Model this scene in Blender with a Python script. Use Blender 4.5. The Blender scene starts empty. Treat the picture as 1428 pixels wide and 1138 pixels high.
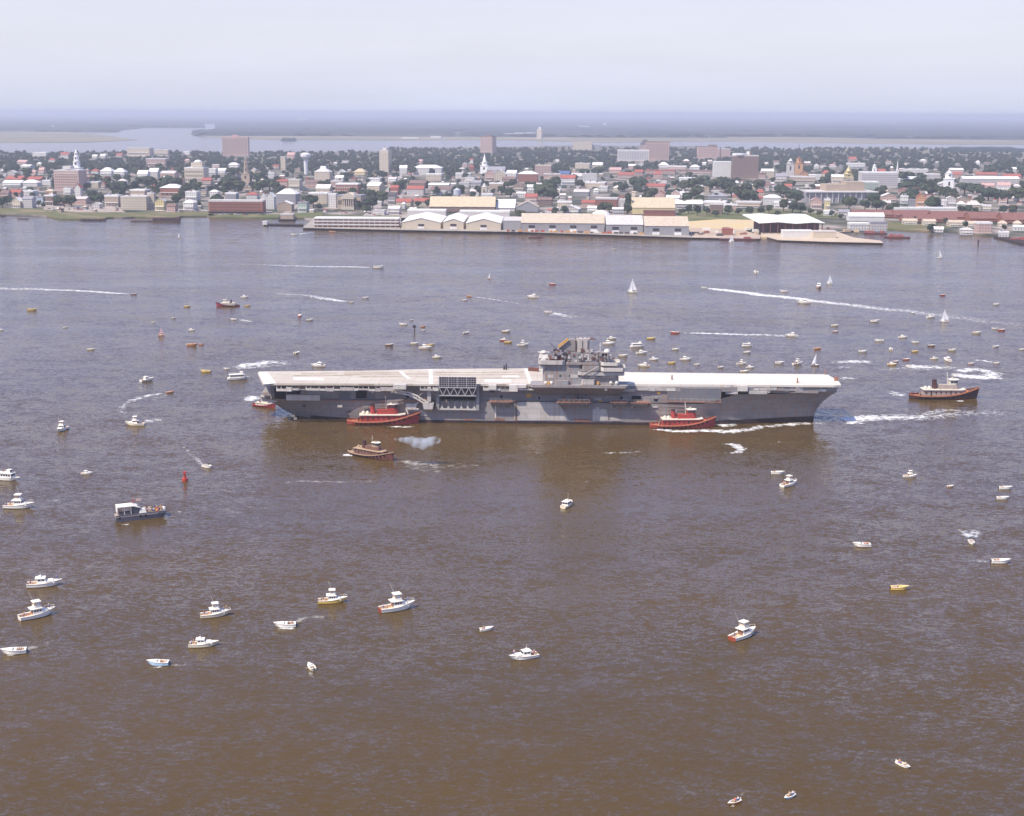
import bpy, bmesh, math, random
from math import sin, cos, pi, radians as R
from mathutils import Vector, Matrix
import mathutils.noise as mn
random.seed(7)
S = bpy.context.scene
COL = S.collection
# ------------------------------------------------------------------ camera
FPX, CX, CY, HY, CH = 1930.0, 714.0, 569.0, 158.0, 137.0
PITCH = math.atan((CY-HY)/FPX); ROLL = R(.24)
_F = Vector((0, cos(PITCH), -sin(PITCH))); _U0 = Vector((0, sin(PITCH), cos(PITCH))); _R0 = Vector((1, 0, 0))
_R = _R0*cos(ROLL)+_U0*sin(ROLL); _U = -_R0*sin(ROLL)+_U0*cos(ROLL)
cam = bpy.data.cameras.new('camera'); camo = bpy.data.objects.new('camera', cam); COL.objects.link(camo)
cam.sensor_width = 36; cam.lens = 36*FPX/1428; cam.clip_start = 1; cam.clip_end = 300000
m = Matrix.Identity(4)
for i in range(3):
    m[i][0] = _R[i]; m[i][1] = _U[i]; m[i][2] = -_F[i]
m[2][3] = CH
camo.matrix_world = m
S.camera = camo
# ------------------------------------------------------------------ light
SUN = Vector((-.45, -.36, .82)).normalized()
sun = bpy.data.lights.new('sun', 'SUN'); sun.energy = 4.2; sun.angle = R(.6); sun.color = (1, .90, .75)
suno = bpy.data.objects.new('sun', sun); COL.objects.link(suno)
suno.rotation_euler = SUN.to_track_quat('Z', 'Y').to_euler()
VEIL = (4.95, 5.02, 5.75, 1)
W = bpy.data.worlds.new('World'); S.world = W; W.use_nodes = True
wn = W.node_tree.nodes; wl = W.node_tree.links
sky = wn.new('ShaderNodeTexSky'); sky.sky_type = 'NISHITA'; sky.sun_disc = False
sky.sun_elevation = math.asin(SUN.z); sky.sun_rotation = math.atan2(SUN.x, SUN.y)
sky.air_density = 1.25; sky.dust_density = 1.2; sky.ozone_density = 3.5; sky.altitude = 0
bg = wn['Background']; bg.inputs[1].default_value = .13
# thin high cloud veil, from the direction of view into the sky
tc = wn.new('ShaderNodeTexCoord'); mp = wn.new('ShaderNodeMapping'); mp.inputs['Scale'].default_value = (3, 3, 22)
nz = wn.new('ShaderNodeTexNoise'); nz.inputs['Scale'].default_value = 1.6; nz.inputs['Detail'].default_value = 7; nz.inputs['Roughness'].default_value = .6
cr = wn.new('ShaderNodeMapRange'); cr.inputs[1].default_value = .42; cr.inputs[2].default_value = .72; cr.inputs[3].default_value = .80; cr.inputs[4].default_value = .94
# haze veil: thick towards the horizon, thinner higher up
sp = wn.new('ShaderNodeSeparateXYZ'); el_ = wn.new('ShaderNodeMapRange'); el_.inputs[1].default_value = .1; el_.inputs[2].default_value = .42; el_.inputs[3].default_value = 1.0; el_.inputs[4].default_value = .1
mu = wn.new('ShaderNodeMath'); mu.operation = 'MULTIPLY'
mx = wn.new('ShaderNodeMix'); mx.data_type = 'RGBA'; mx.inputs[7].default_value = VEIL
wl.new(tc.outputs['Generated'], mp.inputs[0]); wl.new(mp.outputs[0], nz.inputs['Vector']); wl.new(nz.outputs['Fac'], cr.inputs[0])
wl.new(tc.outputs['Generated'], sp.inputs[0]); wl.new(sp.outputs[2], el_.inputs[0]); wl.new(el_.outputs[0], mu.inputs[0]); wl.new(cr.outputs[0], mu.inputs[1])
lowc = wn.new('ShaderNodeMix'); lowc.data_type = 'RGBA'; lowc.inputs[6].default_value = VEIL; lowc.inputs[7].default_value = (2.6, 4.0, 10.8, 1); lz = wn.new('ShaderNodeMapRange'); lz.inputs[1].default_value = .07; lz.inputs[2].default_value = .3
wl.new(sp.outputs[2], lz.inputs[0]); wl.new(lz.outputs[0], lowc.inputs[0]); hz = wn.new('ShaderNodeMix'); hz.data_type = 'RGBA'; hz.inputs[6].default_value = (4.35, 4.75, 5.95, 1); hr = wn.new('ShaderNodeMapRange'); hr.inputs[1].default_value = -.005; hr.inputs[2].default_value = .045
wl.new(sp.outputs[2], hr.inputs[0]); wl.new(hr.outputs[0], hz.inputs[0]); wl.new(lowc.outputs[2], hz.inputs[7]); wl.new(hz.outputs[2], mx.inputs[7])
wl.new(mu.outputs[0], mx.inputs[0]); tn = wn.new('ShaderNodeMix'); tn.data_type = 'RGBA'; tn.blend_type = 'MULTIPLY'; tn.inputs[0].default_value = 1; tn.inputs[7].default_value = (.78, .76, .92, 1); wl.new(sky.outputs[0], tn.inputs[6]); wl.new(tn.outputs[2], mx.inputs[6]); wl.new(mx.outputs[2], bg.inputs[0])
S.view_settings.view_transform = 'Standard'; S.view_settings.look = 'None'; S.view_settings.gamma = 1
S.view_settings.exposure = 0.38
S.cycles.volume_bounces = 2; S.cycles.max_bounces = 6; S.cycles.volume_step_rate = 1; S.cycles.volume_max_steps = 128

# ------------------------------------------------------------------ helpers
def ray(px, py):
    return _F+_R*((px-CX)/FPX)-_U*((py-CY)/FPX)
def at(px, py, z=0.0):
    d = ray(px, py); t = (z-CH)/d.z
    return Vector((d.x*t, d.y*t, z))
def ppm(px, py, z=0.0):                       # photo pixels per metre at a ground point
    p = at(px, py, z); return FPX/((p-Vector((0, 0, CH))).dot(_F))
_mats = {}
def mat(name, col, rough=.6, spec=.3, metal=0, var=0.0, vscale=.5, stretch=(1, 1, 1), col2=None, bump=0, emis=None):
    if name in _mats: return _mats[name]
    M = bpy.data.materials.new(name); M.use_nodes = True; n = M.node_tree.nodes; l = M.node_tree.links
    b = n['Principled BSDF']; b.inputs['Roughness'].default_value = rough; b.inputs['Specular IOR Level'].default_value = spec
    b.inputs['Metallic'].default_value = metal; b.inputs['Base Color'].default_value = (*col, 1)
    if var > 0 or col2:
        t = n.new('ShaderNodeTexCoord'); mpp = n.new('ShaderNodeMapping'); mpp.inputs['Scale'].default_value = stretch
        no = n.new('ShaderNodeTexNoise'); no.inputs['Scale'].default_value = vscale; no.inputs['Detail'].default_value = 5; no.inputs['Roughness'].default_value = .65
        l.new(t.outputs['Object'], mpp.inputs[0]); l.new(mpp.outputs[0], no.inputs['Vector'])
        mr = n.new('ShaderNodeMapRange'); mr.inputs[1].default_value = .36; mr.inputs[2].default_value = .66
        l.new(no.outputs['Fac'], mr.inputs[0])
        mi = n.new('ShaderNodeMix'); mi.data_type = 'RGBA'; mi.inputs[6].default_value = (*col, 1)
        c2 = col2 or tuple(c*(1-var) for c in col); mi.inputs[7].default_value = (*c2, 1)
        l.new(mr.outputs[0], mi.inputs[0]); l.new(mi.outputs[2], b.inputs['Base Color'])
        if bump:
            bu = n.new('ShaderNodeBump'); bu.inputs['Strength'].default_value = bump; l.new(no.outputs['Fac'], bu.inputs['Height']); l.new(bu.outputs[0], b.inputs['Normal'])
    _mats[name] = M; return M
class MB:
    def __init__(s): s.v = []; s.f = []; s.mi = []; s.m = 0
    def quad(s, a, b, c, d): i = len(s.v); s.v += [a, b, c, d]; s.f.append((i, i+1, i+2, i+3)); s.mi.append(s.m)
    def poly(s, pts): i = len(s.v); s.v += list(pts); s.f.append(tuple(range(i, i+len(pts)))); s.mi.append(s.m)
    def box(s, x0, x1, y0, y1, z0, z1, tx=0, ty=0):
        i = len(s.v)
        s.v += [(x0, y0, z0), (x1, y0, z0), (x1, y1, z0), (x0, y1, z0), (x0+tx, y0+ty, z1), (x1-tx, y0+ty, z1), (x1-tx, y1-ty, z1), (x0+tx, y1-ty, z1)]
        for q in ((3, 2, 1, 0), (4, 5, 6, 7), (0, 1, 5, 4), (1, 2, 6, 5), (2, 3, 7, 6), (3, 0, 4, 7)):
            s.f.append(tuple(i+k for k in q)); s.mi.append(s.m)
    def prism(s, pts, z0, z1):                 # pts: xy outline, counterclockwise
        n = len(pts); i = len(s.v)
        zz0 = z0 if isinstance(z0, (list, tuple)) else [z0]*n; zz1 = z1 if isinstance(z1, (list, tuple)) else [z1]*n
        s.v += [(p[0], p[1], z) for p, z in zip(pts, zz0)]+[(p[0], p[1], z) for p, z in zip(pts, zz1)]
        s.f.append(tuple(i+k for k in range(n))[::-1]); s.mi.append(s.m); s.f.append(tuple(i+n+k for k in range(n))); s.mi.append(s.m)
        for k in range(n): s.f.append((i+k, i+(k+1) % n, i+n+(k+1) % n, i+n+k)); s.mi.append(s.m)
    def xz(s, pts, y0, y1):                    # outline in the xz plane given depth
        n = len(pts); i = len(s.v)
        s.v += [(p[0], y0, p[1]) for p in pts]+[(p[0], y1, p[1]) for p in pts]
        s.f.append(tuple(i+k for k in range(n))); s.mi.append(s.m); s.f.append(tuple(i+n+k for k in range(n))[::-1]); s.mi.append(s.m)
        for k in range(n): s.f.append((i+(k+1) % n, i+k, i+n+k, i+n+(k+1) % n)); s.mi.append(s.m)
    def bar(s, a, b, w=.1, h=None):
        a = Vector(a); b = Vector(b); d = (b-a)
        if d.length < 1e-6: return
        d.normalize(); u = d.orthogonal().normalized() if abs(d.z) > .95 else d.cross(Vector((0, 0, 1))).normalized(); v = d.cross(u)
        h = h or w; i = len(s.v)
        for p in (a, b):
            for q in ((-1, -1), (1, -1), (1, 1), (-1, 1)): s.v.append(tuple(p+u*q[0]*w/2+v*q[1]*h/2))
        for q in ((0, 1, 2, 3), (7, 6, 5, 4), (4, 5, 1, 0), (5, 6, 2, 1), (6, 7, 3, 2), (7, 4, 0, 3)):
            s.f.append(tuple(i+k for k in q)); s.mi.append(s.m)
    def cyl(s, a, b, r0, r1=None, n=10):
        r1 = r0 if r1 is None else r1; a = Vector(a); b = Vector(b); d = (b-a).normalized(); u = d.orthogonal().normalized(); v = d.cross(u); i = len(s.v)
        for p, r in ((a, r0), (b, r1)):
            for k in range(n): s.v.append(tuple(p+u*r*cos(2*pi*k/n)+v*r*sin(2*pi*k/n)))
        for k in range(n): s.f.append((i+k, i+(k+1) % n, i+n+(k+1) % n, i+n+k)); s.mi.append(s.m)
        s.f.append(tuple(i+k for k in range(n))[::-1]); s.mi.append(s.m); s.f.append(tuple(i+n+k for k in range(n))); s.mi.append(s.m)
    def dome(s, c, r, rz=None, n=14, k=5, full=False):
        rz = rz or r; rows = []; lo = -k if full else 0
        for j in range(lo, k+1):
            a = pi/2*j/k; i = len(s.v); rows.append(i)
            for q in range(n): s.v.append((c[0]+r*cos(a)*cos(2*pi*q/n), c[1]+r*cos(a)*sin(2*pi*q/n), c[2]+rz*sin(a)))
        for a_, b_ in zip(rows, rows[1:]):
            for q in range(n): s.f.append((a_+q, a_+(q+1) % n, b_+(q+1) % n, b_+q)); s.mi.append(s.m)
    def loft(s, secs, cap=True, closed=False):
        idx = []
        for sec in secs: idx.append(len(s.v)); s.v += [tuple(p) for p in sec]
        n = len(secs[0])
        for a, b in zip(idx, idx[1:]):
            for k in range(n if closed else n-1):
                k2 = (k+1) % n; s.f.append((a+k, b+k, b+k2, a+k2)); s.mi.append(s.m)
        if cap:
            s.f.append(tuple(idx[0]+k for k in range(n))); s.mi.append(s.m); s.f.append(tuple(idx[-1]+k for k in range(n))[::-1]); s.mi.append(s.m)
    def mesh(s, name, mats):
        me = bpy.data.meshes.new(name); me.from_pydata([tuple(v) for v in s.v], [], s.f)
        mats = mats if isinstance(mats, (list, tuple)) else [mats]
        for x in mats: me.materials.append(x)
        if len(mats) > 1: me.polygons.foreach_set('material_index', s.mi)
        me.update(); bm = bmesh.new(); bm.from_mesh(me); bmesh.ops.recalc_face_normals(bm, faces=bm.faces); bm.to_mesh(me); bm.free()
        return me
    def build(s, name, mats, parent=None, loc=None, rz=0):
        return put(s.mesh(name, mats), name, parent, loc, rz)
def put(me, name, parent=None, loc=None, rz=0):
    o = bpy.data.objects.new(name, me); COL.objects.link(o)
    if parent: o.parent = parent
    if loc is not None: o.location = loc
    o.rotation_euler = (0, 0, rz); return o
def tag(o, label=None, cat=None, group=None, kind=None):
    if label: o['label'] = label
    if cat: o['category'] = cat
    if group: o['group'] = group
    if kind: o['kind'] = kind
    return o
def empty(name, loc=(0, 0, 0), rz=0):
    o = bpy.data.objects.new(name, None); COL.objects.link(o); o.location = loc; o.rotation_euler = (0, 0, rz); o.empty_display_size = 1; return o
def copy_tree(o, parent=None):
    c = o.copy(); COL.objects.link(c)
    if parent: c.parent = parent
    for ch in list(o.children): copy_tree(ch, c)
    return c
# labels that single a thing out by the landmarks around it
_used = {}
def side_word(dx, dy, near='nearer than', far='beyond'):
    if abs(dx) >= 1.4*abs(dy): return 'left of' if dx < 0 else 'right of'
    return far if dy < 0 else near
def relate(desc, px, py, marks, near='nearer than'):
    c = sorted(marks, key=lambda q: (q[0]-px)**2+((q[1]-py)*2.2)**2)[:7]
    ph = [side_word(px-q[0], py-q[1], near)+' '+q[2] for q in c]
    near_ = (c[0][0]-px)**2+((c[0][1]-py)*2.2)**2 < 16**2
    prs = sorted(((i, j) for i in range(6) for j in range(i+1, 7)), key=lambda q: q[0]+q[1]+(2.5 if ph[q[0]].split()[0] == ph[q[1]].split()[0] else 0))
    cand = ([f'{desc} {ph[0]}'.replace(' left of', ' just left of').replace(' right of', ' just right of')] if near_ else [])+[f'{desc} {ph[i]}, {ph[j]}' for i, j in prs]+[f'{desc} {a}' for a in ph]
    for t in cand:
        if 4 <= len(t.split()) <= 16 and t not in _used: _used[t] = 1; return t
    return None
# ------------------------------------------------------------------ water
SL2, SL3 = .44, .44
def water_mat():
    M = bpy.data.materials.new('harbour_water'); M.use_nodes = True; n = M.node_tree.nodes; l = M.node_tree.links
    b = n['Principled BSDF']; b.inputs['IOR'].default_value = 1.27; b.inputs['Specular IOR Level'].default_value = .5; b.inputs['Roughness'].default_value = .11
    t = n.new('ShaderNodeTexCoord')
    def noise(sc, st, det=3, rough=.55, rot=0, off=0):
        a = n.new('ShaderNodeMapping'); a.inputs['Scale'].default_value = st; a.inputs['Rotation'].default_value = (0, 0, R(rot)); a.inputs['Location'].default_value = (off, off, 0)
        q = n.new('ShaderNodeTexNoise'); q.inputs['Scale'].default_value = sc; q.inputs['Detail'].default_value = det; q.inputs['Roughness'].default_value = rough
        l.new(t.outputs['Object'], a.inputs[0]); l.new(a.outputs[0], q.inputs['Vector']); return q.outputs['Fac']
    def math_(op, a, bv):
        q = n.new('ShaderNodeMath'); q.operation = op
        for i, x in enumerate((a, bv)):
            if isinstance(x, (int, float)): q.inputs[i].default_value = x
            else: l.new(x, q.inputs[i])
        return q.outputs[0]
    big = noise(.0035, (.6, 1.6, 1), 4, .6, 4)             # silt patches drifting with the tide
    mr = n.new('ShaderNodeMapRange'); mr.inputs[1].default_value = .35; mr.inputs[2].default_value = .68; l.new(big, mr.inputs[0])
    mi = n.new('ShaderNodeMix'); mi.data_type = 'RGBA'; mi.inputs[6].default_value = (.097, .060, .019, 1); mi.inputs[7].default_value = (.078, .051, .020, 1)
    l.new(mr.outputs[0], mi.inputs[0]); l.new(mi.outputs[2], b.inputs['Base Color'])
    # wave slopes taken straight from vector noise, so distant water keeps the glitter-averaged look of real chop
    def slope(sc, st, amp, det, rot, off):
        a = n.new('ShaderNodeMapping'); a.inputs['Scale'].default_value = st; a.inputs['Rotation'].default_value = (0, 0, R(rot)); a.inputs['Location'].default_value = (off, off*.7, 0)
        q = n.new('ShaderNodeTexNoise'); q.inputs['Scale'].default_value = sc; q.inputs['Detail'].default_value = det; q.inputs['Roughness'].default_value = .55
        l.new(t.outputs['Object'], a.inputs[0]); l.new(a.outputs[0], q.inputs['Vector'])
        v = n.new('ShaderNodeVectorMath'); v.operation = 'SUBTRACT'; v.inputs[1].default_value = (.5, .5, .5); l.new(q.outputs['Color'], v.inputs[0])
        w = n.new('ShaderNodeVectorMath'); w.operation = 'MULTIPLY'; w.inputs[1].default_value = (amp*.75, amp*1.15, 0); l.new(v.outputs[0], w.inputs[0]); return w.outputs[0]
    def vadd(a, b_): q = n.new('ShaderNodeVectorMath'); q.operation = 'ADD'; l.new(a, q.inputs[0]); l.new(b_, q.inputs[1]); return q.outputs[0]
    w3 = noise(.009, (.5, 1.8, 1), 4, .6, 7, 77)           # wind lanes and slicks
    mr2 = n.new('ShaderNodeMapRange'); mr2.inputs[1].default_value = .36; mr2.inputs[2].default_value = .62; mr2.inputs[3].default_value = .62; mr2.inputs[4].default_value = 1.2; l.new(w3, mr2.inputs[0])
    sm = vadd(vadd(slope(.07, (1, 1.5, 1), .22, 2, -12, 5), slope(.52, (.8, 1.6, 1), SL2, 3, 16, 31)), slope(1.5, (1, 1.4, 1), SL3, 2, -24, 90))
    sc_ = n.new('ShaderNodeVectorMath'); sc_.operation = 'SCALE'; l.new(sm, sc_.inputs[0]); l.new(mr2.outputs[0], sc_.inputs['Scale'])
    ad = n.new('ShaderNodeVectorMath'); ad.operation = 'ADD'; l.new(sc_.outputs[0], ad.inputs[0]); ad.inputs[1].default_value = (0, 0, 1)
    nm = n.new('ShaderNodeVectorMath'); nm.operation = 'NORMALIZE'; l.new(ad.outputs[0], nm.inputs[0]); l.new(nm.outputs[0], b.inputs['Normal'])
    return M
WM = water_mat()
mb = MB(); E_ = 150000
mb.quad((-E_, -3000, 0), (E_, -3000, 0), (E_, E_, 0), (-E_, E_, 0))
tag(mb.build('water', WM), kind='structure')
# ------------------------------------------------------------------ haze
HM = bpy.data.materials.new('haze_air'); HM.use_nodes = True; n = HM.node_tree.nodes; l = HM.node_tree.links
n.remove(n['Principled BSDF']); v = n.new('ShaderNodeVolumePrincipled'); v.inputs['Color'].default_value = (.79, .845, .965, 1); v.inputs['Density'].default_value = HAZE = .000085; v.inputs['Anisotropy'].default_value = .1
l.new(v.outputs[0], n['Material Output'].inputs['Volume'])
mb = MB(); mb.box(-E_-5000, E_+5000, -4000, E_+5000, -1.5, 160)
tag(mb.build('haze', HM), kind='stuff')
# ------------------------------------------------------------------ land
def sheet(name, pix, z, material, zb=-1.0, kind='structure'):
    pts = [at(x, y, z) for x, y in pix]
    mb = MB(); mb.poly([tuple(p) for p in pts]); n_ = len(pts)
    for i in range(n_):
        a, b = pts[i], pts[(i+1) % n_]; mb.quad(tuple(a), tuple(b), (b.x, b.y, zb), (a.x, a.y, zb))
    o = mb.build(name, material); tag(o, kind=kind); return o
def ground_mat(name, c1, c2, c3, sc):
    M = bpy.data.materials.new(name); M.use_nodes = True; n = M.node_tree.nodes; l = M.node_tree.links; b = n['Principled BSDF']; b.inputs['Roughness'].default_value = .9; b.inputs['Specular IOR Level'].default_value = .1
    t = n.new('ShaderNodeTexCoord'); q = n.new('ShaderNodeTexNoise'); q.inputs['Scale'].default_value = sc; q.inputs['Detail'].default_value = 6; l.new(t.outputs['Object'], q.inputs['Vector'])
    c = n.new('ShaderNodeValToRGB'); e = c.color_ramp.elements; e[0].position = .38; e[0].color = (*c1, 1); e[1].position = .62; e[1].color = (*c3, 1); k = e.new(.5); k.color = (*c2, 1)
    l.new(q.outputs['Fac'], c.inputs[0]); l.new(c.outputs[0], b.inputs['Base Color']); return M
G_city = ground_mat('city_ground', (.04, .055, .035), (.14, .13, .10), (.36, .30, .26), .016)
G_marsh = ground_mat('marsh_grass', (.17, .15, .07), (.13, .14, .06), (.26, .20, .12), .02)
G_fmarsh = ground_mat('far_marsh', (.26, .22, .15), (.20, .19, .13), (.32, .26, .20), .0012)
G_wood = ground_mat('woodland_floor', (.022, .032, .034), (.034, .044, .045), (.16, .15, .12), .0007)
G_conc = mat('concrete', (.42, .38, .33), .85, .2, col2=(.30, .26, .22), vscale=.08)
G_sand = mat('yellow_sand', (.62, .46, .22), .95, .1, col2=(.55, .46, .32), vscale=.03)
G_dark = mat('tarred_timber', (.055, .04, .04), .9, .1)
G_grass = ground_mat('green_grass', (.10, .13, .045), (.13, .14, .06), (.20, .18, .09), .03)
sheet('terrain', [(-80, 300), (0, 299), (90, 302), (170, 303), (250, 300), (300, 301), (422, 303), (440, 314), (560, 317), (700, 318), (965, 327), (1085, 331), (1180, 323), (1200, 319), (1240, 318), (1300, 320), (1330, 323), (1390, 328), (1428, 333), (1520, 341),
      (1520, 215), (1428, 214), (1240, 213), (1100, 209), (1020, 207), (970, 204), (800, 203), (700, 205), (560, 206.5), (530, 211), (300, 213), (0, 213), (-80, 213)], 1.6, G_city)
sheet('marsh', [(-80, 299), (-80, 289.5), (0, 290), (60, 291), (160, 297), (200, 296), (290, 295), (300, 300.5), (255, 301), (240, 303.5), (180, 302), (150, 303), (140, 305.5), (85, 305), (60, 300), (20, 298), (0, 298)], 1.75, G_marsh)
sheet('grass_bank', [(1230, 309), (1262, 311), (1330, 316), (1300, 322), (1240, 319), (1200, 316)], 1.75, G_marsh)
sheet('grass_bank', [(290, 298), (380, 299), (448, 296), (452, 303), (380, 303.5), (292, 302)], 1.75, G_grass)
sheet('grass_bank', [(945, 293), (1080, 292), (1180, 296), (1180, 303), (1058, 307), (945, 310)], 1.75, G_grass)
sheet('grass_bank', [(455, 300), (560, 301), (560, 305), (450, 304)], 1.75, G_grass)
sheet('sand_yard', [(955, 309), (1005, 305.5), (1058, 307), (1062, 318), (1100, 331), (1086, 331), (965, 327)], 1.9, G_sand)
sheet('road', [(506, 301), (524, 301), (562, 243), (557, 243)], 1.8, mat('street_pale', (.44, .37, .33), .9, .1, col2=(.30, .27, .26), vscale=.1))
sheet('road', [(536, 299), (547, 299), (569, 262), (565, 262)], 1.8, _mats['street_pale'])
sheet('road', [(60, 286.5), (380, 294.5), (380, 296), (60, 288)], 1.82, _mats['street_pale'])
sheet('road', [(745, 300), (760, 300), (800, 286), (772, 289)], 1.8, _mats['street_pale'])
sheet('road', [(1120, 294.5), (1190, 295.5), (1190, 297), (1120, 296)], 1.8, _mats['street_pale'])
sheet('road', [(390, 300), (400, 300), (424, 282), (419, 282)], 1.8, _mats['street_pale'])
# far land beyond the second river
sheet('far_shore', [(-200, 182), (0, 182), (60, 184), (150, 184), (205, 178), (262, 176), (264, 171), (330, 170.5), (340, 173), (300, 179), (268, 186), (330, 189), (420, 189.5), (640, 189.5), (830, 191), (960, 191.5), (1100, 190), (1230, 193), (1428, 195), (1700, 197), (1700, 163.6), (1428, 162), (714, 159.3), (0, 156.6), (-200, 156)], 1.5, G_wood)
sheet('marsh', [(-200, 182.3), (0, 182.5), (100, 184.5), (150, 189), (192, 195), (120, 198.5), (-200, 199)], 1.2, G_fmarsh)
sheet('marsh', [(262, 187), (330, 189.8), (640, 190.2), (830, 191.8), (960, 192), (1100, 190.6), (1230, 194), (1428, 196), (1700, 198), (1700, 202), (1300, 201), (1000, 197), (830, 198.5), (700, 195), (520, 195.5), (380, 195), (300, 192)], 1.2, G_fmarsh)
sheet('marsh', [(1080, 209), (1180, 206), (1310, 207), (1428, 208.5), (1520, 209), (1520, 215.5), (1428, 214.5), (1240, 213.5), (1100, 209.5)], 1.75, G_fmarsh)
sheet('marsh', [(215, 172), (262, 171), (260, 175.6), (200, 177)], 1.2, G_fmarsh)
# woodland canopy on the far shore: an uneven raised mass, cell size growing with distance
LEAF = ground_mat('foliage_mass', (.018, .028, .032), (.03, .04, .042), (.07, .075, .065), .0016)
def canopy(name, rows, h, seed, cell=.35):
    rnd = random.Random(seed)                   # rows: (y_near, y_far, x0, x1)
    mb = MB()
    for (yn, yf, x0, x1) in rows:
        a = at(x0, yn, 2); bb = at(x1, yn, 2); fr = at((x0+x1)/2, yf, 2)
        D = fr.y-a.y; Wd = bb.x-a.x; nx = max(8, min(420, int(Wd/(18+a.y*.0035)))); ny = max(2, min(26, int(D/(60+a.y*.01))))
        base = len(mb.v)
        for j in range(ny+1):
            y = a.y+D*(j/ny)**1.5
            for i in range(nx+1):
                x = a.x+Wd*i/nx; sx = x*(y/a.y)
                edge = j == 0 or i == 0 or i == nx or j == ny
                q = mn.noise(Vector((sx*.0011+seed, y*.0009, 0)))
                z = 1.0 if edge else h*(.55+.55*rnd.random()+.5*q)
                mb.v.append((sx+rnd.uniform(-8, 8), y+(rnd.uniform(-.3, .9)*D/ny*.5 if j == 0 else 0), max(1, z)))
        for j in range(ny):
            for i in range(nx):
                k = base+j*(nx+1)+i; mb.f.append((k, k+1, k+nx+2, k+nx+1)); mb.mi.append(0)
    o = mb.build(name, LEAF); tag(o, kind='stuff'); return o
canopy('woodland', [(182.5, 176, -200, 200), (176, 165, -200, 330), (189, 182, 268, 640), (182, 172, 300, 760), (172, 163, 200, 900), (190.5, 183, 640, 1000), (183, 171, 600, 1200), (171, 164, 800, 1600),
                    (190, 183, 1000, 1220), (192.5, 184, 1215, 1650), (184, 171, 1150, 1650), (165, 160.5, -200, 700)], 17, 3)
canopy('woodland', [(196.5, 194, 392, 414), (212, 206.5, 1312, 1428), (211, 207, 1428, 1500), (187.5, 185, 268, 330)], 13, 9)
sheet('car_park', [(60, 292), (62, 288), (165, 290), (175, 296), (110, 296)], 1.85, mat('gravel_park', (.46, .38, .32), .9, .1, col2=(.30, .26, .22), vscale=.15))
# ------------------------------------------------------------------ aircraft carrier
sa = at(390, 577, 0); sb = at(1140, 586.5, 0)
SO = (sa+sb)/2; SE = (sb-sa).normalized(); SN = Vector((-SE.y, SE.x, 0)); SANG = math.atan2(SE.y, SE.x)
def sl(px, py, z):                              # ship-local x, y of a photo point at height z
    w = at(px, py, z)-SO; return (w.dot(SE), w.dot(SN))
def sd(px, py, Y):                              # ship-local x, z of a photo point on the plane y = Y
    d = ray(px, py); o = Vector((0, 0, CH)); t = (Y+SO.dot(SN)-o.dot(SN))/d.dot(SN); w = o+d*t
    return ((w-SO).dot(SE), w.z)
def paint(name, col, dirt=(.30, .18, .125), amt=.42, rough=.55):
    M = bpy.data.materials.new(name); M.use_nodes = True; n = M.node_tree.nodes; l = M.node_tree.links; b = n['Principled BSDF']; b.inputs['Roughness'].default_value = rough; b.inputs['Specular IOR Level'].default_value = .3
    t = n.new('ShaderNodeTexCoord')
    def ns(sc, st, a, c):
        mpp = n.new('ShaderNodeMapping'); mpp.inputs['Scale'].default_value = st; q = n.new('ShaderNodeTexNoise'); q.inputs['Scale'].default_value = sc; q.inputs['Detail'].default_value = 6; q.inputs['Roughness'].default_value = .7
        l.new(t.outputs['Object'], mpp.inputs[0]); l.new(mpp.outputs[0], q.inputs['Vector']); r = n.new('ShaderNodeMapRange'); r.inputs[1].default_value = a; r.inputs[2].default_value = c; l.new(q.outputs['Fac'], r.inputs[0]); return r.outputs[0]
    def mixc(f, c1, c2, k):
        mm = n.new('ShaderNodeMath'); mm.operation = 'MULTIPLY'; l.new(f, mm.inputs[0]); mm.inputs[1].default_value = k
        x = n.new('ShaderNodeMix'); x.data_type = 'RGBA'; l.new(mm.outputs[0], x.inputs[0])
        if isinstance(c1, tuple): x.inputs[6].default_value = (*c1, 1)
        else: l.new(c1, x.inputs[6])
        x.inputs[7].default_value = (*c2, 1); return x.outputs[2]
    a = mixc(ns(.12, (1, 1, 1), .35, .65), col, tuple(c*.72 for c in col), .6)      # faded panels
    sx = n.new('ShaderNodeSeparateXYZ'); cb = n.new('ShaderNodeCombineXYZ'); l.new(t.outputs['Object'], sx.inputs[0]); l.new(sx.outputs[0], cb.inputs[0]); l.new(sx.outputs[2], cb.inputs[1])
    br = n.new('ShaderNodeTexBrick'); br.inputs['Scale'].default_value = 1; br.inputs['Brick Width'].default_value = 8.5; br.inputs['Row Height'].default_value = 2.35; br.inputs['Mortar Size'].default_value = .07; br.inputs['Mortar Smooth'].default_value = .4
    br.inputs['Color1'].default_value = (1, 1, 1, 1); br.inputs['Color2'].default_value = (.86, .86, .87, 1); br.inputs['Mortar'].default_value = (.62, .58, .56, 1); l.new(cb.outputs[0], br.inputs['Vector'])
    ml = n.new('ShaderNodeMix'); ml.data_type = 'RGBA'; ml.blend_type = 'MULTIPLY'; ml.inputs[0].default_value = 1; l.new(a, ml.inputs[6]); l.new(br.outputs['Color'], ml.inputs[7]); a = ml.outputs[2]
    a = mixc(ns(.45, (1.6, 1.6, .10), .48, .61), a, dirt, amt*1.2)
    a = mixc(ns(1.3, (1.2, 1.2, .16), .60, .72), a, (.50, .50, .50), amt*.6)                            # runs of rust and grime
    a = mixc(ns(1.6, (1, 1, 1), .6, .75), a, tuple(min(1, c*1.25) for c in col), .4)
    l.new(a, b.inputs['Base Color']); return M
P_hull = paint('carrier_grey_paint', (.33, .305, .295))
P_isl = paint('island_grey_paint', (.35, .34, .34), amt=.55)
P_pale = paint('pale_grey_paint', (.60, .57, .53), amt=.25)
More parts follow.
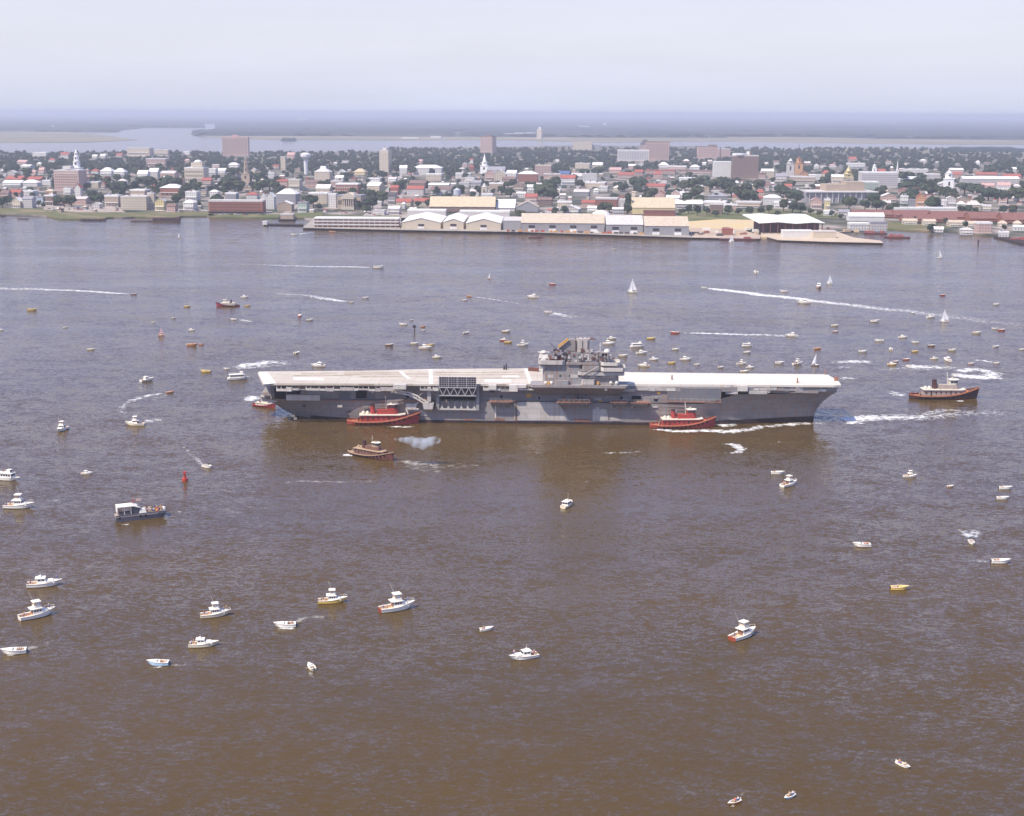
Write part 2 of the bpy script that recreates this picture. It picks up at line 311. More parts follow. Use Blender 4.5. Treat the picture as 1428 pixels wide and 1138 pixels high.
P_boot = mat('boot_topping_black', (.025, .022, .025), .5, .3, col2=(.07, .035, .03), vscale=.3)
P_dark = mat('dark_opening', (.018, .018, .022), .8, .1)
P_white = paint('weathered_white', (.78, .74, .67), amt=.18)
P_rust = mat('rust_edge', (.36, .17, .11), .8, .2, col2=(.22, .13, .11), vscale=.4)
P_yel = mat('yellow_orange', (.62, .34, .08), .6, .3)
P_brn = mat('red_brown_clutter', (.25, .09, .06), .8, .2, col2=(.10, .08, .08), vscale=.5)
P_lat = mat('lattice_dark', (.06, .05, .06), .8, .2)
P_latl = mat('lattice_light', (.38, .36, .38), .7, .2)
P_blue = paint('bluish_bulkhead', (.19, .20, .225), amt=.3)
def deck_mat():
    M = bpy.data.materials.new('faded_flight_deck'); M.use_nodes = True; n = M.node_tree.nodes; l = M.node_tree.links; b = n['Principled BSDF']; b.inputs['Roughness'].default_value = .85
    t = n.new('ShaderNodeTexCoord'); br = n.new('ShaderNodeTexBrick'); br.inputs['Scale'].default_value = 1; br.inputs['Brick Width'].default_value = 15; br.inputs['Row Height'].default_value = 2.6; br.inputs['Mortar Size'].default_value = .16
    br.inputs['Color1'].default_value = (.53, .48, .40, 1); br.inputs['Color2'].default_value = (.62, .57, .49, 1); br.inputs['Mortar'].default_value = (.38, .31, .25, 1); br.offset = .3
    l.new(t.outputs['Object'], br.inputs['Vector'])
    mpp = n.new('ShaderNodeMapping'); mpp.inputs['Scale'].default_value = (.25, 1.6, 1); q = n.new('ShaderNodeTexNoise'); q.inputs['Scale'].default_value = .16; q.inputs['Detail'].default_value = 7; q.inputs['Roughness'].default_value = .7; l.new(t.outputs['Object'], mpp.inputs[0]); l.new(mpp.outputs[0], q.inputs['Vector'])
    # older weathered planking aft, renewed paler coating forward
    sx = n.new('ShaderNodeSeparateXYZ'); l.new(t.outputs['Object'], sx.inputs[0]); mr = n.new('ShaderNodeMapRange'); mr.inputs[1].default_value = 15; mr.inputs[2].default_value = 40; mr.inputs[3].default_value = 1; mr.inputs[4].default_value = .25; l.new(sx.outputs[0], mr.inputs[0])
    r2 = n.new('ShaderNodeMapRange'); r2.inputs[1].default_value = .45; r2.inputs[2].default_value = .62; l.new(q.outputs['Fac'], r2.inputs[0])
    mm = n.new('ShaderNodeMath'); mm.operation = 'MULTIPLY'; l.new(mr.outputs[0], mm.inputs[0]); l.new(r2.outputs[0], mm.inputs[1]); m3 = n.new('ShaderNodeMath'); m3.operation = 'MULTIPLY'; l.new(mm.outputs[0], m3.inputs[0]); m3.inputs[1].default_value = .6
    x = n.new('ShaderNodeMix'); x.data_type = 'RGBA'; l.new(m3.outputs[0], x.inputs[0]); l.new(br.outputs['Color'], x.inputs[6]); x.inputs[7].default_value = (.40, .33, .26, 1)
    # pale forward
    m4 = n.new('ShaderNodeMath'); m4.operation = 'SUBTRACT'; m4.inputs[0].default_value = 1.0; l.new(mr.outputs[0], m4.inputs[1]); m5 = n.new('ShaderNodeMath'); m5.operation = 'MULTIPLY'; l.new(m4.outputs[0], m5.inputs[0]); m5.inputs[1].default_value = .75
    y = n.new('ShaderNodeMix'); y.data_type = 'RGBA'; l.new(m5.outputs[0], y.inputs[0]); l.new(x.outputs[2], y.inputs[6]); y.inputs[7].default_value = (.72, .68, .60, 1)
    l.new(y.outputs[2], b.inputs['Base Color']); return M
ZD = 18.3
ship = empty('aircraft_carrier', SO, SANG)
tag(ship, 'huge grey decommissioned aircraft carrier with cream flight deck lying among tugs', 'aircraft carrier')
# hull: stations along x with half breadths at keel, waterline, knuckle and top
def smooth(t): return t*t*(3-2*t)
mb = MB(); secs = []; XS = [-131, -129, -126, -122, -116, -108, -98, -85, -60, -20, 20, 50, 70, 85, 95, 105, 112, 118, 121, 122, 122.6, 123.4, 124.5, 126.3, 129.5, 132]
def hw(x):      # waterline half breadth
    if x < -60: return 14.2*max(0, 1-((-60-x)/66)**2.2)
    if x > 45: return 14.2*max(.0, 1-((x-45)/80)**1.5)
    return 14.2
def ht(x):      # half breadth at the top of the shell
    if x < -70: return 14.3-3.2*((-70-x)/60)**2
    if x > 78: return 14.0-13.0*max(0, (x-78)/53)**2.4
    return 14.3
def ztop(x): return 10.0 if x < 74 else 14.6
def zk(x):      # profile of the keel line at the ends: cutaway stern, raked stem
    for t in (((-131, 9.2), (-127, 5.6), (-124, 3), (-119.5, .8), (-112, -1.2), (-106, -3)), ((121.5, -3), (122.5, 3), (123.3, 5.2), (124.4, 7), (126.3, 9.3), (129.5, 12), (133, 14))):
        for (a, za), (b_, zb) in zip(t, t[1:]):
            if a <= x <= b_: return za+(zb-za)*(x-a)/(b_-a)
    return -3
for x in XS:
    zt = ztop(x); k = min(zk(x), zt-.6); a = hw(x); b_ = max(ht(x), .35); pts = []
    for s in range(9):
        f = s/8.0; z = k+(zt-k)*f
        if k < 0: y = (a*(1+z/(-k)*.25) if z < 0 else a+(b_-a)*(z/zt)**(1.9 if x > 60 else 1.0)) if a > 0 else b_*(max(0, z)/zt)**1.9
        else: y = b_*(f**(.8 if x < 0 else 1.3))
        pts.append((x, max(y, .12), z))
    secs.append([(p[0], -p[1], p[2]) for p in pts[::-1]]+pts)
mb.loft(secs); hull = mb.build('hull', P_hull, ship)
# black boot topping as a belt 4 cm proud of the shell
mb = MB()
for xa, xb in zip(XS[5:], XS[6:]):
    if xb > 122.1: continue
    def yy(x, z): return hw(x)+(ht(x)-hw(x))*(z/ztop(x))**(1.9 if x > 60 else 1.0)+.3
    def zb(x): return 1.2+1.1*max(0, min(1, (x-40)/70))
    mb.quad((xa, -yy(xa, 0), -.3), (xb, -yy(xb, 0), -.3), (xb, -yy(xb, zb(xb)), zb(xb)), (xa, -yy(xa, zb(xa)), zb(xa)))
mb.build('boot_topping', P_boot, hull)
# hangar structure between main deck and flight deck
mb = MB(); mb.box(-118, 74.2, -12.2, 12.5, 9.9, 15.6); mb.box(-126, -118, -9, 9, 9.9, 15); mb.box(74, 122, -9.0, 9.0, 14.5, 17)
hang = mb.build('hangar_side', P_hull, ship)
def panel(px0, px1, py0, py1, Y, th, name, mt, parent=ship, lab=None):
    x0, z1 = sd(px0, py0, Y); x1, _ = sd(px1, py0, Y); _, z0 = sd(px0, py1, Y)
    mb = MB(); mb.box(x0, x1, Y, Y+th, z0, z1); o = mb.build(name, mt, parent)
    if lab: o['label'] = lab
    return o
# openings and plates along the starboard hangar side (proud of the wall by a few cm)
for a in ((382, 398, 541, 556), (400, 420, 541.5, 549.5), (496, 511, 539.5, 555.5), (476, 479, 548, 556), (566, 571, 548, 556)): panel(*a, -12.35, .25, 'opening', P_dark, hang)
panel(399, 446, 550.5, 558.2, -14.6, .25, 'plate', P_pale, hang, 'long pale grey plate near the stern')
panel(421, 446, 542, 550, -12.45, .3, 'plate', P_isl, hang)
panel(472, 488, 539.5, 557, -12.4, .3, 'plate', P_blue, hang, 'blue bulkhead aft'); panel(512, 522, 539, 557, -12.4, .3, 'plate', P_blue, hang)
panel(881, 894, 552, 559.5, -12.5, .35, 'opening', P_dark, hang)
for a in ((698, 700.5, 551, 557.5), (751, 753, 553, 557), (805, 807, 553, 558), (865, 868, 553, 558), (912, 917, 554, 559)): panel(*a, -12.4, .3, 'doorway', P_dark, hang)
for a in ((877, 897, 545, 552), (843, 848, 544, 556)): panel(*a, -12.45, .3, 'plate', P_isl, hang)
for a in ((739, 742, 536, 545), (734, 741, 549, 554), (806, 817, 545, 549), (862, 866, 546, 550), (916, 921, 546, 549), (778, 783, 541, 544), (835, 840, 558, 561)): panel(*a, -12.5, .4, 'marking_plate', P_yel, hang)
for a in ((718.5, 721.5, 558, 587), (690, 692, 566, 587)): panel(*a, -14.42, .1, 'pipe', P_rust if a[0] > 700 else P_white, hull)
for a in ((648, 660, 584, 588), (690, 703, 583.5, 588), (801, 823, 584, 588)): panel(*a, -14.44, .1, 'rust_patch', P_rust, hull)
# the flight deck
OUT = [(367, 536.3), (380, 534.6), (740, 535.8), (870, 535.8), (1010, 536.3), (1163, 537.5), (1173, 536.8), (1170, 532), (1154, 522), (1000, 520.5), (880, 519), (840, 516.5), (740, 513.5), (600, 514.5), (500, 517), (361, 518), (359.5, 520)]
op = [sl(x, y, ZD) for x, y in OUT]
DM = deck_mat()
mb = MB(); mb.prism(op, ZD-.9, ZD); deck = mb.build('flight_deck', DM, ship)
def strip(pix, name='deck_marking', mt=None, dz=.03, par=None):
    mb = MB(); mb.poly([(*sl(x, y, ZD+dz), ZD+dz) for x, y in pix]); return mb.build(name, mt or P_mark, par or deck)
P_mark = mat('white_deck_paint', (.93, .92, .90), .8, .2, var=.1, vscale=.3); P_tan = mat('tan_deck_paint', (.62, .52, .40), .85, .1, col2=(.74, .65, .52), vscale=.25); P_seam = mat('dark_seam', (.26, .19, .13), .85, .1, col2=(.50, .42, .32), vscale=.3)
strip([(360.5, 519.5), (373, 519.3), (385, 534.3), (368.5, 535.6)])
strip([(598, 515), (602.5, 515), (603.5, 535), (598.5, 535)]); strip([(731, 514.3), (735, 514.3), (743, 534.8), (738, 534.8)])
strip([(409, 526.5), (450, 527), (452, 530), (410, 529.5)]); strip([(556, 518), (560, 518), (573, 528), (568, 528)])
strip([(912, 520.6), (918, 520.6), (929, 534.6), (922, 534.6)]); strip([(990, 521.5), (994, 521.5), (1003, 534.6), (998, 534.6)]); strip([(1050, 522), (1054, 522), (1066, 535), (1060, 535)])
strip([(1115, 523.5), (1152, 524), (1161, 531), (1110, 530.5)]); strip([(700, 524), (724, 524), (724, 526), (700, 526)]); strip([(676, 529), (712, 529), (712, 533), (676, 533)])
for (x0, x1, y) in ((408, 490, 523.4), (480, 600, 521.5), (500, 600, 524.8), (606, 730, 519), (606, 730, 522.5), (480, 560, 519.2), (610, 735, 527), (420, 470, 520.3)):
    strip([(x0, y), (x1, y-.4), (x1, y+.5), (x0, y+.9)], 'deck_seam', P_seam, .025)
for (x0, x1, y0, y1) in ((868, 990, 523, 531), (996, 1055, 524, 532)): strip([(x0, y0), (x1, y0+.5), (x1+5, y1), (x0+6, y1)], 'worn_deck_patch', mat('cream_patch', (.70, .66, .60), .85, .1, var=.1, vscale=.4) if x0 > 990 else mat('pale_patch', (.72, .69, .63), .85, .1, var=.1, vscale=.4), .02)
# gallery deck: catwalks and boxes below the deck edge
rnd = random.Random(5)
gal = empty('gallery_deck'); gal.parent = ship
mb = MB()
mb.prism([(op[0][0]+3, -9), (op[0][0]+3, -11.5), (-12, -13.2), (-12, 12), (op[0][0]+3, 9)][::1], 15.4, ZD-.92); mb.prism([(-12, -13), (78, -12.5), (126, -6), (126, 8), (78, 13), (-12, 13)], 15.4, ZD-.93)
mb.build('gallery', P_isl, gal)
def edgeY(px): 
    x, y = sl(px, 536, ZD); return y
px = 386
while px < 1166:                                                     # catwalk modules of varied size along the near edge
    w = rnd.choice((7, 10, 14, 18)); a = px; b_ = min(px+w-.15, 1168); px += w
    if 610 < (a+b_)/2 < 668 or 744 < (a+b_)/2 < 866 or 546 < (a+b_)/2 < 582: continue
    y0 = edgeY((a+b_)/2); x0, _ = sd(a, 540, y0); x1, _ = sd(b_, 540, y0); dz = rnd.uniform(1.5, 2.2); dark = rnd.random()
    mb = MB(); mb.box(x0, x1, y0-1.3+rnd.uniform(0, .4), y0+1.2, ZD-1.0-dz, ZD-1.0-dz+.2)
    mb.box(x0, x1, y0-1.3+.01, y0-1.15, ZD-1.0-dz+.2, ZD-1.05-rnd.uniform(0, .9))
    for k in range(int((x1-x0)/2)): mb.box(x0+k*2, x0+k*2+.3, y0-1.1, y0-.8, ZD-1.0-dz+.2, ZD-.95)
    mb.build('catwalk', P_white if dark > .6 else P_pale if dark > .22 else P_isl, gal)
for a in ((681, 692, 537.5, 543.5), (710, 722, 537, 546), (722, 734, 537, 541), (1011, 1020, 536.8, 546), (1026, 1043, 538, 545.5), (548, 566, 536.5, 543)):
    y0 = edgeY((a[0]+a[1])/2); panel(a[0], a[1], a[2], a[3], y0-2.0, 3, 'sponson_box', P_white, gal)
panel(1012, 1029, 546, 549.5, edgeY(1020)-1.8, 3, 'lower_platform', P_pale, gal); panel(1044, 1070, 545.5, 549.5, edgeY(1057)-1.8, 3.5, 'lower_platform', P_pale, gal); panel(1045, 1067, 538.5, 545.5, edgeY(1057)+.5, .3, 'recess', P_dark, gal); panel(1067, 1074, 538, 548, edgeY(1070)-1.2, 2, 'sponson_box', P_pale, gal)
panel(480, 1, 1, 1, -12, .1, 'x', P_dark) if False else None
# bow wall under the deck edge, curved
mb = MB(); mb.prism([(112, -10), (128.5, -5), (133, 1), (133, 4), (128, 8), (112, 10)], 14.8, ZD-.92); mb.build('bow_gallery', P_pale, gal)
# long recess with bluish back wall, forward of amidships, and the rust streaked main-deck edges
panel(931, 1006, 541.5, 559.5, -12.6, .35, 'recess_wall', P_blue, hang)
def ledge(px0, px1, py, out, th=.5, mt=P_rust, name='platform', brackets=True, rail=True):
    Y = -14.3-out; x0, z = sd(px0, py, Y); x1, _ = sd(px1, py, Y); mb = MB()
    mb.prism([(x0+2, -13.5), (x0, Y+.6), (x0+1, Y), (x1-1, Y), (x1, Y+.6), (x1-2, -13.5)][::1], z-th/2, z+th/2)
    o = mb.build(name, mt, ship)
    mb = MB()
    if brackets:
        for k in range(int((x1-x0)/3)+1):
            xx = x0+1+k*(x1-x0-2)/max(1, int((x1-x0)/3)); mb.xz([(xx, z-th/2), (xx+.3, z-th/2), (xx+.3, z-2.6), (xx, z-1.6)], -14.1, Y+.8)
    mb.box(x0+1, x1-1, -14.2, Y+1.4, z-th/2-1.5, z-th/2-.02, .8, .8) if out > 1.5 else None
    if mb.v: mb.build('bracket', P_hull, o)
    if rail:
        mb = MB(); n_ = max(2, int((x1-x0)/2.5))
        for k in range(n_+1):
            xx = x0+1+(x1-x0-2)*k/n_; mb.box(xx-.05, xx+.05, Y+.1, Y+.2, z+th/2, z+1.4)
        mb.box(x0+1, x1-1, Y+.12, Y+.2, z+1.35, z+1.45); mb.box(x0+1, x1-1, Y+.12, Y+.2, z+.8, z+.86); mb.build('railing', P_pale, o)
    return o
ledge(681, 716, 560.5, 3.2); ledge(776, 825, 561, 4.2); ledge(849, 878, 561, 3.6); ledge(878, 909, 562, 3.6); ledge(560, 602, 559, 2.6)
ledge(930, 1008, 560.3, .35, .35, P_rust, brackets=False); ledge(448, 560, 558.2, .25, .3, P_rust, brackets=False, rail=False); ledge(604, 680, 562, .3, .3, P_hull, brackets=False)
for a in ((858, 874, 567), (907, 919, 568)): ledge(*a, .5, .3, P_pale, 'rubbing_strake', False, False)
# small figures and fittings on the platforms are stowed gear
for a in (786, 801, 811, 822): x, z = sd(a, 560, -16); mb = MB(); mb.box(x-.5, x+.5, -16.4, -15.6, z+.2, z+2.2, .1, .1); mb.build('stowed_gear', P_brn, ship)
# boat crane with its curved lattice jib, post and boat sponson
mb = MB(); jib = [(545, 544), (558, 545), (571, 547.5), (582, 552), (591, 558), (598, 562)]; jb2 = [(545, 547), (558, 548.3), (570, 551), (580, 555.5), (588, 560.5), (596, 563.5)]
J1 = [Vector((sd(*q, -18)[0], -18, sd(*q, -18)[1])) for q in jib]; J2 = [Vector((sd(*q, -18)[0], -18, sd(*q, -18)[1])) for q in jb2]
for Jl in (J1, J2):
    for a, b_ in zip(Jl, Jl[1:]): mb.bar(a, b_, .45, .5)
for k in range(5): mb.bar(J1[k], J2[k+1], .3); mb.bar(J2[k], J1[k], .3); mb.bar(J1[k+1]+Vector((0, 1, 0)), J2[k]+Vector((0, 1, 0)), .25)
crane = mb.build('crane_jib', P_white, ship)
mb = MB(); x0, z0 = sd(598.5, 560, -17.5); _, z1 = sd(598.5, 540, -17.5); mb.box(x0-.8, x0+.8, -18, -16.6, z0, z1); mb.bar((x0, -17.3, z1-.5), (x0-5.5, -17.3, z0+2), .2); mb.bar((x0, -17.3, z1-.5), (x0+2.5, -17.3, z0+3), .2); mb.build('crane_post', P_pale, crane)
def sponson(px0, px1, py0, py1, out, mt, name='sponson'):
    Y = -14.3-out; x0, z1 = sd(px0, py0, Y); x1, _ = sd(px1, py0, Y); _, z0 = sd(px0, py1, Y); mb = MB()
    mb.loft([[(x0, -13.6, z1), (x0, Y, z1), (x0+.6, Y, z0+(z1-z0)*.45), (x0+1.4, -13.6, z0)], [(x1, -13.6, z1), (x1, Y, z1), (x1-.6, Y, z0+(z1-z0)*.45), (x1-1.4, -13.6, z0)]], closed=True)
    return mb.build(name, mt, ship)
sponson(589, 605, 562, 578, 4.0, P_pale); sponson(565, 582, 563, 574, 2.5, P_pale)
mb = MB(); x0, z0 = sd(566, 570, -16.5); x1, z1 = sd(584, 561, -16.5)
mb.bar((x0, -16.5, z0), (x1, -16.5, z1), .5); mb.bar((x0, -16.5, z0), (x1, -16.5, z0), .5); mb.bar((x0, -16.5, z0), (x0+1, -16.5, z0-2.5), .5); mb.build('strut', P_white, ship)
mb = MB(); x0, z0 = sd(540, 571, -13.9); mb.box(x0, x0+12, -14.6, -14.32, z0-3, z0+5); mb.build('plate', P_isl, ship)
# deck-edge elevator folded up against the side
el = empty('folded_elevator'); el.parent = ship
Ye = -17.6; ex0, ez1 = sd(612.5, 525.5, Ye); ex1, _ = sd(664, 525.5, Ye); _, ezm = sd(612, 540, Ye); _, ez0 = sd(612, 551.5, Ye)
mb = MB(); mb.box(ex0, ex1, Ye, Ye+.35, ez0, ez1); mb.build('elevator_platform', P_lat, el)
mb = MB(); nx = 15
for k in range(nx+1): x = ex0+(ex1-ex0)*k/nx; mb.box(x-.07, x+.07, Ye-.25, Ye-.003, ezm, ez1)
for k in range(6): z = ezm+(ez1-ezm)*k/5; mb.box(ex0-.1, ex1+.1, Ye-.35, Ye-.26, z-.09, z+.09)
for k in range(5):
    x = ex0+(ex1-ex0)*k/4.; mb.box(x-.14, x+.14, Ye-.5, Ye-.355, ezm, ez1+.1)
mb.build('girder_grid', P_latl, el)
mb = MB(); zig = [(ex0+(ex1-ex0)*k/10, ezm if k % 2 == 0 else ez0+.2) for k in range(11)]
for a, b_ in zip(zig, zig[1:]): mb.bar((a[0], Ye-.5, a[1]), (b_[0], Ye-.5, b_[1]), .3)
mb.bar((ex0, Ye-.5, ezm), (ex1, Ye-.5, ezm), .4); mb.bar((ex0, Ye-.5, ez0+.1), (ex1, Ye-.5, ez0+.1), .45)
mb.build('truss', P_latl, el)
_, eb1 = sd(612, 552, Ye+1.5); _, eb0 = sd(612, 571.5, Ye+1.5)
mb = MB(); mb.box(ex0+.5, ex1-.5, -13.0, -12.3, eb0+.5, eb1+1); mb.build('bay_opening', P_dark, el)
for x in (ex0-1.6, ex1-.2): mb = MB(); mb.box(x, x+1.4, -16.4, -13.9, eb0, ZD-1); mb.build('guide_rail', P_isl, el)
mb = MB(); mb.box(ex0-.3, ex1+.3, -16.3, -14.2, eb0, eb0+.5)
for k in range(6):
    x = ex0+1+(ex1-ex0-2)*k/5; mb.xz([(x-.9, eb0+.5), (x+.9, eb0+.5), (x+.2, eb0+1.8), (x-.2, eb0+1.8)], -16.2, -15.6); mb.bar((x, -15.9, eb0+1.4), (x+.1, -15.9, eb0+3.6), .22)
mb.build('elevator_sill', P_pale, el)
P_sunlit = paint('sunlit_primer_grey', (.60, .57, .53), dirt=(.34, .26, .20), amt=.3)  # sunlit patches of the shell put into the colour, together with paler paint
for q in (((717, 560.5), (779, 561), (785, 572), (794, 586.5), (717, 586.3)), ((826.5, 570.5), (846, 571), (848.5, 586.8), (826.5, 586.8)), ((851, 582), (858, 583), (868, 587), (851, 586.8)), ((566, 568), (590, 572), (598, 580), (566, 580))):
    mb = MB(); mb.xz([sd(x, y, -14.42) for x, y in q][::-1], -14.42, -14.3); mb.build('sunlit_bare_plate', P_sunlit, hull)
for i in range(26):        # doubler plates, scuppers and vents that break up the shell
    px_ = rnd.uniform(400, 1000); py_ = rnd.uniform(563, 584) if i % 2 else rnd.uniform(544, 556); w_ = rnd.uniform(.3, 1.6); x, z = sd(px_, py_, -14.35 if i % 2 else -12.3)
    Y_ = -14.36 if i % 2 else -12.3; mb = MB(); mb.box(x-w_, x+w_, Y_-.12, Y_+.1, z-rnd.uniform(.3, .9), z+.3); mb.build('fitting', rnd.choice((P_pale, P_isl, P_lat, P_hull)), hull if i % 2 else hang)
# ---- island
isl = empty('island'); isl.parent = ship
def blk(px0, px1, py0, py1, Y0, Y1, name, mt, par=isl, taper=0, cut=None):
    x0, z1 = sd(px0, py0, Y0); x1, _ = sd(px1, py0, Y0); _, z0 = sd(px0, py1, Y0)
    mb = MB()
    c = cut if cut is not None else min(1.0, (x1-x0)*.1)
    mb.prism([(x0+c, Y0), (x1-c, Y0), (x1, Y0+c), (x1, Y1-c), (x1-c, Y1), (x0+c, Y1), (x0, Y1-c), (x0, Y0+c)], z0, z1); return mb.build(name, mt, par)
def bulwark(px0, px1, py0, py1, Y0, Y1, mt, par=isl, name='platform'):
    """platform with a shallow parapet round it"""
    x0, z1 = sd(px0, py0, Y0); x1, _ = sd(px1, py0, Y0); _, z0 = sd(px0, py1, Y0); mb = MB(); c = 1.2
    P_ = [(x0+c, Y0), (x1-c, Y0), (x1, Y0+c), (x1, Y1-c), (x1-c, Y1), (x0+c, Y1), (x0, Y1-c), (x0, Y0+c)]
    mb.prism(P_, z0, z0+.25); n_ = len(P_); cx = (x0+x1)/2; cy = (Y0+Y1)/2
    for k in range(n_):
        a, b_ = P_[k], P_[(k+1) % n_]; ia = (a[0]+(.25 if a[0] < cx else -.25), a[1]+(.25 if a[1] < cy else -.25)); ib = (b_[0]+(.25 if b_[0] < cx else -.25), b_[1]+(.25 if b_[1] < cy else -.25))
        mb.quad((*a, z0+.25), (*b_, z0+.25), (*b_, z1), (*a, z1)); mb.quad((*ia, z0+.25), (*ib, z0+.25), (*ib, z1), (*ia, z1)); mb.quad((*a, z1), (*b_, z1), (*ib, z1), (*ia, z1))
    return mb.build(name, mt, par)
base = blk(739, 876, 536.8, 540.2, -21, -11, 'island_sponson', P_isl, taper=0)
mb = MB(); x0, z0 = sd(742, 540, -20); x1, _ = sd(872, 540, -20)
mb.loft([[(x0, -12.3, z0+.3), (x0, -20, z0+.3), (x0+2, -13.9, z0-4.5)], [(x1, -12.3, z0+.3), (x1, -20, z0+.3), (x1-2, -13.9, z0-4.5)]], closed=True); mb.build('sponson_underside', P_hull, isl)
blk(757, 863, 514, 536.9, -18.5, -12, 'lower_house', P_isl)
for a in ((751.5, 760.5, 509.5, 514.5, -19.0, -12.5),): blk(*a, 'bridge_wing', P_pale)
blk(753, 811, 507, 514.1, -18.2, -12.2, 'middle_house', P_isl); blk(811, 862, 507, 514.1, -17.6, -12.4, 'middle_house', P_isl)
bulwark(750.5, 788, 502.5, 508.4, -20, -11.5, P_pale); bulwark(788, 838, 505, 508.6, -19, -12, P_isl)
bulwark(838, 865, 505.5, 510.2, -20.5, -11, P_white); bulwark(838, 872.5, 513, 518.2, -21, -11, P_white); bulwark(806, 871, 519, 523.5, -20, -11.5, P_pale)
blk(812, 838, 510, 518, -19.4, -13, 'signal_house', P_isl)
blk(790, 837, 491, 508.6, -18, -12.6, 'upper_house', P_isl); blk(826, 851, 491.5, 505.6, -17.4, -13, 'pilot_house', P_isl); blk(766, 792, 497, 504, -17, -13, 'director_house', P_brn)
mb = MB()
for a in (829, 833, 837, 841, 845): x, z = sd(a, 493, -17.42); mb.box(x-.5, x+.5, -17.5, -17.38, z-1, z)
mb.build('bridge_windows', P_dark, isl)
# funnel: slanted after end
Yf = -16.8; pts = [sd(*q, Yf) for q in ((777, 487.5), (806, 490), (823, 490), (823, 474.5), (795, 473.5))]
mb = MB(); mb.xz(pts, Yf, -12.8); fun = mb.build('funnel', P_isl, isl)
mb = MB(); a = sd(778.5, 483.5, Yf-.6); b_ = sd(792.5, 472.5, Yf-.6); mb.bar((a[0], Yf-.6, a[1]), (b_[0], Yf-.6, b_[1]), 1.0, .9); mb.build('yellow_pipe', P_yel, fun)
blk(804, 823, 472.5, 491, -17.2, -13, 'uptake_casing', P_pale); 
for a in ((802.5, 804, 475, 490), (812, 813, 475, 490), (819.5, 820.5, 475, 487)): blk(*a, -17.35, -17.22, 'pipe', P_lat, cut=0)
mb = MB(); 
for i in range(9): x, z = sd(803+i*3.2, 473, -15+.5*(i % 3)); mb.box(x-.35, x+.35, -15.2, -14.6, z-.3, z+.5+.4*(i % 2))
mb.build('deck_fittings', P_brn, fun)
rnd = random.Random(11)
for i in range(54):
    x, z = sd(rnd.uniform(768, 812) if i < 34 else rnd.uniform(800, 858), rnd.uniform(489, 506), -17.8+rnd.uniform(-1.4, .6)); s = rnd.uniform(.25, .75); mb = MB(); mb.box(x-s, x+s, -18.2-i*.004, -17, z-s*rnd.uniform(.4, 1), z+s); mb.build('deck_equipment', rnd.choice((P_brn, P_isl, P_lat, P_pale)), isl)
# number ten in white on the upper house
mb = MB(); Yn = -18.12
def rect(px0, px1, py0, py1): x0, z1 = sd(px0, py0, Yn); x1, z0 = sd(px1, py1, Yn); mb.box(x0, x1, Yn, Yn+.1, z0, z1)
rect(810.5, 812.4, 494.5, 503); rect(808.8, 810.5, 495.5, 497)
for q in ((815, 816.6, 495, 503), (819.6, 821.2, 495, 503), (815.6, 820.6, 494, 495.6), (815.6, 820.6, 502, 503.5)): rect(*q)
mb.build('hull_number', mat('number_white', (.70, .70, .68), .7, var=.3, vscale=1.5), isl)
# directors, radar dome, masts
def orb(px, py, Y, r, name, mt, base_=1.0):
    x, z = sd(px, py, Y); mb = MB(); mb.dome((x, Y, z), r, full=True); mb.cyl((x, Y, z-r-base_), (x, Y, z-r*.7), r*.5, n=8); return mb.build(name, mt, isl)
orb(846.5, 491, -15.5, 1.5, 'radar_dome', P_white, 2.5); x, z = sd(758, 500, -16)
mb = MB(); mb.cyl((x, -16, z-1.5), (x, -16, z+.4), 2.2, 1.8); mb.box(x-2.2, x+2.2, -17.6, -14.4, z+.3, z+2.2, .5, .5); mb.dome((x, -16, z+2.6), 1.5, 1.1); mb.cyl((x-2.6, -16, z+2.8), (x+2.6, -16, z+2.8), .3); mb.build('gun_director', P_white, isl)
mb = MB(); x, z = sd(774.5, 501, -16); mb.cyl((x, -16, z-1), (x, -16, z+4.6), .5); mb.box(x-1, x+1, -16.8, -15.2, z+3.6, z+4.6); mb.bar((x+.4, -16, z+4.6), (x-2.4, -16, z+7.4), .2); mb.build('mast', P_lat, isl)
mb = MB(); x, z = sd(837, 491, -15); mb.cyl((x, -15, z-.5), (x, -15, z+4.4), .16); mb.box(x-.7, x+.7, -15.1, -14.9, z+3, z+3.2); mb.build('antenna_mast', P_white, isl)
mb = MB(); x0, z0 = sd(813, 523, -20.2); x1, z1 = sd(834, 510.5, -20.2)
for dy in (0, .9): mb.bar((x0, -20.2-dy, z0), (x1, -20.2-dy, z1), .22)
for k in range(12): t = k/11; mb.bar((x0+(x1-x0)*t, -20.2, z0+(z1-z0)*t), (x0+(x1-x0)*t, -21.1, z0+(z1-z0)*t), .12)
mb.build('ladder', P_pale, isl)
blk(811, 830, 529.5, 536.5, -20.3, -18.6, 'deck_locker', P_pale); blk(774, 794, 531, 536.5, -20.3, -18.6, 'deck_locker', P_isl)
for a in (761, 769, 852, 860): orb(a, 534, -19.6, .8, 'life_raft', P_white, .2)
for a, mt in ((765, P_yel), (834, P_yel)): blk(a-1.5, a+1.5, 532.6, 536.5, -20.2, -19, 'deck_gear', mt)
blk(843, 847, 541.5, 544.5, -20.6, -19.4, 'hanging_light', P_white)
mb = MB()
for px0, px1 in ((764, 772), (795, 806), (822, 830), (840, 858)):
    mb = MB(); x0, z0 = sd(px0, 527, -18.53); x1, _ = sd(px1, 527, -18.53); mb.box(x0, x1, -18.62, -18.52, z0, z0+1.6); mb.build('louvre', P_pale, isl)
for i in range(7):
    x, z = sd(768+i*13.3, 524, -18.55); mb = MB(); mb.box(x-.35, x+.35, -18.6, -18.52, z-.4, z+.3); mb.build('porthole', P_dark, isl)
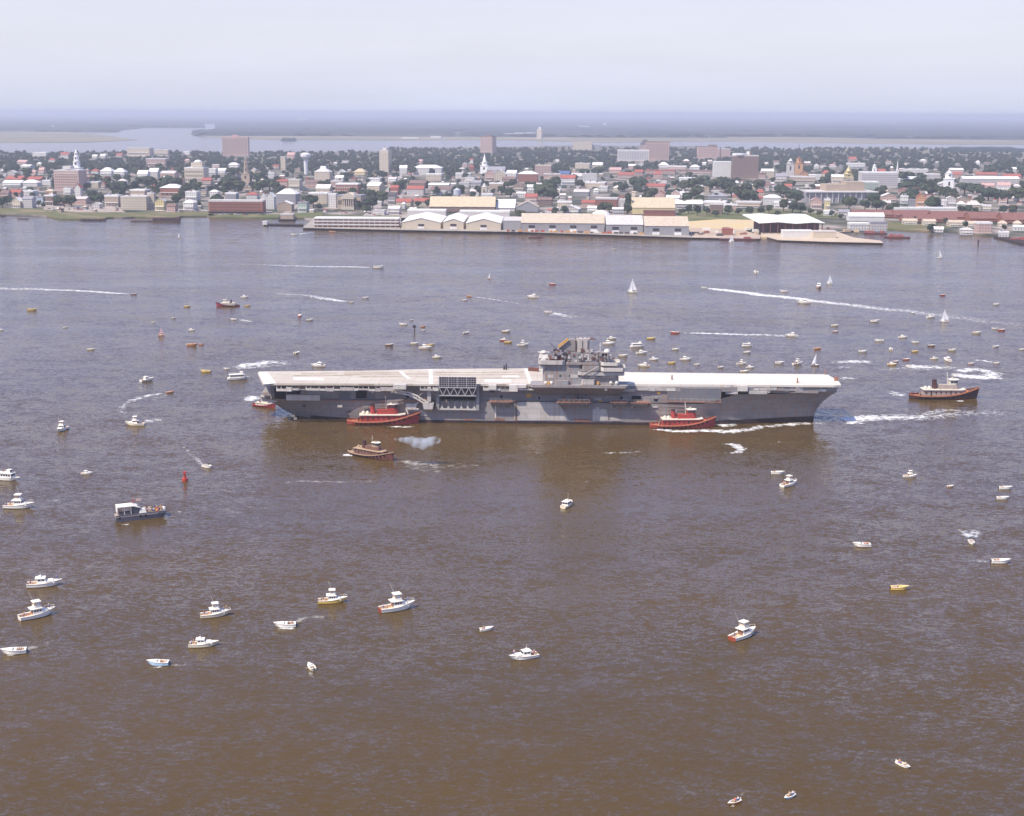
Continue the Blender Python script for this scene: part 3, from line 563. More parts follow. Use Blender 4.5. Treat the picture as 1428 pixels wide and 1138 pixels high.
# stacked gear at the after end of the island and small deck figures
mb = MB()
for i in range(6): x, y = sl(738+i*2.4, 517+i*.2, ZD); mb.box(x-.5, x+.5, y-.6, y+.6, ZD+.01, ZD+rnd.uniform(1, 2))
mb.build('deck_gear', P_brn, ship)
for a, b_, h in ((703, 515.5, 1.8), (706, 515.5, 2.6), (937, 529.5, 1.8), (1112, 534, 2)):
    x, y = sl(a, b_, ZD); mb = MB(); mb.cyl((x, y, ZD), (x, y, ZD+h), .45, .3); mb.dome((x, y, ZD+h), .4); mb.build('bollard', P_lat if a < 800 else P_rust, ship)
mb = MB(); x, y = sl(1151, 522.5, ZD); mb.cyl((x, y, ZD), (x, y, ZD+3), .3, .2); x, y = sl(1166, 531, ZD); mb.box(x-.8, x+.8, y-.6, y+.6, ZD, ZD+1.8); mb.build('bow_fitting', P_rust, ship)
# stern sponson and anchor recess
mb = MB(); x, z = sd(371, 546, -9); mb.prism([(x-1.5, -11), (x+9, -12), (x+9, 6), (x-3, 6)], z-1.4, z); mb.build('stern_platform', P_isl, ship)
mb = MB(); x, z = sd(365, 555, -5); mb.prism([(x, -8), (x+8, -9), (x+8, 8), (x, 8)], z-1, z+1.6); mb.build('fantail', P_pale, ship)
for k in range(5): 
    x, z = sd(378+5*k, 550, -12); mb = MB(); mb.cyl((x, -11.6, 9.5), (x, -11.6, 16), .35); mb.build('pillar', P_isl, ship)
# ------------------------------------------------------------------ city
def wall_mat(name, col, win=True, dark=(.07, .07, .09), fx=3.3, fz=3.4, amt=.75):
    k = 'wall_'+name+('' if win else '_plain')
    if k in _mats: return _mats[k]
    M = bpy.data.materials.new(k); M.use_nodes = True; n = M.node_tree.nodes; l = M.node_tree.links; b = n['Principled BSDF']; b.inputs['Roughness'].default_value = .8; b.inputs['Specular IOR Level'].default_value = .2
    t = n.new('ShaderNodeTexCoord'); no = n.new('ShaderNodeTexNoise'); no.inputs['Scale'].default_value = .15; no.inputs['Detail'].default_value = 5; l.new(t.outputs['Object'], no.inputs['Vector'])
    mi = n.new('ShaderNodeMix'); mi.data_type = 'RGBA'; mi.inputs[6].default_value = (*col, 1); mi.inputs[7].default_value = (*[c*.78 for c in col], 1); l.new(no.outputs['Fac'], mi.inputs[0]); out = mi.outputs[2]
    if win:
        s = n.new('ShaderNodeSeparateXYZ'); l.new(t.outputs['Object'], s.inputs[0])
        def m_(op, a, bv=0):
            q = n.new('ShaderNodeMath'); q.operation = op
            for i, x in enumerate((a, bv)):
                if isinstance(x, (int, float)): q.inputs[i].default_value = x
                else: l.new(x, q.inputs[i])
            return q.outputs[0]
        ax = m_('ADD', s.outputs[0], s.outputs[1]); u = m_('FRACT', m_('DIVIDE', m_('ADD', ax, 1000.3), fx)); w = m_('FRACT', m_('DIVIDE', m_('ADD', s.outputs[2], 0), fz))
        a = m_('MULTIPLY', m_('LESS_THAN', m_('ABSOLUTE', m_('SUBTRACT', u, .5)), .2), m_('LESS_THAN', m_('ABSOLUTE', m_('SUBTRACT', w, .55)), .24))
        a = m_('MULTIPLY', a, amt); m2 = n.new('ShaderNodeMix'); m2.data_type = 'RGBA'; l.new(a, m2.inputs[0]); l.new(out, m2.inputs[6]); m2.inputs[7].default_value = (*dark, 1); out = m2.outputs[2]
    l.new(out, b.inputs['Base Color']); _mats[k] = M; return M
WC = dict(white=(.74, .72, .68), cream=(.66, .57, .44), pink=(.60, .42, .36), brick=(.34, .14, .10), tan=(.48, .38, .29), grey=(.36, .35, .36), yellow=(.72, .60, .32), brown=(.26, .18, .15), blue=(.50, .58, .66), orange=(.62, .34, .18), salmon=(.50, .36, .31), pale=(.62, .58, .55), green=(.42, .50, .42))
RC = dict(white=(.86, .84, .80), red=(.42, .13, .10), grey=(.34, .33, .36), dark=(.10, .09, .10), tan=(.62, .52, .40), brown=(.24, .16, .14), pale=(.66, .62, .58), blue=(.10, .16, .34), pink=(.62, .40, .36), yellow=(.64, .52, .36), rust=(.25, .12, .10))
def roof_mat(c): return mat('roof_'+c, RC[c], .75, .2, var=.22, vscale=.25)
CITY_Z = 1.6
CM = []                                         # city landmarks (photo x, y, name) used to word the labels
BOX = []                                        # taken picture areas of built houses, so filler trees stand behind or beside them
def bgeo(x0, x1, yt, ye, yb, rz=-7, depth=None, z=CITY_Z):
    xc = (x0+x1)/2; s = ppm(xc, yb, z); W_ = (x1-x0)/s; a = R(abs(rz)); d = depth or max(8, min(34, W_*.75))
    d = min(d, W_*.6/max(.01, sin(a))) if rz else d
    w = max(3, (W_-d*sin(a))/cos(a)); h = max(2.4, (yb-ye)/s); rh = max(.3, (ye-yt)/s); p = at(xc, yb, z)
    c = Vector((0, 1, 0))*(w/2*sin(a)+d/2*cos(a))+Vector((p.x, p.y, z)); return c, w, d, h, rh, R(rz)
def house(x0, x1, yt, ye, yb, wall, roof, kind='f', label=None, cat='house', name='house', rz=-7, depth=None, win=True, z=CITY_Z, parts=None, group=None, box=True):
    c, w, d, h, rh, ang = bgeo(x0, x1, yt, ye, yb, rz, depth, z)
    o = empty(name, c, ang); tag(o, label, cat, group)
    mb = MB(); hw_, hd = w/2, d/2
    if kind == 'g':      # gable facing us
        mb.v += [(-hw_, -hd, 0), (hw_, -hd, 0), (hw_, -hd, h), (0, -hd, h+rh), (-hw_, -hd, h), (-hw_, hd, 0), (hw_, hd, 0), (hw_, hd, h), (0, hd, h+rh), (-hw_, hd, h)]
        mb.f += [(0, 1, 2, 3, 4), (6, 5, 9, 8, 7), (0, 4, 9, 5), (1, 6, 7, 2)]; mb.mi += [0]*4
    elif kind == 'r':
        mb.v += [(-hw_, -hd, 0), (hw_, -hd, 0), (hw_, hd, 0), (-hw_, hd, 0), (-hw_, -hd, h), (hw_, -hd, h), (hw_, hd, h), (-hw_, hd, h), (-hw_, 0, h+rh), (hw_, 0, h+rh)]
        mb.f += [(0, 1, 5, 4), (2, 3, 7, 6), (1, 2, 6, 9, 5), (3, 0, 4, 8, 7)]; mb.mi += [0]*4
    else:
        mb.box(-hw_, hw_, -hd, hd, 0, h)
    mb.build('wall', wall_mat(wall, WC[wall], win), o)
    mb = MB(); e = .5
    if kind == 'g':
        for s_ in (-1, 1):
            mb.loft([[(s_*(hw_+e), -hd-e, h-.15), (0, -hd-e, h+rh+.15), (0, -hd-e, h+rh+.5), (s_*(hw_+e), -hd-e, h+.2)], [(s_*(hw_+e), hd+e, h-.15), (0, hd+e, h+rh+.15), (0, hd+e, h+rh+.5), (s_*(hw_+e), hd+e, h+.2)]], closed=True)
    elif kind == 'r':
        for s_ in (-1, 1):
            mb.loft([[(-hw_-e, s_*(hd+e), h-.15), (-hw_-e, 0, h+rh+.15), (-hw_-e, 0, h+rh+.5), (-hw_-e, s_*(hd+e), h+.2)], [(hw_+e, s_*(hd+e), h-.15), (hw_+e, 0, h+rh+.15), (hw_+e, 0, h+rh+.5), (hw_+e, s_*(hd+e), h+.2)]], closed=True)
    elif kind == 'h':
        k = min(hw_, hd)*.85; mb.box(-hw_-e, hw_+e, -hd-e, hd+e, h, h+.25); mb.box(-hw_-e, hw_+e, -hd-e, hd+e, h+.251, h+rh, min(k, hw_*.9), min(k, hd*.9))
    else:
        t = max(.7, min(rh, 2.2)); mb.box(-hw_-.25, hw_+.25, -hd-.25, hd+.25, h+.003, h+t)
    ro = mb.build('roof', roof_mat(roof), o)
    if name == 'house':
        r_ = random.Random(int(x0*31+yb*7))
        if kind == 'f':
            for q in range(r_.randint(1, 3)): mb = MB(); cx_ = r_.uniform(-.35, .35)*w; cy_ = r_.uniform(-.3, .3)*d; a_ = r_.uniform(.6, 1.8); mb.box(cx_-a_, cx_+a_, cy_-a_, cy_+a_, h+.5, h+rh+r_.uniform(.8, 2.2)); mb.build('roof_hatch', roof_mat(r_.choice(('pale', 'grey', 'brown'))), ro)
        else:
            for q in range(r_.randint(1, 2)): mb = MB(); cx_ = r_.uniform(-.3, .3)*w; mb.box(cx_-.6, cx_+.6, -.6, .6, h+rh*.3, h+rh+r_.uniform(1, 1.8)); mb.build('chimney', wall_mat('brick', WC['brick'], False), ro)
        if r_.random() < .45 and w > 6: mb = MB(); mb.box(-hw_*.9, hw_*.9, -hd-2.2, -hd-.03, h*.42, h*.47); mb.box(-hw_*.9, hw_*.9, -hd-2.2, -hd-.03, .01, .5); [mb.box(-hw_*.9+k_*hw_*1.76/4, -hw_*.9+k_*hw_*1.76/4+.25, -hd-2.15, -hd-1.9, .5, h*.42) for k_ in range(5)]; mb.build('porch', roof_mat('white'), o)
    if parts: parts(o, w, d, h, rh)
    if box: BOX.append((x0-1, x1+1, yt, yb))
    return o
def mark(x, y, nm): CM.append((x, y, nm))
def windows(o, w, d, h, nx, nz, z0=.12, z1=.92, ww=.45, wh=.5, mt=None, name='window', limit=100):
    me = MB(); dx = w*.94/nx; dz = h*(z1-z0)/nz; me.box(-dx*ww/2, dx*ww/2, -.06, .05, -dz*wh/2, dz*wh/2); me = me.mesh(name, mt or mat('window_glass', (.05, .055, .07), .25, .5))
    for i in range(nx):
        for j in range(nz):
            put(me, name, o, (-w*.47+dx*(i+.5), -d/2-.06, h*z0+dz*(j+.5)))
def plant(par, x0, x1, y0, y1, z0, z1, name, mt, tx=0, ty=0): mb = MB(); mb.box(x0, x1, y0, y1, z0, z1, tx, ty); return mb.build(name, mt, par)
# --- landmarks first
def p_hotel(o, w, d, h, rh):
    windows(o, w, d, h, 12, 6); plant(o, -w*.2, w*.12, -d*.3, d*.2, h+rh+.01, h+rh+5, 'penthouse', roof_mat('pale')); plant(o, -w/2-.3, w/2+.3, -d/2-.3, -d/2-.05, h*.86, h*.89, 'cornice', roof_mat('pale'))
house(75, 114, 236.5, 239.5, 267, 'pink', 'pale', 'f', 'tall pinkish brown hotel block standing in front of the white steeple', 'hotel', 'hotel', win=False, parts=p_hotel); mark(94, 262, 'pink hotel')
def steeple(x0, x1, yt, yb, name, wallc, tiers, label, tipc=None, z=CITY_Z, cat='steeple', yw=.16):
    s = ppm((x0+x1)/2, yb, z); w = (x1-x0)/s; h = (yb-yt)/s; p = at((x0+x1)/2, yb, z); o = empty(name, p, R(-7)); tag(o, label, cat)
    M = mat('steeple_white', (.90, .88, .84), .7, .2) if wallc == 'white' else wall_mat(wallc, WC[wallc], False); w *= 1.15; n = len(tiers); zz = 0
    for i, (f, r) in enumerate(tiers):
        z1 = h*f; r_ = w/2*r
        mb = MB()
        if i == 0: mb.box(-r_, r_, -r_, r_, 0, z1); mb.box(-r_*1.1, r_*1.1, -r_*1.1, r_*1.1, z1+.002, z1+.5)
        elif i < n-1: mb.cyl((0, 0, zz+.5), (0, 0, z1), r_, n=8); mb.cyl((0, 0, z1+.002), (0, 0, z1+.5), r_*1.14, n=8)
        else: mb.cyl((0, 0, zz+.5), (0, 0, z1), r_, .08, n=8)
        mb.build('spire' if i == n-1 else 'tower_stage' if i else 'tower', M if i < n-1 or not tipc else roof_mat(tipc), o)
        if i < n-1:
            mb = MB(); mb.box(-r_*.2, r_*.2, -r_-.05, -r_+.3, zz+(z1-zz)*.5, zz+(z1-zz)*.8); mb.build('belfry_opening', P_dark, o)
        zz = z1
    BOX.append((x0, x1, yt, yb)); return o
steeple(103.5, 114.5, 208.5, 262, 'church_steeple', 'white', ((.52, 1), (.68, .8), (.8, .6), (.9, .42), (1, .3)), 'tall tiered white church steeple rising behind the pink hotel'); mark(109, 215, 'tiered white steeple')
def p_slab(o, w, d, h, rh): windows(o, w, d, h, 14, 7, wh=.42, mt=mat('window_tan', (.15, .10, .11), .5)); plant(o, -w*.12, w*.1, -d*.2, d*.2, h+rh+.01, h+rh+6, 'lift_house', roof_mat('pink'))
house(310, 347, 191.5, 192.6, 218, 'salmon', 'pink', 'f', 'wide salmon apartment slab against the far river, left side of town', 'apartment block', 'apartment_block', rz=-3, depth=18, win=False, parts=p_slab); mark(328, 205, 'salmon slab')
def p_fm(o, w, d, h, rh): windows(o, w, d, h, 5, 12, wh=.5, mt=mat('window_tan2', (.33, .27, .25), .5)); plant(o, -w*.25, w*.2, -d*.2, d*.3, h+rh+.01, h+rh+5, 'lift_house', roof_mat('pale'))
house(529, 545, 210, 211, 242, 'cream', 'pale', 'f', 'slender cream apartment tower standing alone among the trees', 'apartment tower', 'apartment_tower', rz=-14, depth=22, win=False, parts=p_fm); mark(537, 226, 'slender cream tower')
def p_br(o, w, d, h, rh): windows(o, w, d, h, 9, 8, wh=.4, mt=mat('window_tan', (.15, .10, .11), .5)); plant(o, -w*.2, w*.3, -d*.2, d*.3, h+rh+.01, h+rh+4, 'lift_house', roof_mat('brown'))
house(669.5, 692, 190.5, 191.5, 213, 'salmon', 'brown', 'f', 'dull brown tower block beyond the pointed white spire', 'tower block', 'tower_block', rz=-30, depth=28, win=False, parts=p_br); mark(681, 200, 'brown tower block')
steeple(671, 680.5, 214.5, 242, 'church_spire', 'white', ((.4, 1), (.58, .7), (1, .5)), 'sharp pointed white church spire below the brown tower block'); mark(675, 228, 'pointed white spire')
house(679, 706, 233, 238, 244, 'pale', 'grey', 'r', 'grey roofed church nave joined beside the pointed white spire', 'church', 'church')
steeple(340, 348.5, 216, 256, 'church_steeple', 'tan', ((.34, 1.2), (.55, .8), (.72, .65), (.85, .5), (1, .3)), 'old brown stone steeple below the salmon slab', 'grey'); mark(344, 235, 'brown steeple')
def p_dome(o, w, d, h, rh):
    mb = MB(); mb.box(-w*.22, w*.36, -d*.2, d*.4, h+rh+.01, h+rh+9); mb.build('upper_storey', wall_mat('cream', WC['cream']), o); mb = MB(); mb.dome((w*.07, d*.1, h+rh+9), w*.2, 4.5); mb.build('dome', roof_mat('white'), o); windows(o, w, d, h, 9, 3)
house(257, 287, 233.5, 235.5, 256, 'cream', 'white', 'f', 'large cream courthouse with a raised domed upper storey', 'courthouse', 'courthouse', win=False, parts=p_dome); mark(272, 240, 'domed cream courthouse')
def wtower(x, yt, yb, rpx, col, name, label, kind):
    s = ppm(x, yb, CITY_Z); o = empty(name, at(x, yb, CITY_Z)); tag(o, label, 'water tower'); h = (yb-yt)/s; r = rpx/s
    if kind == 'mushroom':
        mb = MB(); mb.cyl((0, 0, 0), (0, 0, h*.68), r*.38, r*.42, 12); mb.build('stem', col, o); mb = MB(); mb.cyl((0, 0, h*.68), (0, 0, h*.82), r*.42, r, 16); mb.cyl((0, 0, h*.82), (0, 0, h*.93), r, r, 16); mb.cyl((0, 0, h*.93), (0, 0, h), r, r*.5, 16); mb.build('tank', col, o)
    else:
        mb = MB(); mb.cyl((0, 0, h*.35), (0, 0, h*.8), r, r, 14); mb.cyl((0, 0, h*.8), (0, 0, h), r*1.04, .1, 14); mb.build('tank', col, o)
        for k in range(6): mb = MB(); mb.bar((r*.8*cos(k*pi/3), r*.8*sin(k*pi/3), 0), (r*.8*cos(k*pi/3), r*.8*sin(k*pi/3), h*.35), .5); mb.build('leg', col, o)
    BOX.append((x-rpx, x+rpx, yt, yb)); return o
wtower(427, 213.5, 243, 7.2, mat('tower_white', (.72, .70, .68), .6), 'water_tower', 'white mushroom shaped water tower above the trees', 'mushroom'); mark(427, 225, 'white water tower')
wtower(637.5, 262, 277, 5.2, mat('tank_grey', (.50, .52, .56), .5), 'water_tank', 'stubby grey round tank with pointed cap behind the tan shed', 'tank'); mark(637, 268, 'grey water tank')
house(391.5, 399, 218.5, 219.5, 238, 'cream', 'pale', 'f', 'narrow cream square tower left of the water tower', 'tower', 'tower'); mark(395, 228, 'square cream tower')
# customs house with its portico
def p_cus(o, w, d, h, rh):
    cm = wall_mat('tan', WC['tan'], False); M = mat('portico_stone', (.60, .52, .42), .8, .2, var=.15, vscale=.3)
    mb = MB(); mb.box(-w*.27, w*.27, -d/2-9, -d/2-.02, 0, h*.22); o2 = mb.build('stair_base', M, o)
    for k in range(6): mb = MB(); x = -w*.23+w*.46*k/5; mb.cyl((x, -d/2-7.5, h*.22), (x, -d/2-7.5, h*.82), .95, .8, 8); mb.build('column', M, o)
    mb = MB(); mb.box(-w*.28, w*.28, -d/2-9, -d/2-.03, h*.82, h*.97); mb.xz([(-w*.29, h*.972), (w*.29, h*.972), (0, h*1.32)], -d/2-9, -d/2); mb.build('pediment', M, o)
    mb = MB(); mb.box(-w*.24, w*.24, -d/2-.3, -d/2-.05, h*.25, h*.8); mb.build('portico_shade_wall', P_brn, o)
    for s_ in (-1, 1):
        for k in range(2):
            mb = MB(); x = s_*(w*.34+k*w*.09); mb.box(x-.9, x+.9, -d/2-.12, -d/2+.05, h*.35, h*.7); mb.build('window', P_dark, o)
    mb = MB(); mb.box(-w*.2, w*.2, -d*.35, d*.3, h+rh+.01, h+rh+3, 3, 3); mb.build('attic', M, o)
house(470, 508, 272.5, 274.5, 292, 'tan', 'grey', 'f', 'stone customs house with columned portico and pediment near the quay', 'customs house', 'customs_house', rz=-9, win=False, parts=p_cus, depth=30); mark(488, 283, 'columned customs house')
# holiday hotel, round topped
def p_hol(o, w, d, h, rh):
    windows(o, w, d, h, 11, 9, wh=.35, mt=mat('window_tan', (.15, .10, .11), .5)); mb = MB(); mb.cyl((-w*.22, 0, h+rh+.01), (-w*.22, 0, h+rh+3.5), w*.28, n=18); mb.build('roof_lounge', roof_mat('white'), o); plant(o, w*.05, w*.16, -2, 3, h+rh+.01, h+rh+8, 'lift_house', roof_mat('white')); plant(o, w*.17, w*.2, -2, 1, h+rh+.01, h+rh+6, 'chimney', roof_mat('red'))
house(1021, 1058, 217, 218.5, 249, 'brown', 'pale', 'f', 'big brown hotel with pale round rooftop lounge', 'hotel', 'hotel', rz=-4, depth=24, win=False, parts=p_hol); mark(1040, 232, 'brown rooftop hotel')
house(995, 1020, 225.5, 227, 247, 'white', 'white', 'f', 'blank white cube building touching the brown hotel on its left', 'building', 'building', rz=-3, win=False); mark(1007, 236, 'blank white cube')
def p_w(nx, nz, **k): return lambda o, w, d, h, rh: windows(o, w, d, h, nx, nz, **k)
house(973, 1001, 204, 205.5, 221, 'pink', 'brown', 'f', 'pink hospital slab with dark plant room on its roof', 'hospital', 'hospital', rz=-2, win=False, parts=lambda o, w, d, h, rh: (windows(o, w, d, h, 11, 5, mt=mat('window_tan', (.15, .10, .11), .5)), plant(o, w*.05, w*.48, -4, 6, h+rh+.01, h+rh+4, 'plant_room', roof_mat('brown')))); mark(987, 212, 'pink hospital slab')
house(1001, 1019, 207.5, 208.5, 219, 'pink', 'pale', 'f', 'lower pink wing at the right end of the pink hospital slab', 'hospital', 'hospital_wing', rz=-2)
house(900, 935, 197.5, 199, 224, 'salmon', 'brown', 'f', 'tall salmon medical tower, widest of the far skyline', 'hospital', 'hospital_tower', rz=-8, win=False, parts=p_w(12, 7, mt=mat('window_tan', (.15, .10, .11), .5))); mark(917, 210, 'salmon medical tower')
house(892.5, 907, 195, 202, 214, 'salmon', 'dark', 'h', 'salmon tower with dark pointed roof left of the salmon medical tower', 'hospital', 'hospital_tower', rz=-4)
house(861, 906, 208, 210.5, 225, 'pale', 'white', 'f', 'long white columned building with thin vertical ribs', 'building', 'office_building', rz=-4, win=False, parts=p_w(18, 1, ww=.4, wh=.9, mt=mat('window_slot', (.30, .30, .35), .5))); mark(882, 217, 'ribbed white building')
house(799, 827, 198, 199.5, 209, 'cream', 'cream' if False else 'tan', 'f', 'cream block on the far side of town near the river', 'building', 'building', win=True); mark(813, 203, 'cream river block')
house(825, 838, 201, 203, 209, 'grey', 'grey', 'f', 'small blue grey block right of the cream river block', 'building', 'building')
# far river mills and grain tower beyond the water
house(748.5, 757.5, 180, 181, 193.5, 'cream', 'white', 'f', 'tall cream silo tower on the far river bank', 'silo', 'silo_tower', rz=-20, depth=30, z=1.5, parts=lambda o, w, d, h, rh: plant(o, -w*.2, w*.2, -8, 8, h+rh+.01, h+rh+10, 'head_house', roof_mat('white'))); mark(753, 187, 'far silo tower')
for (a, b_, t, c_, L_) in ((702, 716, 185.5, 190, 'low white building left of the far silo tower, leftmost'), (717, 732, 184.5, 190.5, 'middle low white building left of the far silo tower'), (733, 747, 184, 190, 'pale low building touching the far silo tower')):
    house(a, b_, t, t+1, c_, 'white', 'pale', 'f', L_, 'building', 'riverside_building', z=1.5)
for (a, b_, t, c_, L_) in ((417, 428, 183.6, 186.6, 'white shed in the far woodland beyond the white water tower'), (461, 510, 184.6, 186.2, 'very long thin white shed in the far woodland'), (366, 370, 180, 182.5, 'tiny white house in the far woodland beyond the square cream tower'), (416, 428, 165, 168.5, 'white speck of a building nearest the horizon, left half'), (806, 822, 175.5, 179, 'white twin building in the far woods right of the silo tower'), (841, 846, 171, 176, 'thin white tower in the far woods beyond the ribbed building'), (72, 75, 175, 179, 'tiny white tower in the far left woodland'), (600, 616, 190, 193, 'white sheds on the far marsh edge left of the brown tower block'), (560, 585, 191.5, 193.5, 'long white shed on far marsh edge beyond the slender tower'), (1145, 1165, 188, 190.5, 'pale buildings on the far right shore of the river'), (1243, 1248, 171, 173.5, 'tiny white speck of house in far right woodland')):
    house(a, b_, t, t+.6, c_, 'white', 'white', 'f', L_, 'building', 'distant_building', z=1.6)
# cathedral pair, pyramid tower, flat slab, auditorium, pillared church
steeple(1097.5, 1105.5, 221, 246, 'cathedral_tower', 'pale', ((.7, 1.1), (.85, .9), (1, .55)), 'pale cathedral tower left of the orange brick tower', 'white')
steeple(1109.5, 1117.5, 218, 243, 'church_tower', 'orange', ((.62, 1.15), (.86, .8), (1, .45)), 'orange brick church tower right of the pale cathedral tower', 'rust'); mark(1108, 232, 'orange brick tower')
steeple(1177.5, 1188, 231.5, 248, 'church_steeple', 'yellow', ((.3, 1.1), (.55, .85), (1, .6)), 'pale yellow pyramid steeple left of the flat white slab'); mark(1183, 240, 'yellow pyramid steeple')
house(1201.5, 1253, 240.5, 241.8, 262, 'pale', 'white', 'f', 'broad flat pale office slab with ribbon windows', 'office block', 'office_block', rz=-3, win=False, parts=p_w(1, 6, ww=1.04, wh=.4, mt=mat('ribbon_glass', (.34, .31, .34), .4))); mark(1227, 251, 'flat pale slab')
house(1200, 1226, 253, 255, 264, 'green', 'white', 'f', 'pale mint annex in front of the flat pale slab', 'building', 'building', rz=-3)
steeple(1216.5, 1221.5, 228.5, 243, 'cupola_tower', 'white', ((.6, 1), (.85, .8), (1, .5)), 'small white cupola peeking over the flat pale slab')
house(1222, 1236, 236, 239, 243, 'salmon', 'red', 'r', 'bright red roof peeking over the flat pale slab', 'building', 'building')
steeple(1249.5, 1252.5, 222.5, 243, 'church_spire', 'white', ((.3, 1), (1, .8)), 'needle thin white spire right of the flat pale slab', 'white'); mark(1251, 232, 'needle spire')
def p_aud(o, w, d, h, rh):
    for k in range(12): mb = MB(); x = -w*.46+w*.92*k/11; mb.box(x-.5, x+.5, -d/2-2.5, -d/2-1.5, 0, h-.05); mb.build('pillar', roof_mat('pale'), o)
    mb = MB(); mb.box(-w*.2, w*.36, -d*.3, d*.4, h+rh+.01, h+rh+10); mb.build('stage_house', wall_mat('tan', WC['tan'], False), o); mb = MB(); mb.box(w*.1, w*.36, -d*.28, d*.38, h+rh+10.01, h+rh+14); mb.build('fly_tower', wall_mat('tan', WC['tan'], False), o); plant(o, -w/2-3, w/2+3, -d/2-3.5, -d/2+1, h+.01, h+1.6, 'canopy_edge', roof_mat('white'))
house(1122, 1222, 267, 268.5, 283, 'grey', 'pale', 'f', 'wide civic auditorium with white canopy edge and windowless box above', 'auditorium', 'auditorium', rz=3, depth=50, win=False, parts=p_aud); mark(1175, 270, 'wide auditorium')
steeple(1316.5, 1327, 237.5, 268, 'church_tower', 'white', ((.6, 1), (.85, .85), (1, .7)), 'bright white domed church tower on the right side of town', 'white'); mark(1321, 250, 'white domed church tower')
house(1311, 1341, 252, 257, 267, 'pale', 'pale', 'g', 'pale church hall at the foot of the white domed tower', 'church', 'church')
wt = empty('smokestack', at(1004, 229, CITY_Z)); tag(wt, 'thin dark smokestack between the pink hospital and white cube', 'smokestack'); mb = MB(); mb.cyl((0, 0, 0), (0, 0, 46), 1.6, 1.1); mb.build('stack', P_lat, wt); mb = MB(); mb.cyl((0, 0, 46), (0, 0, 47), 1.5, 1.5); mb.build('cap', P_brn, wt)
wt = empty('radio_mast', at(1114, 213, CITY_Z)); tag(wt, 'thin grey radio mast on the skyline above the orange brick tower', 'radio mast'); mb = MB(); mb.cyl((0, 0, 0), (0, 0, 34), 1.8, .6, 5); mb.build('lattice_mast', P_lat, wt); mb = MB(); mb.cyl((0, 0, 34), (0, 0, 37), .3, .3, 5); mb.build('aerial', P_lat, wt)
# --- waterfront
def quay(pix, name, label, zt=2.6, mt=None):
    o = empty(name, at(*pix[0], 0)); tag(o, label, 'quay'); b0 = o.location
    pts = [at(x, y, zt)-b0 for x, y in pix]; mb = MB(); mb.prism([(p.x, p.y) for p in pts], zt-.45, zt); mb.build('deck', mt or G_conc, o); c = sum(pts, Vector())/len(pts)
    mb = MB(); mb.prism([(p.x+(c.x-p.x)*.004, p.y+(1.2 if p.y < c.y else -1.2)) for p in pts], -1, zt-.46); mb.build('piling_face', G_dark, o)
    a = pts[0]; e = pts[1]; n_ = max(2, min(60, int((e-a).length/9)))
    pm = MB(); pm.cyl((0, 0, -1), (0, 0, zt-.3), .45, n=6); pm = pm.mesh('pile', G_dark)
    for k in range(n_): q = a.lerp(e, (k+.5)/n_); put(pm, 'pile', o, (q.x, q.y-.3, 0))
    return o
quay([(422, 317.5), (558, 320.3), (566, 304), (440, 302)], 'pier', 'concrete pier under the long red striped parking sheds')
quay([(558, 320.4), (727, 323.3), (965, 331), (956, 318), (727, 303), (560, 300)], 'wharf', 'long concrete wharf carrying the white gabled sheds and pale pier shed')
quay([(1085, 334.5), (1158, 337), (1232, 338.5), (1228, 335.5), (1190, 331), (1165, 322), (1100, 314), (1050, 314), (1040, 322)], 'pier', 'low sandy pier running out below the big white zigzag roof', 2.2, mat('pier_sand', (.50, .40, .30), .9, .1, col2=(.60, .50, .38), vscale=.05))
quay([(965, 331), (1060, 332.5), (1062, 320), (962, 318)], 'shipyard_wharf', 'cluttered shipyard wharf right of the long pale pier shed', 2.2, mat('yard_clutter_ground', (.40, .30, .24), .9, .1, col2=(.55, .45, .34), vscale=.05))
quay([(1385, 329.5), (1432, 341), (1440, 338), (1392, 327)], 'dark_jetty', 'dark jetty slanting out at the far right edge', 2.0, G_dark)
# striped parking shed
o = empty('parking_shed', at(497, 317, 2.6), R(-1)); tag(o, 'long open parking shed with dark red stripes on the pier', 'shed'); s = ppm(497, 317, 2.6); L_ = 117/s
for k, (za, zb) in enumerate(((0, 2.2), (4.0, 6.0), (7.8, 9.6))): mb = MB(); mb.box(-L_/2, L_/2, 1, 20, za, zb); mb.build('shaded_storey', mat('shed_red_brown', (.20, .075, .06), .8, var=.3, vscale=.1), o)
for za, zb in ((2.21, 3.99), (6.01, 7.79), (9.61, 11.2)): mb = MB(); mb.box(-L_/2-.6, L_/2+.6, 0, 21, za, zb); mb.build('parapet' if za < 9 else 'roof', roof_mat('pale') if za < 9 else roof_mat('white'), o)
for k in range(16): mb = MB(); x = -L_/2+L_*(k+.5)/16; mb.box(x-.3, x+.3, .3, .95, 0, 9.6); mb.build('column', roof_mat('pale'), o)
mark(497, 310, 'red striped shed'); BOX.append((438, 557, 302, 318))
def shed(x0, x1, yt, ye, yb, wall, roof, kind, label, doors=0, rz=-1.2, depth=60, name='warehouse', **k):
    def pp(o, w, d, h, rh):
        for i in range(doors):
            x = -w/2+w*(i+.5)/doors; plant(o, x-4, x+4, -d/2-.35, -d/2-.05, h*.02, h*.34, 'loading_door', roof_mat('white')); plant(o, x-3.6, x+3.6, -d/2-.3, -d/2-.04, h*.45, h*.75, 'vent_window', P_lat)
    return house(x0, x1, yt, ye, yb, wall, roof, kind, label, 'warehouse', name, rz=rz, depth=depth, win=False, z=2.6, parts=pp, **k)
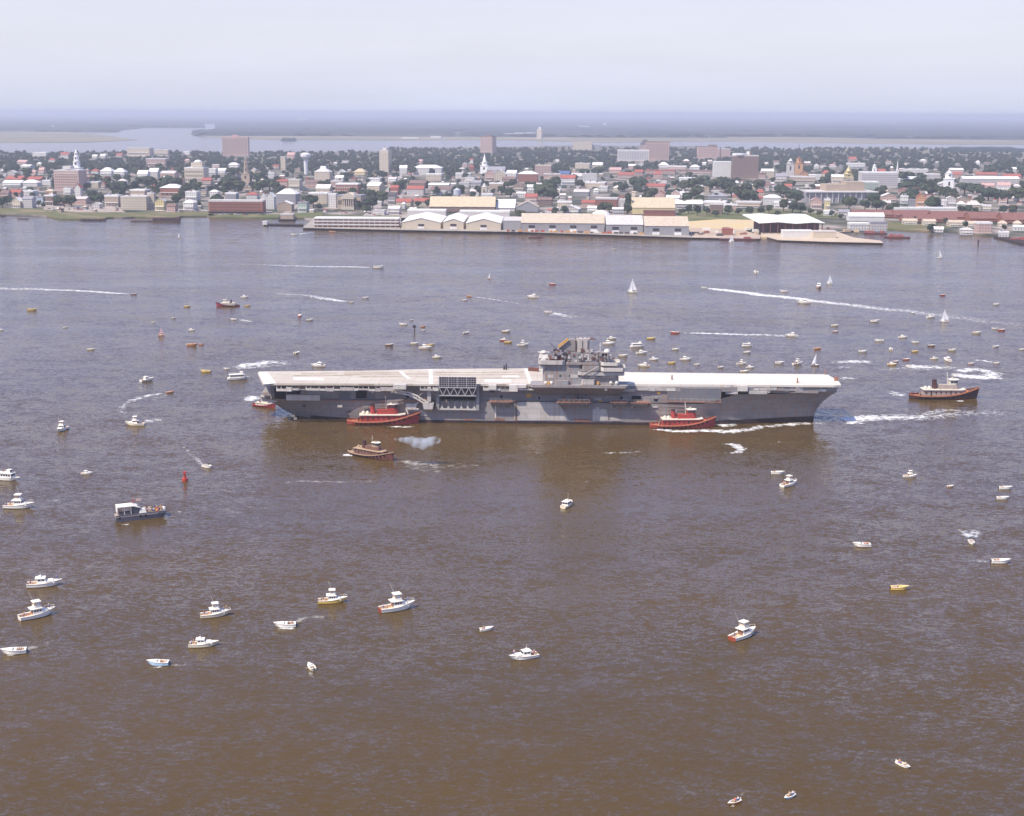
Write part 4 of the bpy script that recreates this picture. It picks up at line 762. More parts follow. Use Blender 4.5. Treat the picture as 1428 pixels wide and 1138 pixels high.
shed(560, 617, 304.5, 310.5, 319, 'cream', 'white', 'g', 'leftmost of three white gabled wharf sheds', 1, depth=105, name='gabled_shed'); shed(618, 649, 305.5, 310, 319.7, 'cream', 'white', 'g', 'middle and narrowest of three white gabled wharf sheds', 1, depth=105, name='gabled_shed'); shed(650, 701, 305.5, 311.5, 320.8, 'cream', 'white', 'g', 'rightmost of three white gabled wharf sheds', 1, depth=105, name='gabled_shed'); mark(630, 312, 'white gabled sheds')
shed(702, 728, 307.5, 308.5, 321, 'grey', 'pale', 'f', 'low grey lean-to between the gabled sheds and pale pier shed', 0)
shed(727, 845, 301, 311.5, 323.5, 'grey', 'tan', 'r', 'left beige roofed stretch of the long wharf shed', 4, rz=-1.9); shed(845.5, 899, 303.5, 313.5, 325.8, 'grey', 'pale', 'r', 'middle grey roofed stretch of the long wharf shed', 2, rz=-1.9); shed(899.5, 963, 305, 315.5, 328.2, 'grey', 'pink' if False else 'tan', 'r', 'right end stretch of the long wharf shed beside the shipyard', 2, rz=-1.9); mark(850, 318, 'long wharf shed')
o = empty('storage_dome', at(838, 304.5, CITY_Z)); tag(o, 'smooth white storage dome behind the long wharf shed', 'dome'); mb = MB(); mb.dome((0, 0, 0), 14.2, 11, 20, 7); mb.build('shell', roof_mat('white'), o); mb = MB(); mb.cyl((0, 0, -.5), (0, 0, .6), 14.6, n=20); mb.build('plinth', G_conc, o); mark(838, 299, 'white storage dome'); BOX.append((824, 852, 293, 306))
shed(599, 691, 276, 288.5, 295.5, 'brown', 'yellow', 'r', 'big tan roofed shed with dark open side above the gabled sheds', 0, depth=44, rz=-1); mark(645, 284, 'big tan roofed shed')
shed(692, 720, 279.5, 290, 295, 'pale', 'white', 'r', 'white roofed shed right of the big tan roofed shed', 0, depth=40, rz=-3); shed(720, 752, 281.5, 289, 295.5, 'grey', 'tan', 'g', 'beige gabled shed behind the left end of the long wharf shed', 0, depth=30, rz=-3)
shed(568, 622, 292, 295, 301.5, 'pale', 'white', 'f', 'flat white store behind the leftmost gabled shed', 0, depth=20); shed(641, 711, 293.5, 296.5, 303, 'pale', 'white', 'f', 'long flat white store behind the rightmost gabled shed', 0, depth=20)
shed(882, 943, 277.5, 290, 299, 'yellow', 'yellow', 'r', 'wide pale yellow shed above the right part of the wharf shed', 0, depth=50, rz=-2); house(898, 942, 293, 296, 304.5, 'brick', 'rust', 'f', 'dark red brick front below the wide pale yellow shed', 'building', 'brick_building', rz=-2, depth=14, win=False); mark(915, 292, 'pale yellow shed')
def p_long(o, w, d, h, rh): windows(o, w, d, h, 25, 3, ww=.4, wh=.5); plant(o, -w/2, w/2, -d/2-2, -d/2-.1, h*.0, h*.14, 'loading_dock', P_dark)
house(291, 367, 279.3, 281.8, 297.5, 'brick', 'pale', 'f', 'long four storey red brick warehouse with rows of windows on the shore', 'warehouse', 'brick_warehouse', rz=-1.5, depth=22, win=False, parts=p_long); mark(329, 289, 'long brick warehouse')
# zigzag white roof yard shed
o = empty('shipyard_shed', at(1108, 326, 2.2), R(2)); s = ppm(1108, 326, 2.2); tag(o, 'open shipyard shed under a big bright white zigzag roof', 'shed'); k = 1/s
mb = MB(); Z = [(-50*k, 12.2), (-24*k, 13.6), (2*k, 11.8), (24*k, 13.2), (42*k, 12.6)]
mb.loft([[(x, 0, z_) for x, z_ in Z]+[(x, 0, z_-.5) for x, z_ in Z[::-1]], [(x-8, 62, z_+5.5) for x, z_ in Z]+[(x-8, 62, z_+5.0) for x, z_ in Z[::-1]]], closed=True); mb.build('roof', roof_mat('white'), o)
for i in range(9): mb = MB(); x = -44*k+i*10.4*k; mb.box(x-.5, x+.5, 1.5, 2.5, 0, 11.2); mb.build('post', P_brn, o)
mb = MB(); mb.box(-44*k, 40*k, 20, 55, 0, 10.5); mb.build('back_store', mat('dark_maroon', (.13, .05, .05), .9, var=.3), o); mark(1105, 310, 'white zigzag roof'); BOX.append((1058, 1150, 303, 326))
house(1092, 1134, 321.5, 323, 331, 'white', 'white', 'f', 'long low white store in front of the white zigzag roof', 'warehouse', 'store', z=2.2, depth=14, rz=1, win=False); house(1134, 1166, 322, 324, 332, 'cream', 'pale', 'f', 'cream low store at the right of the zigzag roof', 'warehouse', 'store', z=2.2, depth=10, rz=1, win=False)
shed(1184, 1233, 297.5, 302, 308.5, 'white', 'white', 'r', 'bright white long shed in front of the rust red roofs', 0, depth=16, rz=0); mark(1208, 303, 'bright white long shed')
house(1186, 1212, 311, 313.5, 321.5, 'white', 'white', 'f', 'low white waterside building left of the two storey boathouse', 'building', 'waterside_building', rz=0); house(1214, 1237, 308.5, 312, 322, 'pale', 'grey', 'f', 'two storey pale boathouse above the sunken hulks', 'boathouse', 'boathouse', rz=0); mark(1225, 317, 'pale boathouse')
for i, (a, b_, t, e, c_) in enumerate(((1190, 1248, 294, 299.5, 303), (1249, 1300, 294.5, 300.5, 304), (1301, 1352, 296, 303, 307), (1353, 1398, 297, 305, 309), (1399, 1440, 298, 307, 311), (1262, 1335, 300.5, 306, 309.5))):
    shed(a, b_, t, e, c_, 'brick', 'rust', 'r', ('leftmost rust red roof behind the bright white long shed', 'rust red warehouse roof second from the left in its row', 'rust red warehouse roof in the middle of its row', 'rust red warehouse roof left of the rightmost one', 'rust red warehouse roof cut by the right frame edge', 'nearer rust red warehouse roof standing before the row')[i], 0, depth=30, rz=0, group='rust red warehouse roofs on the right')
mark(1320, 302, 'rust red roofs')
shed(1248, 1336, 289.5, 291.5, 296, 'white', 'white', 'f', 'very long thin white roof directly above the rust red roofs', 0, depth=14, rz=-1)
house(1363, 1383, 308.5, 312.5, 324.5, 'pink', 'white', 'f', 'pink boxy harbour office with white roof near the right shore', 'building', 'harbour_office', rz=0); mark(1373, 317, 'pink harbour office')
house(1342, 1421, 246.5, 249.5, 256, 'pale', 'white', 'r', 'very long bright white roof on the right side of town', 'warehouse', 'long_building', depth=18, rz=0); mark(1380, 251, 'long bright white roof')
house(575, 617, 230.5, 234.5, 244, 'white', 'white', 'h', 'big white hipped market hall right of the slender cream tower', 'hall', 'market_hall', rz=-4); mark(596, 238, 'white market hall')
house(511, 535, 255, 259.5, 270, 'cream', 'white', 'r', 'white roofed hall up the street from the customs house', 'hall', 'hall', rz=-20); house(468, 501, 253.5, 258, 271, 'brick', 'white', 'f', 'brick block with bright white roof behind the customs house', 'building', 'brick_building', rz=-4, win=False, parts=p_w(9, 2, mt=roof_mat('pale'))); mark(484, 262, 'white topped brick block')
house(438, 462, 235, 240, 252, 'cream', 'pale', 'h', 'cream domed hall below the white water tower', 'hall', 'hall', parts=lambda o, w, d, h, rh: plant(o, -w*.2, w*.2, -3, 3, h+rh, h+rh+4, 'lantern', roof_mat('white'), 1, 1)); mark(450, 244, 'cream domed hall')
steeple(672, 679, 255, 276, 'clock_tower', 'cream', ((.7, 1), (1, .9)), 'cream stub tower left of the bright white block', 'pale')
# pier head, jetty and float at the left
o = quay([(388, 306.5), (412, 306.5), (414, 301.5), (389, 301.5)], 'timber_pier', 'small dark timber pier head with a low hut left of the parking pier', 1.8, G_dark)
house(391, 410, 298.5, 300, 305.5, 'tan', 'pale', 'f', 'low hut standing on the small timber pier head', 'hut', 'hut', z=1.8, depth=8, win=False)
o = quay([(368, 313), (423, 313.8), (423, 312.2), (368, 311.4)], 'jetty', 'thin timber jetty reaching left from the parking pier', 1.6, G_dark)
house(366, 373, 308.5, 309.5, 313.5, 'white', 'white', 'f', 'white hut on the outer end of the thin timber jetty', 'hut', 'hut', z=1.6, depth=5, win=False)
# decayed timber piers on the left shore
for i, (x0, x1, y, h_) in enumerate(((0, 5, 302.3, 1.6), (24, 38, 306, .9), (52, 57, 301, .7), (112, 146, 308, 2.2), (182, 212, 309.5, 1.4), (213, 250, 309.5, 5.0))):
    o = empty('ruined_pier', at((x0+x1)/2, y, 0)); s = ppm((x0+x1)/2, y); L_ = (x1-x0)/s; tag(o, ('black ruined pier stump at the left frame edge', 'small black pier remnant off the left marsh', 'tiny dark timber remnant at the marsh edge, far left', 'dark ruined timber pier in front of the pink hotel', 'low dark pier remains left of the collapsed pier shed', 'collapsed dark red pier shed off the marsh')[i], 'ruined pier')
    mb = MB(); mb.box(-L_/2, L_/2, 0, 9, .5, h_); mb.build('deck', mat('rotten_timber', (.075, .045, .05), .9, .1, col2=(.14, .08, .07), vscale=.3), o)
    for k in range(max(3, int(L_/4))): mb = MB(); x = -L_/2+L_*(k+.5)/max(3, int(L_/4)); hh = rnd.uniform(.6, 1.2)*h_+.5; mb.cyl((x, -.6, -1), (x+rnd.uniform(-.3, .3), -.6, hh), .35, .3, 5); mb.build('pile', G_dark, o)
# sunken hulks and barges at the yard
def barge(x0, x1, y, h_, c, c2, label, name='barge', rz=0, gear=3):
    o = empty(name, at((x0+x1)/2, y, 0), R(rz)); s = ppm((x0+x1)/2, y); L_ = (x1-x0)/s/cos(R(rz)); tag(o, label, 'barge')
    mb = MB(); mb.loft([[(x, -4.5, -.5), (x, -4.8, h_), (x, 4.8, h_), (x, 4.5, -.5)] if abs(x) < L_*.45 else [(x, -3, .3), (x, -4, h_), (x, 4, h_), (x, 3, .3)] for x in (-L_/2, -L_*.44, L_*.44, L_/2)], closed=True); mb.build('hull', c, o)
    for k in range(gear): mb = MB(); x = rnd.uniform(-.38, .38)*L_; a = rnd.uniform(1.5, 5); mb.box(x-a, x+a, -3, 3, h_+.01, h_+rnd.uniform(.8, 3.2), .3, .3); mb.build('deck_cargo', c2, o)
    return o
MAR = mat('maroon_hull', (.16, .05, .055), .7, .2, col2=(.09, .05, .05), vscale=.3); DKR = mat('dark_red_gear', (.40, .10, .08), .7, .2, col2=(.16, .08, .08), vscale=.4)
barge(1003, 1055, 335, 1.7, MAR, DKR, 'long dark maroon barge beside the small white sail', gear=2); barge(1205, 1236, 326.5, 1.5, MAR, DKR, 'left dark red hulk aground below the pale boathouse', gear=4, rz=-12); barge(1234, 1268, 332, 1.6, MAR, DKR, 'right dark red hulk aground pointing to open water', gear=4, rz=-14)
barge(737, 757, 331.5, 1.0, MAR, MAR, 'low dark barge adrift below the long wharf shed', gear=1); barge(1404, 1428, 336, 1.6, DKR, DKR, 'red barge moored at the dark jetty on the right', rz=-10)
o = house(1008, 1022, 319, 320, 328, 'brick', 'red', 'f', 'bright red yard cabin on the shipyard wharf', 'cabin', 'yard_cabin', z=2.2, depth=10, rz=0, win=False)
for i in range(26):
    x = rnd.uniform(968, 1060) if i < 18 else rnd.uniform(1140, 1200); y = rnd.uniform(320, 329); s = rnd.uniform(1.5, 5)
    mb = MB(); mb.box(-s, s, -2, 2, 0, rnd.uniform(1.2, 3.5), .2, .2); ob = mb.build('cargo_stack', mat(*rnd.choice((('stack_white', (.75, .72, .66), .8), ('stack_tan', (.55, .42, .28), .8), ('stack_rust', (.32, .14, .1), .8), ('stack_dark', (.12, .1, .1), .8)))), None, at(x, y, 2.2), rnd.uniform(-.3, .3))
    tag(ob, 'stack of yard materials piled on the shipyard ground', 'cargo stack', 'stacks of material in the shipyard')
# trucks and cargo along the wharf
for i in range(30):
    x = 708+i*8.4+rnd.uniform(-2, 2); y = 324.3+(x-727)*.0215; s = rnd.uniform(1.4, 3.0)
    c_ = rnd.choice((('cargo_red', (.45, .10, .06), .7), ('cargo_orange', (.6, .28, .08), .7), ('cargo_dark', (.08, .07, .08), .7), ('cargo_white', (.7, .68, .62), .7))); n_ = c_[0].split('_')[1]
    mb = MB(); mb.box(-s, s, -1.2, 1.2, .5, rnd.uniform(1.8, 2.9), .1, .1); ob = mb.build('freight_load', mat(*c_), None, at(x, y-1.0, 2.6), 0)
    tag(ob, f'{n_} freight load on the wharf apron before the long shed', 'cargo', 'freight standing along the wharf apron')
# cars parked along the waterfront
CB = MB(); CB.box(-2.3, 2.3, -.9, .9, .3, .95, .1, .08); CBm = {}
for i in range(95):
    z_ = rnd.random()
    if z_ < .35: x = rnd.uniform(62, 172); y = rnd.uniform(288.8, 294.5)
    elif z_ < .5: x = rnd.uniform(230, 300); y = rnd.uniform(291.5, 296)
    elif z_ < .7: x = rnd.uniform(455, 560); y = rnd.uniform(294, 300)
    elif z_ < .85: x = rnd.uniform(745, 800); y = rnd.uniform(294, 299)
    else: x = rnd.uniform(300, 370); y = rnd.uniform(298.5, 300)
    if not CBm:
        CC = MB(); CC.box(-1.2, 1.3, -.78, .78, .96, 1.5, .35, .12); CBm['c'] = CC.mesh('cabin', mat('car_glass', (.05, .06, .08), .2, .5)); WH = MB()
        for a_ in (-1.4, 1.4): WH.cyl((a_, -.92, .33), (a_, .92, .33), .33, n=8)
        CBm['w'] = WH.mesh('axle_wheels', P_lat)
    cn, cc = rnd.choice((('white', (.8, .8, .78)), ('cream', (.7, .62, .48)), ('red', (.45, .07, .05)), ('blue', (.12, .2, .4)), ('dark', (.05, .05, .06)), ('silver', (.5, .5, .52)), ('tan', (.45, .35, .22))))
    if cn not in CBm: CBm[cn] = CB.mesh('body', mat('car_'+cn, cc, .3, .5))
    o = empty('parked_car', at(x, y, 1.9 if z_ < .35 else 1.85), rnd.uniform(-.3, .3) if rnd.random() < .6 else rnd.uniform(1.2, 1.9)); put(CBm[cn], 'body', o); put(CBm['c'], 'cabin', o); put(CBm['w'], 'wheels', o)
    tag(o, f'{cn} car parked on the open ground along the town waterfront', 'car', 'cars parked along the waterfront')
# --- digitised houses: x0 x1 ytop yeave ybase wall roof kind
H = '''44 68 212 213.5 218 w w f|23 38 223.5 226 229 k k r|28 45 230 231.5 235 w w r|3 30 252 255.5 260 w w r|30 53 251 255 260 w w h|5 34 246 250 254 r r r|36 60 247 250 254 r r r|58 73 249 253 258 w w f|139 158 234 239 245 w w h|158 175 235 240 246 w w h|119 134 244 247 254 k k f|141 147 253 257 263 s r g|13 29 265 269 275 k r r|0 13 266 270 276 k b r|29 49 266 268 274 w w f|63 76 264 267 273 o t h|88 100 262 264.5 271 w w f|104 114 257 262 273 w r g|16 31 276 281 290 c w g|31 47 274 278 290 p g r|48 61 273 276 287 l g f|62 76 271 274 287 n w f|98 122 275 277.5 285 k p r|146 167 271.5 274.5 289 t w f|168 206 274 275.5 293 c p f|180 207 264 266.5 276 t w f|206 216 268 271 292 c p f|216 230 276 281 294 y p g|222 255 257.5 262.5 274 r w h|255 273 279 283 293 w w h|258 277 266.5 269 280 w w f|314 331 269 271 281 g w f|292 305 265 268 276 w w h|281 295 248.5 251.5 259 s r r|288 302 234.5 236.5 244 w w f|302 316 235 238 243 w w r|318 333 227 230 236 w w h|191 207 238 243 249 w w r|207 222 235 240 248 p w r|223 246 239 242 252 k p r|203 233 220 222.5 233 s p f|176 211 206 207.5 218 c p f|213 236 208.5 210 217 c p f|256 266 210 212 216 w w f|363 372 270 275 290 w w g|371 384 269 275 292 w w g|385 416 264 271 285 g w h|386 408 281 285 295 t w g|415 430 281 284 296 e g f|430 458 269 271 284 c w f|458 470 269 272 290 w w f|384 402 251 253 264 k r r|402 420 249 252 266 c p f|374 383 239 242 249 w w f|440 462 258 263 270 c w r|426 448 252 255 262 k b r|461 478 251 254 266 s p f|470 482 237 240 247 w w g|493 511 235.5 240 246 y y h|512 533 247 250 257 w w f|467 480 245 248 254 w w r|400 412 213 216 221 k k r|544 557 259 262 272 r r r|540 553 269 273 286 g d r|557 568 231 235 243 w w r|594 617 242 244 252 c w f|570 596 252 256 263 b b r|597 627 256 258 263 p w r|567 592 260 264 272 p r r|600 632 261 265 272 g b r|606 624 266 268 273 p p f|552 576 278 282 287 c r r|577 599 277 281 288 c r r|635 657 240 243 249 w w f|648 664 246 249 254 w p f|640 655 254 256 261 w p f|657 673 252 255 262 g g r|689 707 237.5 243 253 c w g|676 690 238 242 252 k k g|672 688 269 272 280 w w f|706 722 238 242 250 w w r|682 705 254 257 264 t w f|722 751 239 243 254 r w h|746 770 230 232 246 s t f|758 782 241 244 253 k p f|782 803 245 249 258 w r r|780 796 239 242 248 g l r|812 833 241 244 254 w p f|797 812 242 246 252 p p r|815 848 253 256 262 c w f|836 849 259 261 267 w w f|827 836 263 265 270 w w h|855 873 259 262 268 c w h|875 900 248 253 259 p w h|862 885 241 244 250 s r r|885 897 237 240 246 s r r|850 868 234 237 241 k k r|802 825 227 229 235 c p f|826 842 227 230 234 c w r|777 798 280 283 289 c w f|782 811 287 292 298 p w g|811 832 280 283 289 s r r|830 864 276 278.5 291 r p f|819 838 288 290.5 296 w w r|854 872 290 292 299 g w r|858 877 274 277 286 s r g|864 884 278 280 294 p p f|720 734 268 270 276 w w r|732 750 271 275 282 s r r|750 771 276 279 287 b b r|768 784 264 266 270 c w f|800 824 265 268 274 g p r|918 934 226.5 230.5 236 w w h|930 960 230 233 238 k w f|962 978 230 233 239 w w h|901 945 236 238.5 243 s r f|948 997 237 239 243 s b f|911 925 239 243 249 k r h|947 972 247 249.5 255 w w f|901 932 257 260 267 k r r|914 929 267 271 278 k r g|936 950 266 270 279 k w g|929 950 273 276 280 w w r|948 962 268 272 276 w w r|942 982 280 284.5 291 g w r|981 1018 281 283.5 290 p w f|989 1016 269 274 283 g g h|990 1010 285 286 299 b p f|1010 1030 284 287 293 k w f|1026 1068 282 284 290 t p f|1037 1055 256 259 268 c w f|1058 1068 240 243 254 s s f|1062 1080 236 239 248 c w r|1054 1067 264 268 276 k r h|1053 1064 273 276 284 k r h|1065 1092 272 276 286 w w h|1080 1108 281 284 290 w w f|1082 1098 242 246 252 p g r|1103 1140 246 248 255 t p f|1116 1128 239 243 249 o o g|1146 1160 238 242 250 c r h|1160 1178 244 247 255 c w r|1128 1148 243 245 251 w w f|1183 1208 226 229 235 w w f|1184 1196 219 222 226 s r r|1131 1148 276 280 291 k k g|1150 1158 277 280 293 y w f|1149 1166 294 296 301 w w f|1170 1186 293 296 303 p g r|1198 1207 266 269 276 s r r|1230 1252 270 274 282 k w g|1232 1244 280 283 289 s p r|1256 1268 272 275 284 w w f|1268 1277 278 280 289 g g f|1278 1290 270.5 275 288 o r g|1309 1321 278 280.5 289 w w f|1320 1334 274 277 289 p p g|1335 1347 281 285 292 w w h|1336 1348 274 277 286 t p g|1349 1369 280 286 294 c p h|1368 1384 285 288 294 c w f|1370 1389 256 259 267 k k r|1392 1411 255 259 268 w k r|1408 1419 287 290 298 s r r|1389 1403 266 269 273 w w r|1405 1416 266 268 273 s r f|1260 1281 306 308.5 313 c t r|1288 1306 306.5 309 314 c t r|1324 1347 308 310.5 316 c t r|1349 1362 309 312 317 c t r|1393 1405 308 312 318 c t h|1414 1426 308 312 318 c t h|1394 1409 323 325.5 331 w w f|1340 1360 318 321 327 p p h|1303 1318 317 320 324 w w r|1414 1430 315 317 322 w w r|1250 1290 247 250 255 w w r|1291 1312 241 244 250 p w f|1262 1297 234.5 237 241 w w f|1327 1342 240.5 243.5 248 s r r|1325 1345 235 237 241 k w r|1363 1395 241 243.5 248 k r r|1400 1426 243 246 250 s r r|1361 1367 224 227 231 w w h|1411 1418 233.5 236 240 w w r|1294 1316 283 286 292 w p r|121 139 252 255 262 c w f|104 120 246 249 256 k r f|240 256 249 252 258 s r r|225 238 246 249 254 w w r|161 172 214 216 220 s r r|84 96 213 216 221 w r r|128 136 216 218 221 w w r|139 148 215 217 221 w w r|54 62 234 237 243 k k r|190 200 211 213 217 k r r|1120 1130 267 270 277 s r r|1094 1106 257 260 266 k r r|700 720 247 250 257 s b r|735 747 258 261 268 w w r|655 671 264 267 273 w p r|640 656 276 278 283 p w r|560 566 282 285 291 w w h|571 581 290 293 298 w w r|541 558 288 291 299 p w r|520 538 292 295 300 w p f|545 556 274 277 286 s b f'''
WK = dict(w='white', c='cream', k='pink', r='brick', t='tan', g='grey', y='yellow', n='brown', l='blue', o='orange', s='salmon', p='pale', e='green', b='brown')
RK = dict(w='white', r='red', g='grey', d='dark', t='tan', b='brown', p='pale', l='blue', k='pink', y='yellow', o='rust', s='rust')
HL = []
for rec in H.split('|'):
    f = rec.split(); x0, x1, yt, ye, yb = map(float, f[:5]); HL.append((x0, x1, yt, ye, yb, WK[f[5]], RK[f[6]], f[7], True))
# smaller houses between, wherever the ground is still free
def free(x0, x1, y0, y1, pad=0): return all(x1 < b[0]-pad or x0 > b[1]+pad or y1 < b[2] or y0 > b[3] for b in BOX)
for r in HL: BOX.append((r[0], r[1], r[2], r[4]))
rh_ = random.Random(21); tries = 0; nf = 0
while nf < 85 and tries < 6000:
    tries += 1; yb = 226+(296-226)*rh_.random()**.8; x = rh_.uniform(2, 1426); s = ppm(x, yb, CITY_Z)
    if x > 950 and yb > 285 or x < 60 and yb > 288: continue
    w = rh_.uniform(9, 20)*s; h = rh_.uniform(5, 9)*s; r_ = rh_.uniform(2.2, 4.5)*s
    if not free(x-w/2, x+w/2, yb-h-r_, yb): continue
    HL.append((x-w/2, x+w/2, yb-h-r_, yb-h, yb, rh_.choice(('white', 'white', 'cream', 'pink', 'brick', 'tan', 'pale', 'grey')), rh_.choice(('white', 'pale', 'red', 'grey', 'brown', 'pale', 'white', 'pink')), rh_.choice('rrhhgf'), False)); BOX.append((x-w/2, x+w/2, yb-h-r_, yb)); nf += 1
KN = dict(f='flat roofed', g='gable fronted', r='ridge roofed', h='hip roofed'); dup = {}
for r in HL:
    wpx = r[1]-r[0]; big = 'large ' if wpx > 26 else 'small ' if wpx < 12 else ''
    rn = {'rust': 'rusty', 'pale': 'pale'}.get(r[6], r[6]); d_ = f'{big}{r[5] if r[5] != "pale" else "off-white"} house, {rn} {"flat" if r[7] == "f" else "hipped" if r[7] == "h" else "gabled" if r[7] == "g" else "ridged"} roof,'
    lb = relate(d_, (r[0]+r[1])/2, r[4], CM)
    if not lb: print('nolabel', d_, r[:5]); lb = relate(d_+' one of two', (r[0]+r[1])/2, r[4], CM)
    rz = -random.Random(int(r[0]*7+r[4])).uniform(3, 14)
    house(*r[:8], label=lb, cat='house', name='house', rz=rz, box=False, group='town houses and small buildings')
ng = 0; tries = 0
while ng < 120 and tries < 9000:
    tries += 1; yb = 236+(297-236)*rh_.random(); x = rh_.uniform(2, 1426); s = ppm(x, yb, CITY_Z)
    if x > 950 and yb > 288 or x < 60 and yb > 288 or 500 < x < 566 and yb > 262: continue
    w = rh_.uniform(5, 9)*s; h = rh_.uniform(2.6, 4.2)*s; r_ = rh_.uniform(.8, 1.8)*s
    if not free(x-w/2, x+w/2, yb-h-r_, yb): continue
    wc = rh_.choice(('white', 'cream', 'pink', 'pale', 'tan', 'brick', 'grey')); rc = rh_.choice(('white', 'pale', 'white', 'grey', 'red', 'brown', 'tan'))
    lb = relate(f'tiny {wc if wc != "pale" else "off-white"} outbuilding with {rc} roof', x, yb, CM)
    if lb: house(x-w/2, x+w/2, yb-h-r_, yb-h, yb, wc, rc, rh_.choice('rf'), lb, 'shed', 'outbuilding', rz=-rh_.uniform(2, 16), win=False, group='outbuildings between the houses'); ng += 1
print('houses', len(HL), ng)
# ------------------------------------------------------------------ trees
LM = [mat('foliage_a', (.04, .062, .036), .8, .15, col2=(.06, .085, .045), vscale=.5), mat('foliage_b', (.034, .052, .034), .8, .15, col2=(.05, .07, .04), vscale=.5), mat('foliage_c', (.052, .07, .038), .8, .15, col2=(.085, .10, .05), vscale=.5)]
BARK = mat('bark', (.10, .075, .055), .9, .1)
def crown(mb, rnd, R_, H_, n, base=0, ox=0, oy=0, oz=0, ls=1.0, tall=False):
    lob = [(rnd.uniform(-.5, .5)*R_, rnd.uniform(-.5, .5)*R_, H_*rnd.uniform(.42, .8), R_*rnd.uniform(.38, .62)) for _ in range(7)]+[(0, 0, H_*.62, R_*.6)]
    if tall: lob = [(rnd.uniform(-.15, .15)*R_, rnd.uniform(-.15, .15)*R_, H_*(.25+.1*k), R_*(.95-.09*k)) for k in range(8)]
    for _ in range(n):
        c = rnd.choice(lob); th = rnd.uniform(0, 2*pi); u = rnd.uniform(-.8, 1); r = c[3]*(.72+.34*rnd.random()); q = math.sqrt(max(0, 1-u*u))
        p = Vector((c[0]+r*q*cos(th), c[1]+r*q*sin(th), c[2]+r*u*.8)); 
        if p.z < H_*.16: continue
        nrm = Vector((q*cos(th), q*sin(th), u+.25)).normalized(); a = (nrm.orthogonal().normalized()+Vector((rnd.uniform(-.5, .5), rnd.uniform(-.5, .5), rnd.uniform(-.5, .5)))).normalized(); b_ = nrm.cross(a).normalized(); s = ls*rnd.uniform(.6, 1.25)
        p += Vector((ox, oy, oz)); mb.poly([tuple(p-a*s-b_*s*.6), tuple(p+a*s*.9-b_*s*.7+nrm*.3), tuple(p+a*s*.5+b_*s*.8), tuple(p-a*s*.7+b_*s*.6-nrm*.2)])
TV = []
for v_ in range(7):
    r_ = random.Random(100+v_); mb = MB(); tall = v_ == 6; Rr = 6.2 if not tall else 2.6; Hh = 13.5 if not tall else 15
    crown(mb, r_, Rr, Hh, 330, ls=1.35 if not tall else 1.0, tall=tall); cme = mb.mesh('crown', LM[v_ % 3])
    mb = MB(); mb.cyl((0, 0, -.3), (.2, .1, Hh*.4), .55, .35, 7)
    for k in range(4): a = k*pi/2+.4; mb.cyl((.2, .1, Hh*.36), (Rr*.5*cos(a), Rr*.5*sin(a), Hh*.62), .26, .1, 5)
    TV.append((cme, mb.mesh('trunk', BARK)))
BT = '''157 271 17|170 270 14|100 288 14|90 289 12|80 287 13|205 262 26|232 262 24|246 264 16|325 262 24|318 270 20|332 268 22|326 248 18|312 272 12|366 268 20|376 266 18|386 270 13|393 271 12|362 256 16|430 287 12|437 290 13|425 282 9|444 293 8|514 294 16|520 292 14|518 284 15|511 297 11|502 293 9|758 277 20|765 275 20|770 280 16|750 272 12|775 262 12|800 256 10|806 262 12|843 296 11|850 297 11|836 297 9|875 299 12 6|877 296 10 6|884 263 16|895 264 14|862 266 12|868 268 12|904 284 18|912 276 10|955 268 12|965 266 18|978 262 20|990 268 18|1000 268 16|958 280 12|970 280 16|1020 276 18|1033 280 20|1045 284 20|1040 272 14|1055 268 12|1088 274 16|1098 280 16|1110 284 18|1120 278 14|1104 264 14|1092 296 14|1105 297 14|1116 297 12|1150 262 14|1156 252 12|1180 288 14|1184 294 16|1206 294 14|1216 290 16|1222 294 14|1231 292 12|1228 278 14|1240 296 10|1248 296 12|1268 266 22|1280 262 20|1292 270 18|1300 276 18|1303 292 16|1298 294 14|1262 280 12|1318 278 14|1330 284 12|1345 272 20|1360 274 22|1378 280 22|1392 284 20|1405 284 18|1420 282 20|1400 298 12|1412 298 10|1350 298 10|1340 298 9|1360 299 8|1300 322 10|1296 324 8|1346 318 7|1400 322 6|600 300 8|583 290 8|596 290 8|593 285 10|610 273 9|660 277 9|668 274 10|708 264 10|716 262 10|700 272 10|712 276 12|728 306 10|725 304 9|738 306 7|775 300 9|787 298 8|640 246 10|650 250 9|577 244 8|603 246 8|535 250 10|528 248 10|480 252 12|488 250 10|456 262 9|464 268 8|492 274 10|500 266 9|448 262 8|370 288 8|296 290 7|276 290 8|270 262 9|262 246 10|258 254 8|206 288 6|234 292 12|246 288 12|254 276 10|140 282 9|120 266 10|130 258 10|136 254 9|60 290 6|54 288 6|45 276 7|55 278 6|10 286 12|4 290 12|22 276 6|110 272 7|114 270 6|124 274 8|128 277 9|133 276 8|150 262 10|165 258 10|950 300 9|960 298 9|972 301 10|985 300 9|998 302 8|1015 300 10|1030 300 9|1045 300 9|1060 299 10|1072 298 9|1085 302 8|1130 300 8|1142 302 8|1160 303 7|1172 306 7|1206 309 6|1262 294 7|1275 310 6|1340 314 6|1318 312 6'''
spots = []
for rec in BT.split('|'):
    f = rec.split(); spots.append((float(f[0]), float(f[1]), float(f[2]), int(f[3]) if len(f) > 3 else None))
rt = random.Random(4)
tries = 0
while len(spots) < 296 and tries < 20000:
    tries += 1; x = rt.uniform(0, 1428); yb = 238+58*rt.random(); s = ppm(x, yb, CITY_Z); w = rt.uniform(12, 20)*s
    hgt = w*1.05
    bad = any(x+w*.35 > b[0] and x-w*.35 < b[1] and b[3] < yb+.3 and b[3] > yb-hgt*.75 for b in BOX)       # would hide a building front
    if bad or x > 950 and yb > 290: continue
    spots.append((x, yb, w, None))
TN = []
